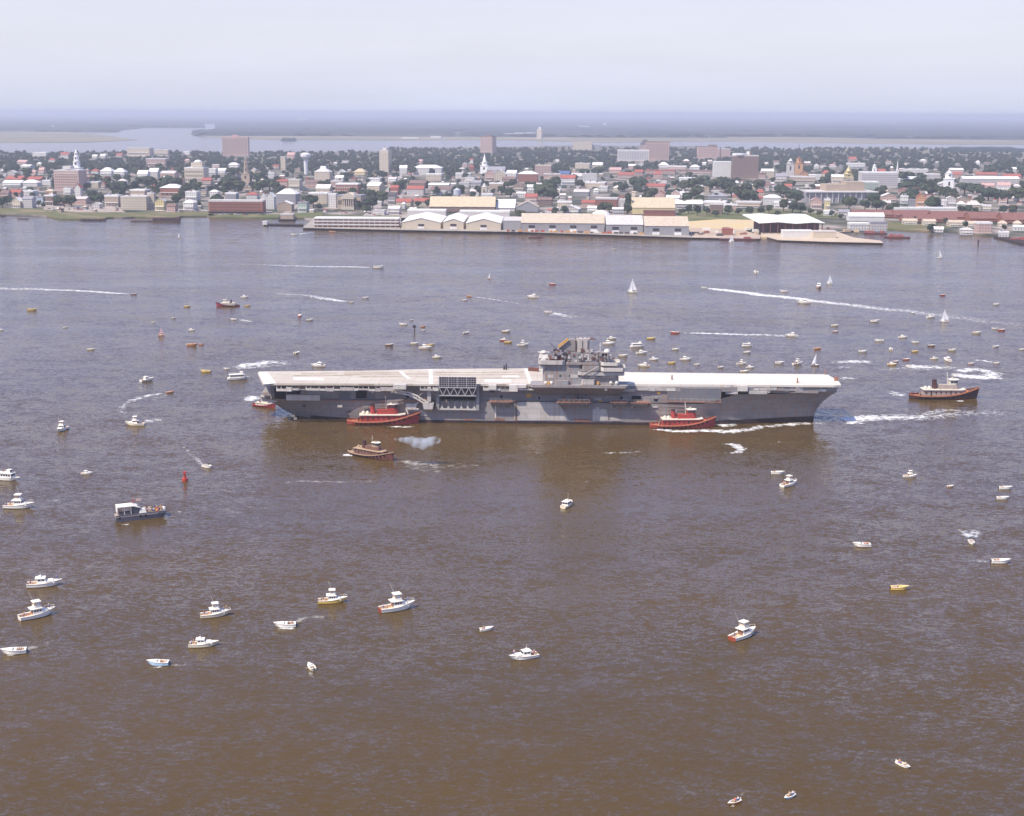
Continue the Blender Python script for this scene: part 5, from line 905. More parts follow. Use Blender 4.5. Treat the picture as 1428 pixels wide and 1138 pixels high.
for i, (x, y, wpx, v_) in enumerate(spots):
    s = ppm(x, y, CITY_Z); r_ = random.Random(i*13+1); vv = v_ if v_ is not None else r_.randrange(6); cm_, tm_ = TV[vv]; sc = wpx/s/(9.4 if vv < 6 else 5)
    o = empty('tree', at(x, y, CITY_Z), r_.uniform(0, 6.28)); sz = sc*r_.uniform(.7, 1.05); o.scale = (sc, sc, max(.55, min(1.7, sz)) if vv < 6 else sz)
    put(cm_, 'crown', o); put(tm_, 'trunk', o)
    big = 'large' if wpx/s > 17 else 'small' if wpx/s < 9 else 'medium'
    lb = relate(f'{big} dark green {"conical" if vv == 6 else "round"} tree', x, y, CM)
    if not lb: lb = f'dense green town tree near the {min(CM, key=lambda q: (q[0]-x)**2+(q[1]-y)**2)[2]}, one of a clump'
    tag(o, lb, 'tree', 'trees among the town houses')
# the countless remaining tree tops of the town: one mass
def mass(name, n, y0, y1, seed, leaves, ls, xr=(0, 1428), p=1.0, hide=.8, zz=CITY_Z, hs=(9, 14)):
    rm = random.Random(seed); mb = MB(); k = 0; t = 0
    while k < n and t < n*30:
        t += 1; x = rm.uniform(*xr); yb = y0+(y1-y0)*rm.random()**p; s = ppm(x, yb, zz); Hh = rm.uniform(*hs); Rr = Hh*rm.uniform(.42, .6); w = 2*Rr*s; h = Hh*s
        if any(x+w*.3 > b[0] and x-w*.3 < b[1] and b[3] < yb+.2 and b[3] > yb-h*hide for b in BOX): continue
        p_ = at(x, yb, zz); crown(mb, rm, Rr, Hh, leaves, ox=p_.x, oy=p_.y, oz=zz, ls=ls); k += 1
    o = mb.build(name, LM[1]); tag(o, kind='stuff'); return o
mass('distant_trees', 3000, 214.5, 241, 61, 60, 2.6, p=.9, hs=(11, 16))
mass('distant_trees', 700, 208.5, 216, 62, 45, 3.0, xr=(540, 1320))
mass('town_trees', 700, 238, 272, 63, 90, 1.8)
# ------------------------------------------------------------------ boats
B_white = mat('boat_white', (.92, .87, .76), .4, .4, var=.08, vscale=.8); B_cream = mat('boat_cream', (.82, .73, .52), .45, .4); B_deck = mat('boat_deck', (.80, .74, .62), .7, .2, var=.12, vscale=1); B_int = mat('cockpit_tan', (.68, .52, .38), .7, .2); B_orange = mat('boat_orange', (.62, .24, .08), .5, .3)
B_yellow = mat('boat_yellow', (.78, .55, .15), .45, .4); B_red = mat('boat_red', (.50, .07, .05), .5, .3); B_mah = mat('mahogany_transom', (.34, .06, .03), .4, .4); B_blue = mat('boat_pale_blue', (.48, .66, .80), .45, .4); B_grey = mat('boat_grey', (.14, .135, .16), .6, .3); B_brown = mat('boat_brown', (.26, .14, .09), .6, .3); B_glass = mat('cabin_glass', (.04, .045, .06), .15, .6); B_tin = mat('boat_tin', (.52, .52, .54), .5, .3); B_pink = mat('boat_salmon', (.74, .50, .42), .5, .3)
BC = dict(w=B_white, c=B_cream, o=B_orange, y=B_yellow, r=B_red, l=B_blue, g=B_grey, n=B_brown, t=B_tin, p=B_pink)
SKIN = mat('skin', (.50, .30, .21), .6, .3)
def person_meshes():
    """one continuous figure grown from a skeleton; standing and sitting"""
    out = {}
    for pose in ('stand', 'sit'):
        if pose == 'stand': J = [((0, 0, .95), .15), ((0, 0, 1.18), .13), ((0, 0, 1.42), .15), ((0, 0, 1.53), .06), ((0, .02, 1.63), .09), ((0, .01, 1.74), .085), ((.19, 0, 1.42), .06), ((.27, .05, 1.15), .045), ((.24, .2, .98), .04), ((-.19, 0, 1.42), .06), ((-.27, .02, 1.15), .045), ((-.26, .12, .92), .04), ((.1, 0, .88), .1), ((.12, .02, .48), .065), ((.12, 0, .08), .05), ((.12, .14, .03), .04), ((-.1, 0, .88), .1), ((-.12, .04, .48), .065), ((-.13, 0, .08), .05), ((-.13, .14, .03), .04)]
        else: J = [((0, 0, .5), .16), ((0, 0, .72), .13), ((0, 0, .97), .15), ((0, .01, 1.08), .06), ((0, .03, 1.18), .09), ((0, .02, 1.29), .085), ((.19, 0, .97), .06), ((.25, .12, .72), .045), ((.18, .34, .66), .04), ((-.19, 0, .97), .06), ((-.25, .12, .72), .045), ((-.18, .34, .66), .04), ((.1, .05, .48), .1), ((.13, .45, .5), .07), ((.13, .47, .08), .05), ((.13, .6, .03), .04), ((-.1, .05, .48), .1), ((-.13, .45, .5), .07), ((-.13, .47, .08), .05), ((-.13, .6, .03), .04)]
        Eg = [(0, 1), (1, 2), (2, 3), (3, 4), (4, 5), (2, 6), (6, 7), (7, 8), (2, 9), (9, 10), (10, 11), (0, 12), (12, 13), (13, 14), (14, 15), (0, 16), (16, 17), (17, 18), (18, 19)]
        def grow(idx, edges, f, nm):
            me = bpy.data.meshes.new(nm); rm = {k: i for i, k in enumerate(idx)}; me.from_pydata([J[k][0] for k in idx], [(rm[a], rm[b_]) for a, b_ in edges if a in rm and b_ in rm], [])
            ob = bpy.data.objects.new(nm, me); COL.objects.link(ob); md = ob.modifiers.new('skin', 'SKIN'); md.use_smooth_shade = True
            for i, k in enumerate(idx): me.skin_vertices[0].data[i].radius = (J[k][1]*f, J[k][1]*f)
            me.skin_vertices[0].data[0].use_root = True; ob.modifiers.new('sub', 'SUBSURF').levels = 1
            dg = bpy.context.evaluated_depsgraph_get(); r_ = bpy.data.meshes.new_from_object(ob.evaluated_get(dg)); bpy.data.objects.remove(ob); r_.name = nm; return r_
        out[pose] = (grow(list(range(20)), Eg, 1, 'body'), grow([0, 1, 2, 6, 9, 7, 10], Eg, 1.22, 'shirt'), grow([0, 12, 13, 16, 17], Eg, 1.18, 'shorts'))
    return out
PM = person_meshes(); NP = 0
CLO = {'white': (.82, .80, .76), 'red': (.62, .08, .06), 'orange': (.72, .30, .08), 'blue': (.12, .20, .45), 'khaki': (.45, .36, .22), 'dark': (.05, .05, .07), 'yellow': (.75, .6, .15), 'pink': (.7, .4, .4)}
def person(loc, rz, shirt, shorts, pose, label, group=None, sc=1.0):
    o = empty('person', loc, rz); o.scale = (sc, sc, sc); tag(o, label, 'person', group); b_, s_, t_ = PM[pose]
    x = put(b_, 'body', o); 
    if not b_.materials: b_.materials.append(SKIN)
    for me, c, nm in ((s_, shirt, 'shirt'), (t_, shorts, 'shorts')):
        q = put(me, nm, o)
        if not me.materials: me.materials.append(SKIN)
        q.material_slots[0].link = 'OBJECT'; q.material_slots[0].material = mat('cloth_'+c, CLO[c], .8, .1)
    hb = MB(); hz = 1.76 if pose == 'stand' else 1.31
    hb.dome((0, -.01, hz-.03), .105, .1, 8, 3); hm = hb.mesh('hair', mat('hair_brown', (.08, .045, .025), .8)); put(hm, 'hair', o); return o
def hull_secs(L, B, F, tr=.82, sheer=.35, n=11, bow=.06):
    secs = []
    for i in range(n):
        t = i/(n-1); x = -L/2+L*t; b_ = B/2*(tr+(1-tr)*min(1, t/.35)) if t < .45 else B/2*max(bow, (1-((t-.45)/.55)**2.3)); z = F*(1+sheer*max(0, t-.2)**1.6*1.6); xs = x+(.06*L*(t > .8)*(t-.8)/.2)
        k = -.35 if t < .8 else -.35+(.35+F*.4)*((t-.8)/.2)**2
        xb = x-(.05*L*max(0, (t-.7)/.3))
        secs.append(((xs, b_, z), (xb, b_*.94, F*.18 if t < .8 else F*.18+F*.4*((t-.8)/.2)), (xb, 0, k)))
    return secs
def hull_part(o, L, B, F, m_, deckm, well=None, tr=.82, sheer=.35, transom=None, rim=.12, wellz=.35):
    """well = (t0, t1) open cockpit range; the rest is decked over"""
    S_ = hull_secs(L, B, F, tr, sheer); n = len(S_); mb = MB(); mb.loft([[(a[0], -a[1], a[2]), (b_[0], -b_[1], b_[2]), c, (b_[0], b_[1], b_[2]), (a[0], a[1], a[2])] for a, b_, c in S_])
    h = mb.build('hull', m_, o)
    dk = MB(); wl_ = MB()
    for i in range(n-1):
        t0, t1 = i/(n-1), (i+1)/(n-1); a, c = S_[i][0], S_[i+1][0]; e = .02
        if well and t0 >= well[0]-.01 and t1 <= well[1]+.01:
            r_ = rim*B
            for s_ in (-1, 1): dk.quad((a[0], s_*a[1], a[2]+e), (c[0], s_*c[1], c[2]+e), (c[0], s_*(c[1]-r_), c[2]+e), (a[0], s_*(a[1]-r_), a[2]+e)); wl_.quad((a[0], s_*(a[1]-r_), a[2]+e), (c[0], s_*(c[1]-r_), c[2]+e), (c[0], s_*(c[1]-r_), F*wellz), (a[0], s_*(a[1]-r_), F*wellz))
            wl_.quad((a[0], -(a[1]-r_), F*wellz), (c[0], -(c[1]-r_), F*wellz), (c[0], c[1]-r_, F*wellz), (a[0], a[1]-r_, F*wellz))
            if t0 <= well[0]+.02: wl_.quad((a[0]+.05, -(a[1]-r_), F*wellz), (a[0]+.05, a[1]-r_, F*wellz), (a[0]+.05, a[1]-r_, a[2]), (a[0]+.05, -(a[1]-r_), a[2]))
            if t1 >= well[1]-.02: wl_.quad((c[0]-.05, -(c[1]-r_), F*wellz), (c[0]-.05, c[1]-r_, F*wellz), (c[0]-.05, c[1]-r_, c[2]), (c[0]-.05, -(c[1]-r_), c[2]))
        else: dk.quad((a[0], -a[1], a[2]+e), (c[0], -c[1], c[2]+e), (c[0], c[1], c[2]+e), (a[0], a[1], a[2]+e))
    # open the top under the cockpit: the loft has no lid, so only the deck closes it
    dk.build('deck', deckm, o)
    if wl_.v: wl_.build('cockpit', B_int if m_ is not B_tin else B_tin, o)
    a, b_, c = S_[0]
    if transom: mb = MB(); mb.poly([(a[0]-.04, -a[1], a[2]), (b_[0]-.04, -b_[1], b_[2]), (c[0]-.04, 0, c[2]), (b_[0]-.04, b_[1], b_[2]), (a[0]-.04, a[1], a[2])]); mb.build('transom', transom, o)
    mb = MB(); 
    for q0, q1 in zip(S_, S_[1:]):
        for s_ in (-1, 1): mb.bar((q0[0][0], s_*(q0[0][1]+.03), q0[0][2]), (q1[0][0], s_*(q1[0][1]+.03), q1[0][2]), .09)
    mb.build('rubbing_strake', B_deck, o)
    return S_
def winbox(o, x0, x1, y, z0, z1, n, side=True, gap=.25):
    for s_ in (-1, 1):
        for k in range(n):
            a = x0+(x1-x0)*k/n; b_ = x0+(x1-x0)*(k+1)/n-gap; mb = MB(); mb.box(a, b_, s_*y-.03, s_*y+.03, z0, z1); mb.build('window', B_glass, o)
def glass_front(o, x, y, z0, z1, back=False, rake=.5): mb = MB(); mb.quad((x, -y, z0), (x, y, z0), (x-rake, y, z1), (x-rake, -y, z1)); mb.build('windshield', B_glass, o)
PROTO = {}
def boat_proto(kind, c):
    key = (kind, c)
    if key in PROTO: return PROTO[key]
    o = bpy.data.objects.new({'S': 'sportfishing_boat', 'C': 'cabin_cruiser', 'R': 'runabout', 'J': 'skiff', 'L': 'sailboat', 'H': 'tour_boat', 'Q': 'sailboat', 'T': 'motor_yacht'}[kind], None)
    M_ = BC[c[0]]; tr = B_mah if len(c) > 1 and c[1] == 'm' else None
    if kind == 'S':      # flybridge sport fisherman, 11 m
        hull_part(o, 11, 3.7, 1.25, M_, B_white, (0, .4), transom=tr, sheer=.6)
        mb = MB(); mb.box(-1.0, 3.6, -1.35, 1.35, 1.2, 2.15, .35, .2); mb.build('trunk_cabin', B_white, o); mb = MB(); mb.box(-1.4, 1.6, -1.4, 1.4, 1.2, 2.95, .15, .14); mb.build('deckhouse', B_white, o)
        mb = MB(); mb.box(-2.2, 1.8, -1.5, 1.5, 2.96, 3.1); mb.build('cabin_roof', B_white, o)
        mb = MB(); mb.box(-1.45, -1.38, -1.0, 1.0, 1.25, 2.8); mb.build('cabin_door', B_brown, o)
        winbox(o, -1.0, 1.5, 1.33, 2.1, 2.7, 3); glass_front(o, 1.56, 1.1, 2.1, 2.75, rake=.06)
        mb = MB(); mb.box(-.9, 1.5, -1.15, 1.15, 3.11, 3.8, .15, .1); mb.build('flybridge', B_white, o); mb = MB(); mb.box(-.7, -.2, -.7, .7, 3.81, 4.3); mb.build('helm_seat', B_int, o)
        for x in (-.8, 1.2):
            for s_ in (-1, 1): mb = MB(); mb.bar((x, s_*.95, 3.7), (x, s_*.95, 5.1), .09); mb.build('canopy_post', B_int, o)
        mb = MB(); mb.box(-1.2, 1.5, -1.15, 1.15, 5.1, 5.28, .1, .1); mb.build('canopy', B_white, o)
        for s_ in (-1, 1): mb = MB(); mb.bar((.6, s_*1.3, 2.9), (-1.2, s_*2.4, 7.6), .05); mb.build('outrigger', B_deck, o)
        mb = MB(); pts = [(3.0, -1.35, 2.5), (4.6, -.9, 2.75), (5.9, 0, 2.9), (4.6, .9, 2.75), (3.0, 1.35, 2.5)]
        for a, b_ in zip(pts, pts[1:]): mb.bar(a, b_, .06)
        for p in pts: mb.bar(p, (p[0], p[1], 1.6), .05)
        mb.build('bow_rail', B_deck, o)
    elif kind == 'C':    # low cabin cruiser, 10 m
        hull_part(o, 10, 3.3, 1.15, M_, B_white, (0, .3), transom=tr, sheer=.5)
        mb = MB(); mb.box(-.8, 3.4, -1.2, 1.2, 1.15, 1.9, .5, .25); mb.build('trunk_cabin', B_white, o); mb = MB(); mb.box(-2.0, 1.0, -1.25, 1.25, 1.15, 2.7, .3, .18); mb.build('deckhouse', B_white, o); winbox(o, -1.6, .7, 1.14, 1.95, 2.4, 2); winbox(o, 1.1, 2.8, 1.09, 1.4, 1.6, 1); glass_front(o, .92, 1.0, 1.9, 2.6, rake=.2)
        mb = MB(); mb.box(-2.4, .8, -1.2, 1.2, 2.71, 2.84, .2, .15); mb.build('hard_top', B_white, o); mb = MB(); mb.box(-1.6, -.4, -.8, .8, 2.85, 3.3, .25, .2); mb.build('upper_helm', B_white, o)
        mb = MB(); mb.bar((-.6, 0, 3.2), (-1.0, 0, 4.6), .06); mb.build('mast', B_deck, o)
    elif kind == 'R':    # runabout, 6 m
        hull_part(o, 6, 2.3, 1.0, M_, M_ if c[0] in 'wyo' else B_white, (.1, .4), sheer=.35, transom=tr)
        glass_front(o, .55, .85, .85, 1.4, rake=.3); 
        for x in (-1.9, -.7): mb = MB(); mb.box(x-.25, x+.25, -.7, .7, .3, .75); mb.box(x-.3, x-.2, -.7, .7, .75, 1.05); mb.build('seat', B_int if c[0] != 'n' else B_deck, o)
        mb = MB(); mb.box(-3.35, -3.0, -.2, .2, .4, 1.25, .05, .04); mb.cyl((-3.2, 0, .4), (-3.2, 0, -.4), .09, n=6); mb.build('outboard_motor', B_glass if c[0] != 'o' else B_white, o)
    elif kind == 'J':    # open skiff, 5 m
        hull_part(o, 5, 1.9, .65, M_, B_white, (.1, .8), sheer=.3)
        for x in (-1.5, -.2, 1.0): mb = MB(); mb.box(x-.15, x+.15, -.75, .75, .42, .5); mb.build('thwart', B_deck, o)
        mb = MB(); mb.box(-2.8, -2.5, -.18, .18, .3, 1.1, .05, .04); mb.cyl((-2.65, 0, .3), (-2.65, 0, -.4), .08, n=6); mb.build('outboard_motor', B_white, o)
    elif kind in 'LQ':   # sailboat, 8 m
        hull_part(o, 8, 2.3, .8, M_, B_white, (.1, .5), tr=.6, sheer=.25); mb = MB(); mb.box(-.2, 2.2, -.6, .6, .8, 1.25, .2, .1); mb.build('cabin', B_white, o)
        mb = MB(); mb.cyl((.5, 0, .6), (.5, 0, 11.4), .08, .06, 6); mb.build('mast', B_deck, o); mb = MB(); mb.bar((.5, 0, 1.9), (-3.4, -.25, 1.9), .1); mb.build('boom', B_deck, o)
        def sail(name, A, B_, C_, bel, stripes=0):
            mb = MB(); n = 8; A, B_, C_ = Vector(A), Vector(B_), Vector(C_)     # A head, B_ tack, C_ clew
            for i in range(n):
                f0, f1 = i/n, (i+1)/n; r0 = []; r1 = []
                for q in range(5):
                    u = q/4
                    for f, r in ((f0, r0), (f1, r1)):
                        p = A.lerp(B_, f).lerp(A.lerp(C_, f), u); p.y += bel*4*u*(1-u)*f; r.append(tuple(p))
                mb.m = 1 if stripes and i % 2 else 0
                for q in range(4): mb.quad(r0[q], r0[q+1], r1[q+1], r1[q])
            ob = mb.build(name, [SAILW, B_red] if stripes else SAILW, o); sd_ = ob.modifiers.new('thick', 'SOLIDIFY'); sd_.thickness = .03; return ob
        st = len(c) > 1 and c[1] == 's'
        sail('mainsail', (.42, 0, 11.3), (.42, 0, 2.1), (-3.4, -.3, 2.1), -.5, st)
        if kind == 'L': sail('jib', (.7, 0, 10.0), (3.9, 0, 1.1), (.3, -.5, 1.6), -.4, st)
    elif kind == 'H':    # two level excursion boat, 14 m
        hull_part(o, 14, 4.4, 1.3, M_, B_white, None, tr=.9, sheer=.3); mb = MB(); mb.box(-5.6, 4.2, -1.9, 1.9, 1.35, 3.5, .1, .12); mb.build('passenger_cabin', B_white, o); winbox(o, -5.2, 4.0, 1.84, 2.2, 3.05, 7, gap=.35); glass_front(o, 4.22, 1.5, 2.2, 3.1, rake=.08)
        mb = MB(); mb.box(-6.0, 4.5, -2.1, 2.1, 3.51, 3.68); mb.build('sun_deck', B_white, o); mb = MB(); mb.box(1.4, 3.4, -1.2, 1.2, 3.69, 5.2, .15, .12); mb.build('wheelhouse', B_white, o); mb = MB(); mb.box(1.3, 3.45, -1.1, 1.1, 5.21, 5.3); mb.build('wheelhouse_roof', B_white, o); glass_front(o, 3.42, 1.0, 4.3, 5.0, rake=.1)
        mb = MB()
        for s_ in (-1, 1):
            mb.bar((-5.9, s_*2.05, 4.5), (1.2, s_*2.05, 4.5), .07)
            for k in range(6): mb.bar((-5.9+k*1.42, s_*2.05, 3.68), (-5.9+k*1.42, s_*2.05, 4.5), .06)
        mb.build('railing', B_deck, o)
    elif kind == 'T':    # raised deck yacht, 12 m, dark windows
        hull_part(o, 12, 3.9, 1.4, M_, B_white, (0, .2), transom=tr, sheer=.5); mb = MB(); mb.box(-3.2, 2.4, -1.6, 1.6, 1.4, 3.3, .1, .1); mb.build('deckhouse', B_white, o); winbox(o, -3.0, 2.2, 1.56, 2.0, 2.9, 3, gap=.3); glass_front(o, 2.42, 1.4, 2.1, 3.0, rake=.1)
        mb = MB(); mb.box(-3.26, -3.16, -1.2, -.2, 2.0, 2.9); mb.build('aft_window', B_glass, o); mb = MB(); mb.box(-3.26, -3.16, .2, 1.2, 2.0, 2.9); mb.build('aft_window', B_glass, o); mb = MB(); mb.box(-4.0, 2.8, -1.8, 1.8, 3.31, 3.48); mb.build('cabin_roof', B_white, o); mb = MB(); mb.box(-1, 1, -.8, .8, 3.49, 4.2, .2, .2); mb.build('flybridge', B_deck, o); mb = MB(); mb.bar((1, 0, 3.5), (1, 0, 7.5), .07); mb.build('antenna', B_deck, o)
    for ch in o.children: COL.objects.unlink(ch)
    PROTO[key] = o; return o
SAILW = mat('sail_cloth', (.92, .92, .92), .8, .1)
LEN = dict(S=11, C=10, R=6, J=5, L=8, Q=8, H=14, T=12)
def boat(kind, x, y, lpx, hd, c, label, z=0, small=False):
    p = at(x, y, 0); s = ppm(x, y); src = boat_proto(kind, c); a = R(hd)
    view = abs(cos(a))+abs(sin(a))*.28; sc = lpx/s/LEN[kind]/max(view, .45); sc = max(.45, min(2.6, sc))
    o = bpy.data.objects.new(src.name.split('.')[0], None); COL.objects.link(o); o.location = p; o.rotation_euler = (0, 0, a); o.scale = (sc, sc*1.14, sc*1.04) if kind in 'SCRT' else (sc, sc, sc)
    for ch in src.children:
        q = ch.copy(); COL.objects.link(q); q.parent = o
    tag(o, label, {'L': 'sailboat', 'Q': 'sailboat', 'H': 'tour boat', 'J': 'skiff'}.get(kind, 'motorboat'), 'small craft gathered round the carrier'); return o
def aboard(b_, spots, n_shirt, pose, label):
    """people stand or sit in a boat but stay things of their own"""
    M_ = Matrix.Translation(b_.location) @ Matrix.Rotation(b_.rotation_euler.z, 4, 'Z') @ Matrix.Diagonal((*b_.scale, 1))
    for i, (x, y, z) in enumerate(spots): person(M_ @ Vector((x, y, z)), b_.rotation_euler.z-pi/2+(i % 3-1)*.5, n_shirt[i % len(n_shirt)], 'khaki' if i % 2 else 'blue', pose, label[i] if isinstance(label, list) else label, None if isinstance(label, list) else 'people aboard the small boats', sc=1.0)
BL = []
def bm_(x, y, nm): BL.append((x, y, nm))
for q in ((445, 560, "carrier's stern quarter"), (810, 480, "carrier's island"), (1165, 545, "carrier's bow"), (638, 590, 'folded elevator'), (534, 587, 'striped red tug'), (950, 590, 'orange decked tug'), (516, 630, 'smoking dark tug'), (1315, 548, 'white housed tug'), (318, 422, 'far maroon tug'), (882, 400, 'tall lone white sailboat'), (1317, 440, 'twin sailed sloop'), (225, 464, 'striped sailboat'), (195, 715, 'crowded grey boat'), (258, 663, 'red buoy'), (1157, 393, 'slim white sloop'), (1310, 357, 'pale farthest sloop'), (1137, 500, 'square sailed boat'), (1360, 521, 'circular foam ring'), (553, 842, 'mahogany sterned yacht'), (1036, 882, 'red sterned cruiser'), (60, 815, 'leftmost cruiser pair'), (690, 335, 'long wharf'), (1150, 335, 'sandy pier')): bm_(*q)
# key craft, each with its own words
K = '''C 61 817 46 14 w white cabin cruiser heading right, upper of the pair at far left
S 51 860 46 36 w white flybridge boat bow up to the right, lower of the left pair
R 20 911 34 192 w long open boat throwing foam behind it at the far left
S 26 708 40 0 w white flybridge boat lying broadside at far left under the houseboat
H 8 669 42 -14 w white twin decked party boat cut by the left frame edge
S 87 600 12 262 w white flybridge boat seen end on, bow towards us, at left
C 121 661 13 0 w tiny white cruiser alone left of the red buoy
S 300 859 41 18 c cream hulled fishing boat with tall outriggers and canopy
C 283 901 40 7 c low cream cruiser broadside below the outrigger boat
R 221 927 29 180 l pale blue runabout heading left near the bottom left
R 398 874 30 186 w white runabout ahead of its curved foam trail
S 463 840 40 8 y yellow hulled fishing boat with small white canopy tower
S 553 850 50 24 wm big white fishing yacht with red mahogany transom
R 434 932 15 118 c cream runabout seen from behind, circling at lower left
R 678 879 20 20 w small white runabout with orange interior, alone at lower middle
C 731 918 42 202 w white cruiser heading left with glazed cabin, lower middle
T 791 706 20 62 c tall white trawler yacht seen from the stern, middle of the harbour
S 1100 677 28 38 w white flybridge boat with mooring reflection, right of centre
R 1084 661 18 0 w thin white runabout touching the flybridge boat right of centre
S 1269 665 19 4 w small white canopied boat alone at the right
R 1325 679 11 14 p tiny pinkish runabout right of the small canopied boat
R 1402 682 18 0 w upper of two open boats at the right frame edge
R 1398 696 17 0 w lower of two open boats at the right frame edge
R 1202 762 24 180 w white open boat full of red clad people heading left
R 1355 758 8 268 w speedboat coming at us wrapped in its own spray
R 1395 785 25 0 w long white launch running right with a thin wake
R 1254 822 24 0 y yellowish open boat with a standing person, right side
S 1036 888 44 40 wm white cruiser with bright red transom, bow away to the right
J 1259 1068 18 305 w white skiff with orange interior near the bottom right
J 1101 1112 20 222 l pale blue skiff at the bottom edge
J 1024 1120 22 215 o orange skiff leaving a thin trail at the bottom edge
H 332 529 30 17 w white tour boat with a row of big dark windows off the stern
C 205 531 18 48 w pinkish white cruiser seen end on, upper left
S 189 593 26 180 c cream and orange fishing boat heading left with foam astern
R 237 548 11 25 o orange runabout at the head of a hooked foam trail
R 289 652 17 322 w white runabout running down right above the red buoy
C 444 511 20 180 w white cruiser just behind the carrier's after flight deck
R 287 519 14 180 y small yellow boat left of the white tour boat
R 316 515 9 184 w speedboat dragging the broad double wake towards the carrier's stern
H 889 484 21 12 w tall white ferry like cruiser beyond the flight deck right of the island
S 1112 508 16 24 w tall white flybridge boat beyond the forward flight deck
L 882 408 14 178 w tall lone white sailboat in open water beyond the island
L 1157 396 9 180 w slim white sloop right of the long bright wake head
L 1317 449 13 178 w big twin sailed sloop at the right side
Q 1310 360 8 180 w pale farthest sloop at upper right
L 1020 338 8 180 w tiny white sail against the maroon barge
L 225 468 9 184 os sailboat with red and white striped sails
Q 418 441 7 90 rs little red hulled boat with short white mast sail
Q 683 389 6 10 o thin masted little sailboat left of the far wakes
Q 1137 510 12 0 n brown boat carrying a small squarish white sail
Q 250 332 5 0 o tiny orange sail far off the ruined piers
R 528 374 15 0 w white speedboat heading right at the head of a long straight wake
R 187 411 8 0 n small dark speedboat at the tip of the wake crossing the left edge
R 941 465 12 182 r red speedboat pulling a long white wake to the right
R 982 402 8 176 w speedboat at the head of the brightest longest wake
R 1332 523 9 190 w small boat at the foam ring on the right
'''
for ln in K.strip().split('\n'):
    f = ln.split(' ', 6); lb = f[6] if len(f[5]) <= 2 else None; nm = boat(f[0], float(f[1]), float(f[2]), float(f[3]), float(f[4]), f[5], f[6]); _used[f[6]] = 1
    if f[0] == 'Q' and f[1] == '1137': pass
A = '''R 45 433 13 0 y|R 127 488 10 0 c|R 268 482 14 0 o|R 281 481 7 0 o|R 261 428 9 0 y|R 214 450 6 0 w|R 242 444 6 200 c|C 267 461 8 0 w|C 341 415 11 0 w|R 345 427 8 0 y|R 326 446 9 180 w|R 432 447 10 10 c|R 510 416 9 0 w|R 490 422 7 0 c|R 410 328 9 186 w|R 463 324 8 180 o|R 648 419 7 0 w|R 654 414 7 180 o|C 743 415 16 180 w|R 770 397 9 180 r|R 764 436 11 186 w|R 562 453 11 180 w|R 590 456 7 0 o|R 590 461 6 0 w|R 650 465 10 30 w|R 543 482 11 0 n|R 578 480 11 0 c|C 593 486 18 0 w|R 600 482 11 6 y|C 609 499 13 0 c|R 414 493 8 60 c|R 706 463 12 4 c|C 702 475 11 180 r|R 709 478 11 0 y|S 729 482 16 8 w|C 849 480 17 0 w|C 853 473 13 10 c|C 895 493 16 12 w|R 908 473 12 0 y|R 869 497 12 0 c|C 912 502 13 0 w|R 942 488 10 0 c|C 956 502 16 0 w|R 937 507 11 0 y|C 898 511 17 178 c|R 972 509 8 0 w|R 1005 513 9 16 c|R 856 348 5 0 c|R 1054 381 6 90 w|R 1093 407 11 180 w|C 1142 401 8 260 p|C 1121 423 19 180 w|C 1104 469 17 180 w|R 1220 449 13 0 w|R 1164 455 11 4 c|R 1165 463 8 6 p|R 1226 476 13 180 w|H 1042 483 15 4 w|R 1042 492 11 8 w|R 1140 487 10 4 o|R 1203 491 12 0 w|S 1034 508 14 8 w|R 1087 507 13 0 w|C 1046 513 9 0 w|R 1038 519 12 0 c|R 1315 412 8 0 r|C 1298 443 13 14 w|R 1273 437 6 0 w|R 1389 425 9 0 w|R 1387 459 9 180 w|R 1397 461 10 0 r|R 1362 465 12 0 c|C 1259 471 12 0 w|R 1276 478 10 180 w|R 1299 483 10 0 n|R 1328 489 11 0 c|R 1276 491 10 4 y|R 1242 488 5 80 c|R 1389 484 10 20 w|R 1425 488 8 0 w|C 1303 501 8 0 c|C 1321 503 8 100 w|R 1264 502 9 0 r|C 1244 509 13 0 y|R 1249 505 9 8 p|R 1354 508 9 0 p|R 1390 507 9 0 w|R 1267 512 8 180 w|R 574 447 5 0 t|C 0 461 6 0 w|R 91 457 5 0 c'''
CNM = dict(w='white', c='cream', o='orange', y='yellow', r='red', l='blue', g='grey', n='brown', t='grey', p='pinkish')
for rec in A.split('|'):
    k, x, y, l_, hd, c = rec.split(); x, y, l_, hd = map(float, (x, y, l_, hd))
    kn = {'R': 'open boat', 'C': 'cabin cruiser', 'S': 'flybridge boat', 'H': 'double decked launch'}[k]
    sz = 'tiny' if l_ < 8 else 'small' if l_ < 13 else 'medium'
    lb = relate(f'{sz} {CNM[c[0]]} {kn}', x, y, BL)
    if not lb: print('dup boat', rec); lb = f'{sz} {CNM[c[0]]} {kn} crowded in the fleet beyond the carrier'
    boat(k, x, y, l_, hd, c, lb)
BY = {o['label']: o for o in COL.objects if o.get('label') and o.parent is None}
def fb(s): return next(o for k, o in BY.items() if s in k)
b_ = fb('white skiff with orange'); aboard(b_, [(-1.4, 0, .1), (.9, .1, .1)], ['orange', 'white'], 'sit', ['person in orange steering the white skiff near the bottom right', 'person in white seated in the bow of the bottom right skiff'])
b_ = fb('pale blue skiff'); aboard(b_, [(-1.6, .1, .1), (-.3, -.2, .1)], ['white', 'khaki'], 'sit', ['person in white at the stern of the pale blue skiff', 'person in khaki amidships in the pale blue skiff'])
b_ = fb('orange skiff leaving'); aboard(b_, [(-1.6, 0, .1), (-.2, .1, .1)], ['white', 'red'], 'sit', ['person in white steering the orange skiff', 'person in red seated forward in the orange skiff'])
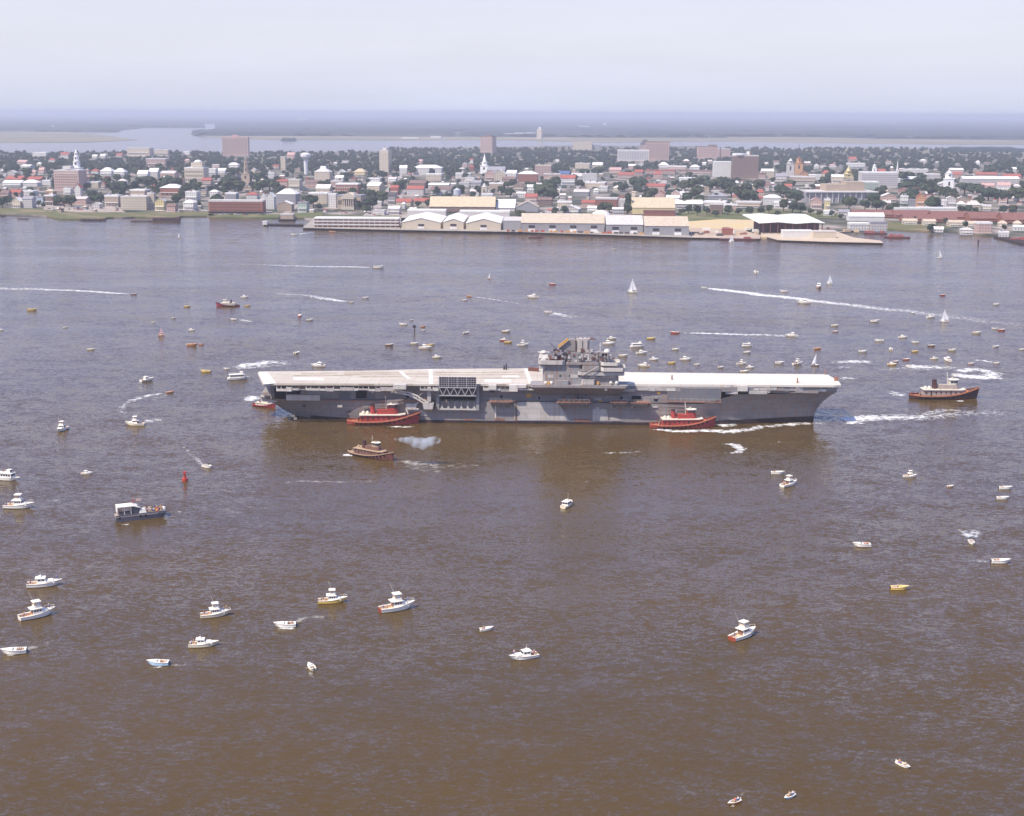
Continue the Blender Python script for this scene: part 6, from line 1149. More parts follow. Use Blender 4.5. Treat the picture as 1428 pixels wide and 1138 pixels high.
b_ = fb('open boat full of red'); aboard(b_, [(-1.9, .3, .3), (-1.9, -.4, .3), (-.7, 0, .3)], ['red', 'orange', 'red'], 'sit', 'seated person in red in the crowded white open boat')
b_ = fb('yellowish open boat'); aboard(b_, [(-.6, 0, .2)], ['white'], 'stand', ['person in white standing in the yellowish open boat'])
b_ = fb('long white launch'); aboard(b_, [(-1.9, .3, .3), (-1.2, -.4, .3), (-.6, .2, .3)], ['orange', 'white', 'red'], 'sit', 'seated person aboard the white launch running right')
b_ = fb('pale blue runabout'); aboard(b_, [(-.8, 0, .3)], ['orange'], 'sit', ['person in orange in the pale blue runabout'])
b_ = fb('white runabout ahead'); aboard(b_, [(-1.0, .3, .3), (-1.9, -.3, .3)], ['dark', 'red'], 'sit', 'seated person in the white runabout with the curved trail')
b_ = fb('small white runabout with orange'); aboard(b_, [(-1.0, .2, .3)], ['orange'], 'sit', ['person in orange in the small lone runabout at lower middle'])
b_ = fb('mahogany'); aboard(b_, [(-4.2, .6, .45), (-3.4, -.7, .45), (3.9, .2, 1.75)], ['white', 'khaki', 'blue'], 'stand', ['person in white standing in the cockpit of the mahogany sterned yacht', 'person in khaki in the cockpit of the mahogany sterned yacht', 'person in blue on the foredeck of the mahogany sterned yacht'])
b_ = fb('bright red transom'); aboard(b_, [(-3.8, .3, .45)], ['dark'], 'stand', ['dark clad person in the cockpit of the red transomed cruiser'])
b_ = fb('tall outriggers'); aboard(b_, [(-4.0, .5, .45), (4.4, 0, 1.85)], ['red', 'orange'], 'stand', ['person in red at the stern of the cream outrigger boat', 'person in orange on the bow of the cream outrigger boat'])
# ------------------------------------------------------------------ crowded grey navy boat
def grey_boat():
    x, y = 197, 722; o = empty('landing_boat', at(x, y, 0), R(24)); tag(o, 'grey flat bowed harbour craft crowded with passengers under a white awning', 'boat'); L, B = 17.5, 5.0
    mb = MB(); mb.loft([[(-L/2, -B/2*.95, 1.5), (-L/2, -B/2*.9, -.4), (-L/2, B/2*.9, -.4), (-L/2, B/2*.95, 1.5)], [(-L*.2, -B/2, 1.4), (-L*.2, -B/2*.95, -.4), (-L*.2, B/2*.95, -.4), (-L*.2, B/2, 1.4)], [(L*.3, -B/2, 1.55), (L*.3, -B/2*.9, -.3), (L*.3, B/2*.9, -.3), (L*.3, B/2, 1.55)], [(L/2, -B*.36, 2.1), (L*.44, -B*.28, .2), (L*.44, B*.28, .2), (L/2, B*.36, 2.1)]]); mb.build('hull', B_grey, o)
    mb = MB(); mb.prism([(-L/2, -B*.47), (L*.3, -B*.49), (L*.48, -B*.35), (L*.48, B*.35), (L*.3, B*.49), (-L/2, B*.47)], 1.5, 1.85); mb.build('deck', mat('worn_deck', (.40, .33, .29), .8, .1), o)
    for s_ in (-1, 1): mb = MB(); mb.box(-L/2, L*.46, s_*B*.47-.12 if s_ > 0 else s_*B*.47, s_*B*.47 if s_ > 0 else s_*B*.47+.12, 1.5, 2.3, 0, 0); mb.build('bulwark', B_grey, o)
    mb = MB(); mb.box(-L/2+.6, -L/2+5.9, -2.2, 2.2, 4.9, 5.15); mb.xz([(-L/2+5.9, 4.9), (-L/2+8.4, 4.1), (-L/2+8.4, 4.3), (-L/2+5.9, 5.15)], -2.1, 2.1); mb.build('awning', B_white, o)
    mb = MB(); mb.box(-L/2+.6, -L/2+.7, -2.0, 2.0, 3.0, 4.8); mb.build('awning_screen', B_white, o)
    for a in (.8, 3.0, 5.2):
        for s_ in (-1, 1): mb = MB(); mb.bar((-L/2+a, s_*1.9, 1.3), (-L/2+a, s_*1.9, 4.9), .12); mb.build('post', B_white, o)
    mb = MB(); mb.box(-L/2+5.8, -L/2+8.6, -1.5, 1.2, 1.86, 4.6, .1, .1); mb.build('wheelhouse', B_grey, o); mb = MB(); mb.box(-1.0, 1.8, -2.2, -.2, 1.86, 3.7, .7, .4); mb.build('covered_gear', B_white, o)
    mb = MB(); mb.bar((-2.4, .3, 3.0), (-2.4, .3, 7.6), .12); mb.bar((-3.4, .3, 6.2), (-1.4, .3, 6.4), .08); mb.build('signal_mast', B_red, o); mb = MB(); mb.box(-1.4, .4, .25, .32, 6.0, 6.9); mb.build('flag', B_pink, o)
    for (x_, y_, r_, c_) in ((7.6, 0, .9, B_white), (3.2, 1.4, .8, B_white), (-.2, 1.5, .9, B_cream), (5.2, -1.5, .6, B_orange)): mb = MB(); mb.dome((x_, y_, 2.5), r_, r_*.9, 9, 4); mb.cyl((x_, y_, 1.86), (x_, y_, 2.55), r_*.9, n=9); mb.build('covered_gear', c_, o)
    for k in (0, 4, 5): mb = MB(); mb.cyl((-L/2+1.2+k*1.75, -B*.52, 1.35), (-L/2+1.2+k*1.75, -B*.52-.25, 1.35), .42, n=9); mb.build('tyre_fender', P_dark, o)
    rr = random.Random(8); M_ = Matrix.Translation(o.location) @ Matrix.Rotation(R(24), 4, 'Z'); cl = ['white', 'white', 'red', 'orange', 'white', 'khaki', 'blue', 'pink', 'yellow']; k = 0
    for i in range(46):
        px_ = rr.uniform(1.2, 7.6) if i > 6 else rr.uniform(-8, -5.5); py_ = rr.uniform(-1.9, 1.9)
        c_ = cl[i % 9]; person(M_ @ Vector((px_, py_, 1.86)), rr.uniform(0, 6), c_, rr.choice(('blue', 'khaki', 'dark')), 'stand', f'passenger in {c_} standing in the crowd aboard the grey harbour craft', 'passengers crowding the grey harbour craft')
grey_boat()
b_ = fb('upper of the pair at far left'); aboard(b_, [(-4.0, .5, .4), (-3.2, -.6, .4), (4.0, .1, 1.6)], ['red', 'white', 'blue'], 'stand', 'person standing aboard the upper white cruiser at far left')
b_ = fb('lower of the left pair'); aboard(b_, [(-4.3, -.6, .45), (-3.6, .6, .45), (4.2, 0, 1.9)], ['orange', 'white', 'khaki'], 'stand', 'person standing aboard the lower white flybridge boat at far left')
b_ = fb('lying broadside'); aboard(b_, [(-4.3, -.6, .45), (-3.4, .5, .45)], ['blue', 'red'], 'stand', 'person in the cockpit of the broadside flybridge boat at far left')
b_ = fb('yellow hulled fishing'); aboard(b_, [(-4.1, -.5, .45), (-3.3, .6, .45)], ['yellow', 'dark'], 'stand', 'person in the cockpit of the yellow hulled fishing boat')
b_ = fb('low cream cruiser'); aboard(b_, [(-3.9, -.4, .4), (-3.2, .5, .4)], ['white', 'orange'], 'stand', 'person in the cockpit of the low cream cruiser')
b_ = fb('with glazed cabin'); aboard(b_, [(-3.9, -.4, .4), (-3.2, .5, .4), (3.8, .2, 1.6)], ['white', 'red', 'pink'], 'stand', 'person aboard the white cruiser with glazed cabin')
b_ = fb('with mooring reflection'); aboard(b_, [(-4.1, -.5, .45), (-3.3, .6, .45)], ['khaki', 'orange'], 'stand', 'person in the cockpit of the flybridge boat right of centre')
b_ = fb('long open boat throwing'); aboard(b_, [(-1.9, .3, .3), (-1.2, -.3, .3)], ['orange', 'white'], 'sit', 'seated person in the long open boat at far left')
b_ = fb('twin decked party'); aboard(b_, [(-4, 1, 3.7), (-3, -1, 3.7), (-2, .6, 3.7), (0, -1.2, 3.7)], ['white', 'red', 'blue', 'orange'], 'stand', 'passenger on the upper deck of the left party boat')
# ------------------------------------------------------------------ red buoy and channel marker
o = empty('buoy', at(258, 670, 0)); tag(o, 'red lattice topped channel buoy floating at the left', 'buoy'); mb = MB(); mb.cyl((0, 0, -.3), (0, 0, .9), 1.15, 1.15, 14); mb.build('float', B_red, o); mb = MB(); mb.cyl((0, 0, .9), (0, 0, 2.4), .5, .28, 8)
for k in range(4): mb.bar((.5*cos(k*pi/2), .5*sin(k*pi/2), .9), (.25*cos(k*pi/2), .25*sin(k*pi/2), 3.2), .1)
mb.build('tower', B_red, o); mb = MB(); mb.box(-.5, .5, -.4, .4, 2.6, 3.5); mb.build('topmark', B_red, o)
o = empty('channel_marker', at(1364, 341, 0)); tag(o, 'small dark piling marker off the right shore', 'marker'); mb = MB(); mb.cyl((0, 0, -1), (0, 0, 3.5), .7, .6, 7); mb.build('piling', G_dark, o); mb = MB(); mb.box(-1.0, 1.0, -.2, .2, 3.0, 4.8); mb.build('board', P_lat, o)
o = empty('channel_marker', at(578, 462, 0)); tag(o, 'dark day beacon on a post with its reflection, beyond the after deck', 'marker'); mb = MB(); mb.cyl((0, 0, -1), (.2, 0, 2.6), .35, .3, 6); mb.build('post', G_dark, o); mb = MB(); mb.box(-1.1, 1.0, -.2, .2, 2.2, 4.0, .2, 0); mb.build('board', P_lat, o)
# ------------------------------------------------------------------ tugs
TREDH = mat('tug_red', (.48, .05, .05), .6, .3, col2=(.28, .07, .06), vscale=.7); TBLK = mat('tug_black', (.05, .03, .035), .6, .3, col2=(.13, .05, .04), vscale=.5); TDECK = mat('tug_deck_orange', (.58, .24, .12), .7, .2, col2=(.45, .17, .10), vscale=.6); TRED = mat('tug_house_red', (.46, .06, .055), .65, .25, col2=(.28, .06, .05), vscale=.9); TWH = mat('tug_cream', (.74, .68, .56), .6, .3, var=.15, vscale=.6); TRUB = mat('tyre_rubber', (.02, .02, .02), .9, .1); TDK = mat('tug_oxide', (.20, .07, .05), .6, .3, col2=(.12, .05, .045), vscale=.5); TBRN = mat('tug_house_brown', (.24, .13, .10), .7, .2, var=.4, vscale=.8); TTAU = mat('tug_house_taupe', (.46, .38, .33), .7, .2, var=.3, vscale=.8); TTAN = mat('tug_tan_deck', (.50, .36, .24), .8, .1, var=.2, vscale=.5)
def tug(x, y, lpx, hd, label, hullm, housem, topm, deckm, smoke=False, full=True):
    p = at(x, y, 0); s = ppm(x, y); a = R(hd); L = 31.0; sc = lpx/s/L/max(.5, abs(cos(a))+.2*abs(sin(a)))
    o = empty('tugboat', p, a); o.scale = (sc, sc, sc); tag(o, label, 'tugboat', 'harbour tugs working the carrier'); B = 8.2
    secs = []; rail = []; n = 16
    for i in range(n):
        t = i/(n-1); xx = -L/2+L*t; b_ = B/2*(1-abs(1-2*max(.0, t-.02)/.55)**3 if t < .29 else (1 if t < .55 else max(.05, 1-((t-.55)/.45)**2.6)))
        if t < .29: b_ = B/2*math.sqrt(max(.06, 1-((.29-t)/.3)**2))
        z = 1.75+3.5*max(0, (t-.35)/.65)**2+.35*max(0, (.25-t)/.25)**2; xs = xx+1.0*(t > .85)*(t-.85)/.15
        secs.append([(xs, -b_, z), (xx, -b_*.93, .35), (xx*.97, -b_*.6, -1), (xx*.97, b_*.6, -1), (xx, b_*.93, .35), (xs, b_, z)]); rail.append((xs, b_, z))
    mb = MB(); mb.loft(secs); mb.build('hull', hullm, o)
    mb = MB()
    for (x0, b0, z0), (x1, b1, z1) in zip(rail, rail[1:]):
        mb.quad((x0, -b0+.3, z0-.75), (x1, -b1+.3 if b1 > .3 else 0, z1-.75), (x1, max(b1-.3, 0), z1-.75), (x0, b0-.3, z0-.75))
    mb.build('deck', deckm, o)
    mb = MB()
    for (x0, b0, z0), (x1, b1, z1) in zip(rail, rail[1:]):
        for s_ in (-1, 1): mb.quad((x0, s_*b0, z0), (x1, s_*b1, z1), (x1, s_*max(b1-.35, .0), z1+.02), (x0, s_*max(b0-.35, 0), z0+.02)); mb.bar((x0, s_*(b0+.1), z0-.35), (x1, s_*(b1+.1), z1-.35), .28)
    mb.build('rail_cap', deckm, o)
    tm = MB(); q_ = 8
    for k in range(q_):
        a0, a1 = 2*pi*k/q_, 2*pi*(k+1)/q_
        tm.loft([[(.55*cos(a_)*r, dy, .55*sin(a_)*r) for r, dy in ((1, 0), (1, -.3), (.5, -.3), (.5, 0))] for a_ in (a0, a1)], cap=False, closed=True)
    tm = tm.mesh('tyre', TRUB)
    for i in range(2, n-2):
        xx, b_, z = rail[i]
        for s_ in (-1, 1): put(tm, 'tyre_fender', o, (xx, s_*(b_+.18)+(.15 if s_ > 0 else .05), z-1.0), 0)
    mb = MB(); mb.prism([(-9.6, -2.6), (7.5, -2.7), (9.4, -1.6), (9.4, 1.6), (7.5, 2.7), (-9.6, 2.6)], 1.0, 4.1); h = mb.build('deckhouse', housem, o)
    mb = MB(); mb.prism([(-10.1, -3.1), (7.8, -3.2), (9.9, -1.9), (9.9, 1.9), (7.8, 3.2), (-10.1, 3.1)], 4.11, 4.45); mb.build('boat_deck', topm, h)
    for i in range(8):
        for s_ in (-1, 1): mb = MB(); xx = -8.6+i*2.25; dr = i in (1, 5); mb.box(xx-.3, xx+.3, s_*2.66-.1, s_*2.66+.1, 1.6 if dr else 2.5, 3.7 if dr else 3.4); mb.build('door' if dr else 'porthole', TBLK, h)
    mb = MB(); mb.prism([(-2.5, -1.7), (5.4, -1.7), (6.6, -1.0), (6.9, 0), (6.6, 1.0), (5.4, 1.7), (-2.5, 1.7)], 4.46, 6.3); mb.build('lower_bridge', housem, o)
    mb = MB(); mb.prism([(2.3, -1.6), (5.0, -1.6), (6.0, -.9), (6.2, 0), (6.0, .9), (5.0, 1.6), (2.3, 1.6)], 6.31, 8.6); w_ = mb.build('wheelhouse', topm if housem is not TRED else TRED, o)
    for (xa, ya, xb, yb) in ((2.6, -1.62, 3.7, -1.62), (3.9, -1.62, 5.0, -1.62), (5.05, -1.6, 5.95, -.98), (6.02, -.9, 6.2, -.1), (6.2, .1, 6.02, .9), (5.95, .98, 5.05, 1.6), (3.9, 1.62, 5.0, 1.62)): mb = MB(); mb.quad((xa+.05, ya*1.02, 7.3), (xb+.05, yb*1.02, 7.3), (xb+.05, yb*1.02, 8.2), (xa+.05, ya*1.02, 8.2)); mb.build('window', B_glass, w_)
    mb = MB(); mb.prism([(1.9, -1.9), (5.3, -1.9), (6.7, -.9), (6.7, .9), (5.3, 1.9), (1.9, 1.9)], 8.61, 8.85); mb.build('wheelhouse_roof', B_white if not smoke else B_white, w_)
    mb = MB(); mb.cyl((-4.2, 0, 4.4), (-4.5, 0, 8.0), 1.15, 1.05, 12); mb.build('funnel', housem if housem is TRED else TBLK, o); mb = MB(); mb.cyl((-4.5, 0, 8.01), (-4.55, 0, 8.7), 1.1, 1.0, 12); mb.build('funnel_top', TBLK, o)
    mb = MB(); mb.bar((1.6, 0, 6.3), (1.2, 0, 12.2), .22); mb.bar((1.3, -1.1, 10.6), (1.3, 1.1, 10.6), .12); mb.build('mast', TWH, o)
    mb = MB(); mb.box(3.2, 4.2, -.5, .5, 8.86, 9.3); mb.bar((3.7, -.9, 9.5), (3.7, .9, 9.5), .25); mb.build('radar', topm, w_)
    for xx in (-8.4, -6.6): mb = MB(); mb.dome((xx, 0, 4.8), .8, .9, 10, 4); mb.cyl((xx, 0, 4.46), (xx, 0, 4.85), .8, n=10); mb.build('vent_cowl', topm, o)
    for xx in (-10.5, 12): mb = MB(); z = 1.0 if xx < 0 else 3.0; mb.cyl((xx, -.6, z-.4), (xx, -.6, z+.9), .3, n=8); mb.cyl((xx, .6, z-.4), (xx, .6, z+.9), .3, n=8); mb.bar((xx, -1.1, z+.5), (xx, 1.1, z+.5), .25); mb.build('towing_bitts', TBLK, o)
    mb = MB(); mb.dome((15.4, 0, 4.0), 1.0, .9, 8, 3, True); mb.build('bow_fender', TBLK, o)
    return o
t1 = tug(534, 590.5, 100, 3, 'striped red tug with cream topped house nudging the carrier amidships aft', TREDH, TRED, TWH, TDECK); t2 = tug(951, 595.5, 91, 3, 'bright orange decked red tug with white upperworks near the forward hull', TREDH, TRED, TWH, TDECK)
t3 = tug(517, 637, 74, -34, 'dark rusty tug trailing pale smoke in open water before the stern', TDK, TBRN, TTAN, TTAN, True); t4 = tug(1315, 555, 94, 0, 'black bowed tug with white house steaming alone ahead of the bow', TBLK, TTAU, TWH, TDECK)
tug(368, 567, 38, -28, 'red tug pushing half hidden under the carrier stern', TREDH, TWH, TWH, TREDH); tug(318, 427, 33, 176, 'far maroon tug with white house and dark funnels at upper left', mat('maroon_red', (.32, .05, .06), .6, .3), TWH, TWH, MAR)
for tg, nm in ((t1, 'striped red tug'), (t2, 'orange decked red tug'), (t3, 'dark rusty tug'), (t4, 'white housed tug ahead of the bow')):
    aboard(tg, [(-12.5, .6, 1.3), (-11.3, -1.4, 1.25), (12.6, .9, 3.1)], ['orange', 'white', 'dark'], 'stand', ['deckhand in orange at the stern of the '+nm, 'deckhand in white beside the after house of the '+nm, 'dark clad deckhand on the bow of the '+nm])
# ------------------------------------------------------------------ foam and smoke
def foam_mat(name, amt, sc=.35, stretch=(1, 1, 1), warm=0):
    M = bpy.data.materials.new(name); M.use_nodes = True; n = M.node_tree.nodes; l = M.node_tree.links; b = n['Principled BSDF']; b.inputs['Base Color'].default_value = (.86, .86-.03*warm, .84-.10*warm, 1); b.inputs['Roughness'].default_value = .9
    t = n.new('ShaderNodeTexCoord'); q = n.new('ShaderNodeTexNoise'); q.inputs['Scale'].default_value = sc; q.inputs['Detail'].default_value = 6; q.inputs['Roughness'].default_value = .7; l.new(t.outputs['Object'], q.inputs['Vector'])
    at_ = n.new('ShaderNodeAttribute'); at_.attribute_name = 'cover'; a = n.new('ShaderNodeMath'); a.operation = 'ADD'; nn = n.new('ShaderNodeMath'); nn.operation = 'MULTIPLY_ADD'; l.new(q.outputs['Fac'], nn.inputs[0]); nn.inputs[1].default_value = 2.6; nn.inputs[2].default_value = -.85; l.new(nn.outputs[0], a.inputs[0]); l.new(at_.outputs['Fac'], a.inputs[1])
    r = n.new('ShaderNodeMapRange'); r.inputs[1].default_value = 1.0; r.inputs[2].default_value = 1.6; r.inputs[4].default_value = amt; l.new(a.outputs[0], r.inputs[0]); l.new(r.outputs[0], b.inputs['Alpha']); return M
F_str = foam_mat('foam_bright', .95); F_soft = foam_mat('foam_soft', .6); F_thin = foam_mat('foam_thin', .42, warm=1)
NF = 0
def foam(pts, label, m_=None, name='wake_foam'):
    """pts: (px, py, width in metres, cover 0..1) along the trail; a ribbon of foam lying on the water"""
    global NF; NF += 1
    P_ = [(at(x, y, 0), w*1.35, c) for x, y, w, c in pts]; fine = []
    for (p, w, c), (p2, w2, c2) in zip(P_, P_[1:]):
        k = max(2, min(14, int((p2-p).length/9)))
        for i in range(k): f = i/k; fine.append((p.lerp(p2, f), w+(w2-w)*f, c+(c2-c)*f))
    fine.append(P_[-1]); base = fine[0][0]; vs = []; cov = []; fs = []; rr = random.Random(NF)
    for i, (p, w, c) in enumerate(fine):
        a = fine[max(0, i-1)][0]; b_ = fine[min(len(fine)-1, i+1)][0]; d = (b_-a).normalized(); nrm = Vector((-d.y, d.x, 0)); j = rr.uniform(-.12, .12)*w
        for u, e in ((-1, 0), (-.55, .72), (0, 1), (.55, .72), (1, 0)): q = p-base+nrm*(u*w/2+j); vs.append((q.x, q.y, .05+.004*(NF % 20))); cov.append(c*e*(.3 if i in (0, len(fine)-1) else 1))
    for i in range(len(fine)-1):
        for k in range(4): a = i*5+k; fs.append((a, a+1, a+6, a+5))
    me = bpy.data.meshes.new(name); me.from_pydata(vs, [], fs); at_ = me.attributes.new('cover', 'FLOAT', 'POINT'); at_.data.foreach_set('value', cov); me.materials.append(m_ or F_str)
    o = put(me, name, None, base); tag(o, kind='stuff'); return o
W_ = [
 ([(187, 410.5, 3, 1), (150, 408, 5, 1), (90, 404.5, 6, .9), (0, 402.5, 9, .75), (-40, 402, 10, .6)], 0), ([(524, 373, 3, 1), (480, 372.2, 5, 1), (430, 371.5, 6, .8), (370, 369.5, 8, .6), (300, 368, 8, .45)], 0),
 ([(488, 421.5, 3, 1), (465, 418.5, 6, .95), (430, 412.5, 7, .7), (370, 408, 8, .5)], 0), ([(488, 422, 2, .9), (460, 416, 3, .7), (430, 410, 3, .5)], 1),
 ([(982, 401.5, 3, 1), (1000, 404, 8, 1.1), (1060, 411, 9, 1.1), (1130, 419, 9, 1), (1200, 427, 10, .85), (1280, 436, 11, .7), (1360, 446, 12, .6), (1440, 456, 13, .5)], 0),
 ([(946, 464.3, 3, 1), (1000, 465.5, 4, 1), (1060, 467, 5, .85), (1130, 470, 6, .6)], 0), ([(656, 413.5, 3, 1), (680, 416.5, 4, .8), (740, 426, 4, .6), (790, 437, 5, .5), (850, 452, 5, .42)], 1),
 ([(766, 436, 3, 1), (780, 438.5, 6, .85), (806, 445, 7, .6)], 0), ([(764, 436.5, 2, .9), (776, 442, 3, .6)], 0), ([(751, 415, 2, .8), (800, 417, 3, .55), (850, 419, 3, .4)], 1),
 ([(567, 451.5, 2, .9), (600, 450.5, 3, .6), (640, 450, 3, .4)], 1), ([(331, 445.5, 3, .9), (345, 448, 4, .7), (360, 450.5, 4, .5)], 0), ([(413, 327.5, 3, .9), (424, 325.5, 5, .8), (440, 323, 5, .5)], 0), ([(467, 323.5, 3, .9), (490, 325, 5, .6), (560, 328, 6, .4)], 1),
 ([(322, 513.5, 3, 1), (345, 509.5, 8, 1), (375, 506, 9, .9), (405, 503.5, 9, .65)], 0), ([(322, 515, 2, .9), (350, 513, 4, .8), (390, 509, 5, .55), (430, 502, 6, .45)], 0), ([(294, 518.5, 2, .7), (312, 515.5, 2, .5)], 1),
 ([(233, 547.5, 2, 1), (210, 551.5, 4, .8), (190, 556.5, 3.5, .75), (175, 563, 3, .6), (169, 571, 3, .6), (176, 581, 3, .45)], 0), ([(234, 549, 2, .9), (222, 554, 4, .6), (205, 562, 4, .5)], 1), ([(200, 589, 3, 1), (212, 587, 5, .8), (240, 584, 4, .45)], 0),
 ([(285, 649, 2, 1), (277, 643, 3, .7), (262, 630, 3, .5), (245, 612, 3, .42)], 1), ([(1350, 752, 1.5, 1), (1345, 744, 2.5, .9), (1338, 737, 3, .55), (1300, 726, 3, .4)], 1), ([(1360, 752, 1.5, 1), (1364, 745, 2, .85), (1358, 738, 2, .5)], 1), ([(1353, 751, 3, 1), (1354, 743, 4, .75), (1351, 736, 4, .4)], 0),
 ([(1381, 783.5, 1.5, .95), (1368, 783, 2, .7), (1345, 781.5, 2, .45)], 1), ([(412, 870, 1.2, 1), (418, 864, 2, .85), (430, 861, 2.2, .8), (450, 860.5, 2.2, .7), (466, 864, 2, .5)], 2), ([(386, 876, .8, .9), (400, 877, 1.2, .9), (412, 875, 1, .7)], 0), ([(30, 909, 1.5, 1), (45, 903.5, 2.2, .9), (62, 898, 2.2, .6), (85, 889, 2, .42)], 2), ([(8, 913, 1, .9), (24, 913, 1.2, .9)], 0),
 ([(236, 926.5, 1, .8), (250, 928, 1.6, .6), (262, 925, 1.6, .45)], 2), ([(211, 930, .8, .9), (232, 930, 1, .8)], 0), ([(432, 936, 1, .8), (436, 944, 1.4, .6), (442, 953, 1.4, .42)], 2), ([(428, 930, .8, .7), (423, 934, 1, .5)], 2), ([(1030, 1113, .7, .9), (1038, 1107, 1, .65), (1050, 1099, 1.2, .45)], 2), ([(1016, 1124, .7, .9), (1028, 1124, .8, .8)], 0),
 ([(1066, 661, 1.5, .6), (1040, 662, 1.5, .45)], 2), ([(1215, 762, 1, .6), (1228, 760, 1.2, .42)], 2), ([(270, 902, .8, .8), (262, 903.5, 1, .6)], 0), ([(903, 510.5, 2, .7), (950, 510, 2.5, .45)], 1),
 # round the carrier
 ([(905, 598.5, 2, .9), (940, 601, 3, 1), (975, 601.5, 3.5, 1), (1000, 600.5, 4, 1), (1020, 602.5, 5, 1), (1045, 598, 4, .85), (1080, 593.5, 3.5, .8), (1110, 591, 3.5, .85), (1140, 591, 3, .7), (1165, 591.5, 2, .5)], 0), ([(996, 593, 4, 1), (1010, 592, 6, 1), (1034, 592.5, 5, .7)], 0), ([(1095, 591.5, 5, 1), (1112, 592, 6, .9)], 0),
 ([(1166, 584.5, 4, .8), (1180, 584, 9, 1.15), (1205, 584, 8, 1.05), (1240, 582.5, 8, .9), (1280, 581, 9, .8), (1330, 578, 9, .62), (1420, 574, 9, .5)], 0), ([(1175, 590, 3, .9), (1190, 590, 4, 1), (1206, 588.5, 3, .7)], 0), ([(1284, 577, 4, .7), (1300, 574, 6, .85), (1325, 571, 5, .8), (1350, 575, 5, .6), (1380, 580, 6, .55), (1412, 574, 7, .75)], 1),
 ([(1150, 505.5, 4, .6), (1190, 504.5, 7, .95), (1225, 506, 7, .8)], 0), ([(1262, 508, 5, .9), (1275, 511.5, 8, 1), (1310, 512.5, 8, .8), (1345, 514, 7, .55)], 0), ([(1160, 514, 4, .6), (1175, 512, 6, .8), (1195, 514, 6, .55)], 1), ([(1165, 529, 4, .6), (1180, 527, 7, .85), (1190, 530, 6, .7)], 0), ([(1205, 517, 6, .6), (1260, 514, 7, .7), (1330, 516, 6, .5)], 1),
 ([(1334, 520, 5, 1.1), (1350, 515.5, 6, 1), (1368, 515.5, 6, .95), (1384, 521, 6, .9), (1380, 525.5, 8, 1.05), (1360, 526, 8, 1.1), (1338, 524, 7, 1.05), (1334, 520, 5, 1)], 0), ([(1352, 502, 2, .6), (1370, 503, 3, .8), (1392, 507, 3, .9)], 0),
 ([(1265, 552, 4, 1), (1255, 551, 6, .8), (1244, 544, 7, .55)], 0), ([(1330, 559, 2, 1), (1346, 559.3, 3, .9)], 0), ([(348, 561, 3, 1), (351, 556, 5, 1.1), (357, 551, 5, .9)], 0), ([(478, 634, 1.5, 1), (484, 634.5, 3, 1), (492, 637, 2, .7)], 0), ([(554, 643, 3, .8), (575, 645, 6, .85), (600, 650, 8, .75), (640, 651, 7, .5), (690, 648, 6, .4)], 2), ([(556, 648, 3, .6), (590, 655, 5, .6), (630, 662, 6, .45)], 2), ([(540, 595, 1.5, .9), (560, 596, 2, .9), (585, 594.5, 2, .6)], 0), ([(484, 596, 1.5, .6), (530, 597, 1.5, .5)], 1),
 ([(1006, 618.5, 2, .6), (1024, 620.5, 3, .95), (1034, 626, 3, .95), (1028, 631.5, 2.5, .85), (1008, 632.5, 2, .6)], 0), ([(1034, 625, 2, .8), (1047, 625, 2, .5)], 0), ([(1078, 616.5, 3, .8), (1094, 615.5, 3, .7)], 1), ([(838, 631, 2, .5), (850, 632, 2.5, .7), (880, 631, 2.5, .7), (905, 630, 2, .5)], 1), ([(385, 673, 2, .55), (420, 671.5, 2.5, .75), (470, 672.5, 2.5, .7), (545, 671, 2.5, .5)], 2), ([(740, 631.5, 1.5, .8), (756, 631, 1.5, .7)], 1),
 ([(808, 674, 1, .8), (828, 670, 1, .6)], 2), ([(60, 699, 2, .5), (80, 698, 2, .7), (95, 697.5, 2, .5)], 1), ([(245, 713.5, 1.5, .9), (256, 713, 1.5, .8)], 0), ([(290, 678, 1.5, .5), (320, 686, 1.5, .6), (342, 690, 1.5, .45)], 2), ([(170, 731, 1.5, .9), (184, 732, 1.5, .7)], 0), ([(420, 574, 2, .4), (440, 576, 2, .4)], 1),
]
for pts, k in W_: foam([(a, b_, w*(1.7 if k == 0 else 1.25), c*1.06) for a, b_, w, c in pts], '', (F_str, F_soft, F_thin)[k])
# diverging bow waves of the boats under way
for pts, k in [W_[i] for i in (0, 1, 2, 4, 5, 7, 9, 14, 18, 20, 21, 22, 26)]:
    a, b_ = at(*pts[0][:2]), at(*pts[min(2, len(pts)-1)][:2]); d = b_-a; Ln = min(d.length*.7, 90)
    for sg in (-1, 1):
        q = []
        for f in (0, .35, .7, 1): v = Matrix.Rotation(sg*R(11), 3, 'Z') @ d.normalized()*Ln*f; w = a+v; z = _F.dot(w-Vector((0, 0, CH))); q.append((CX+FPX*_R.dot(w-Vector((0, 0, CH)))/z, CY-FPX*_U.dot(w-Vector((0, 0, CH)))/z, 1.2+1.6*f, .75-.4*f))
        foam(q, '', F_soft, 'bow_wave')
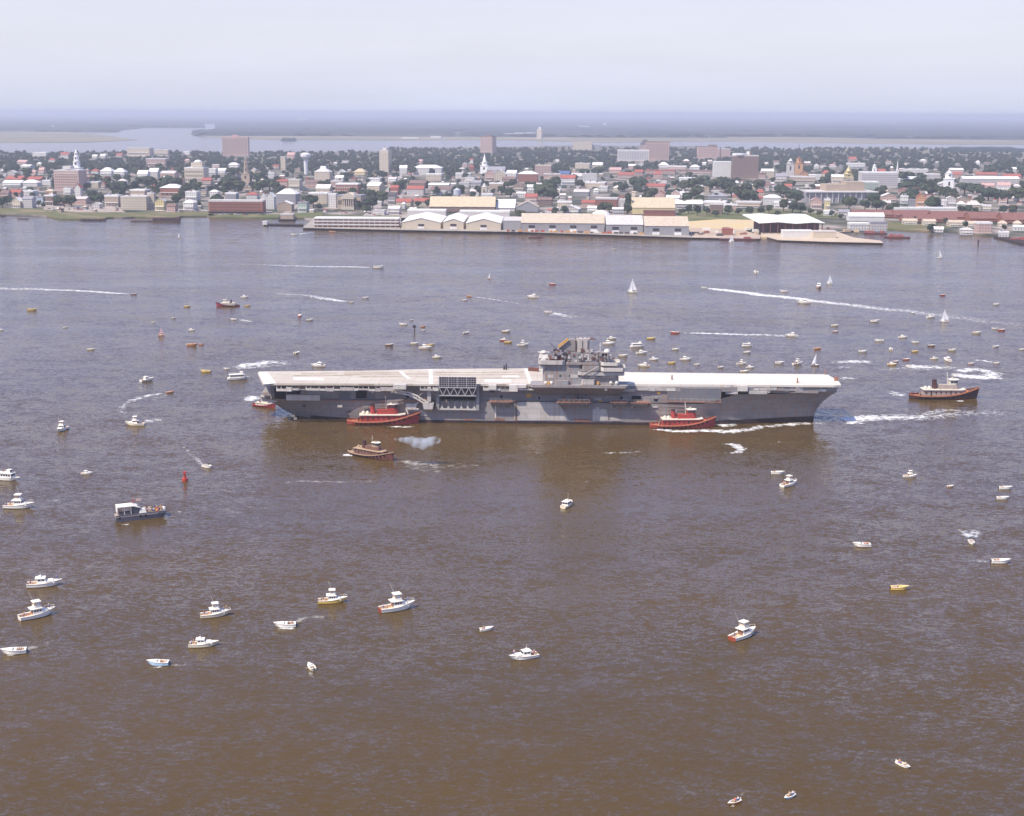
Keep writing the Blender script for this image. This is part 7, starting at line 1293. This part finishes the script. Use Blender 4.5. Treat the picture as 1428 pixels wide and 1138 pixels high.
# smoke of the dark tug drifting right, low over the water
def puff(name, cx, cy, zc, sx, sy, sz, dens, col, lobes, seed):
    rs = random.Random(seed); mb = MB()
    base = at(cx, cy, zc)
    for (u, v_, w, r) in lobes: mb.dome((u*sx, w*sy, v_*sz), r*sz, r*sz*.9, 14, 6, True)
    me = mb.mesh(name, SM(name, dens, col)); o = put(me, name, None, base); rm = o.modifiers.new('merge', 'REMESH'); rm.mode = 'VOXEL'; rm.voxel_size = .5; tag(o, kind='stuff'); return o
def SM(name, dens, col):
    M = bpy.data.materials.new(name); M.use_nodes = True; n = M.node_tree.nodes; l = M.node_tree.links; n.remove(n['Principled BSDF']); v = n.new('ShaderNodeVolumePrincipled'); v.inputs['Color'].default_value = (*col, 1)
    t = n.new('ShaderNodeTexCoord'); q = n.new('ShaderNodeTexNoise'); q.inputs['Scale'].default_value = .2; q.inputs['Detail'].default_value = 5; l.new(t.outputs['Object'], q.inputs['Vector']); r = n.new('ShaderNodeMapRange'); r.inputs[1].default_value = .38; r.inputs[2].default_value = .8; r.inputs[3].default_value = 0; r.inputs[4].default_value = dens; l.new(q.outputs['Fac'], r.inputs[0]); l.new(r.outputs[0], v.inputs['Density']); l.new(v.outputs[0], n['Material Output'].inputs['Volume']); return M
s_ = ppm(590, 625); k_ = 1/s_
puff('smoke', 585, 632, 5, 1, 1, 1, 1.0, (.88, .94, 1.0), [((i-585)*k_, z, w, r) for i, z, w, r in ((507, 9.6, -3, .35), (512, 9.5, -2.6, .4), (517, 9.3, -2.2, .42), (522, 8.9, -1.8, .45), (527, 8.4, -1.4, .45), (532, 7.8, -1, .48), (537, 7.0, -.6, .5), (541, 6.3, -.3, .5), (545, 5.6, 0, .5), (553, 5.6, .3, .8), (561, 5.5, 0, 1.2), (568, 5.2, 0, 1.6), (576, 5.0, .5, 2.1), (584, 4.6, -.4, 2.5), (592, 4.0, .3, 2.3), (600, 4.8, 0, 2.2), (607, 5.4, .3, 2.0), (589, 2.8, 0, 1.7), (578, 3.4, 0, 1.6))], 3)
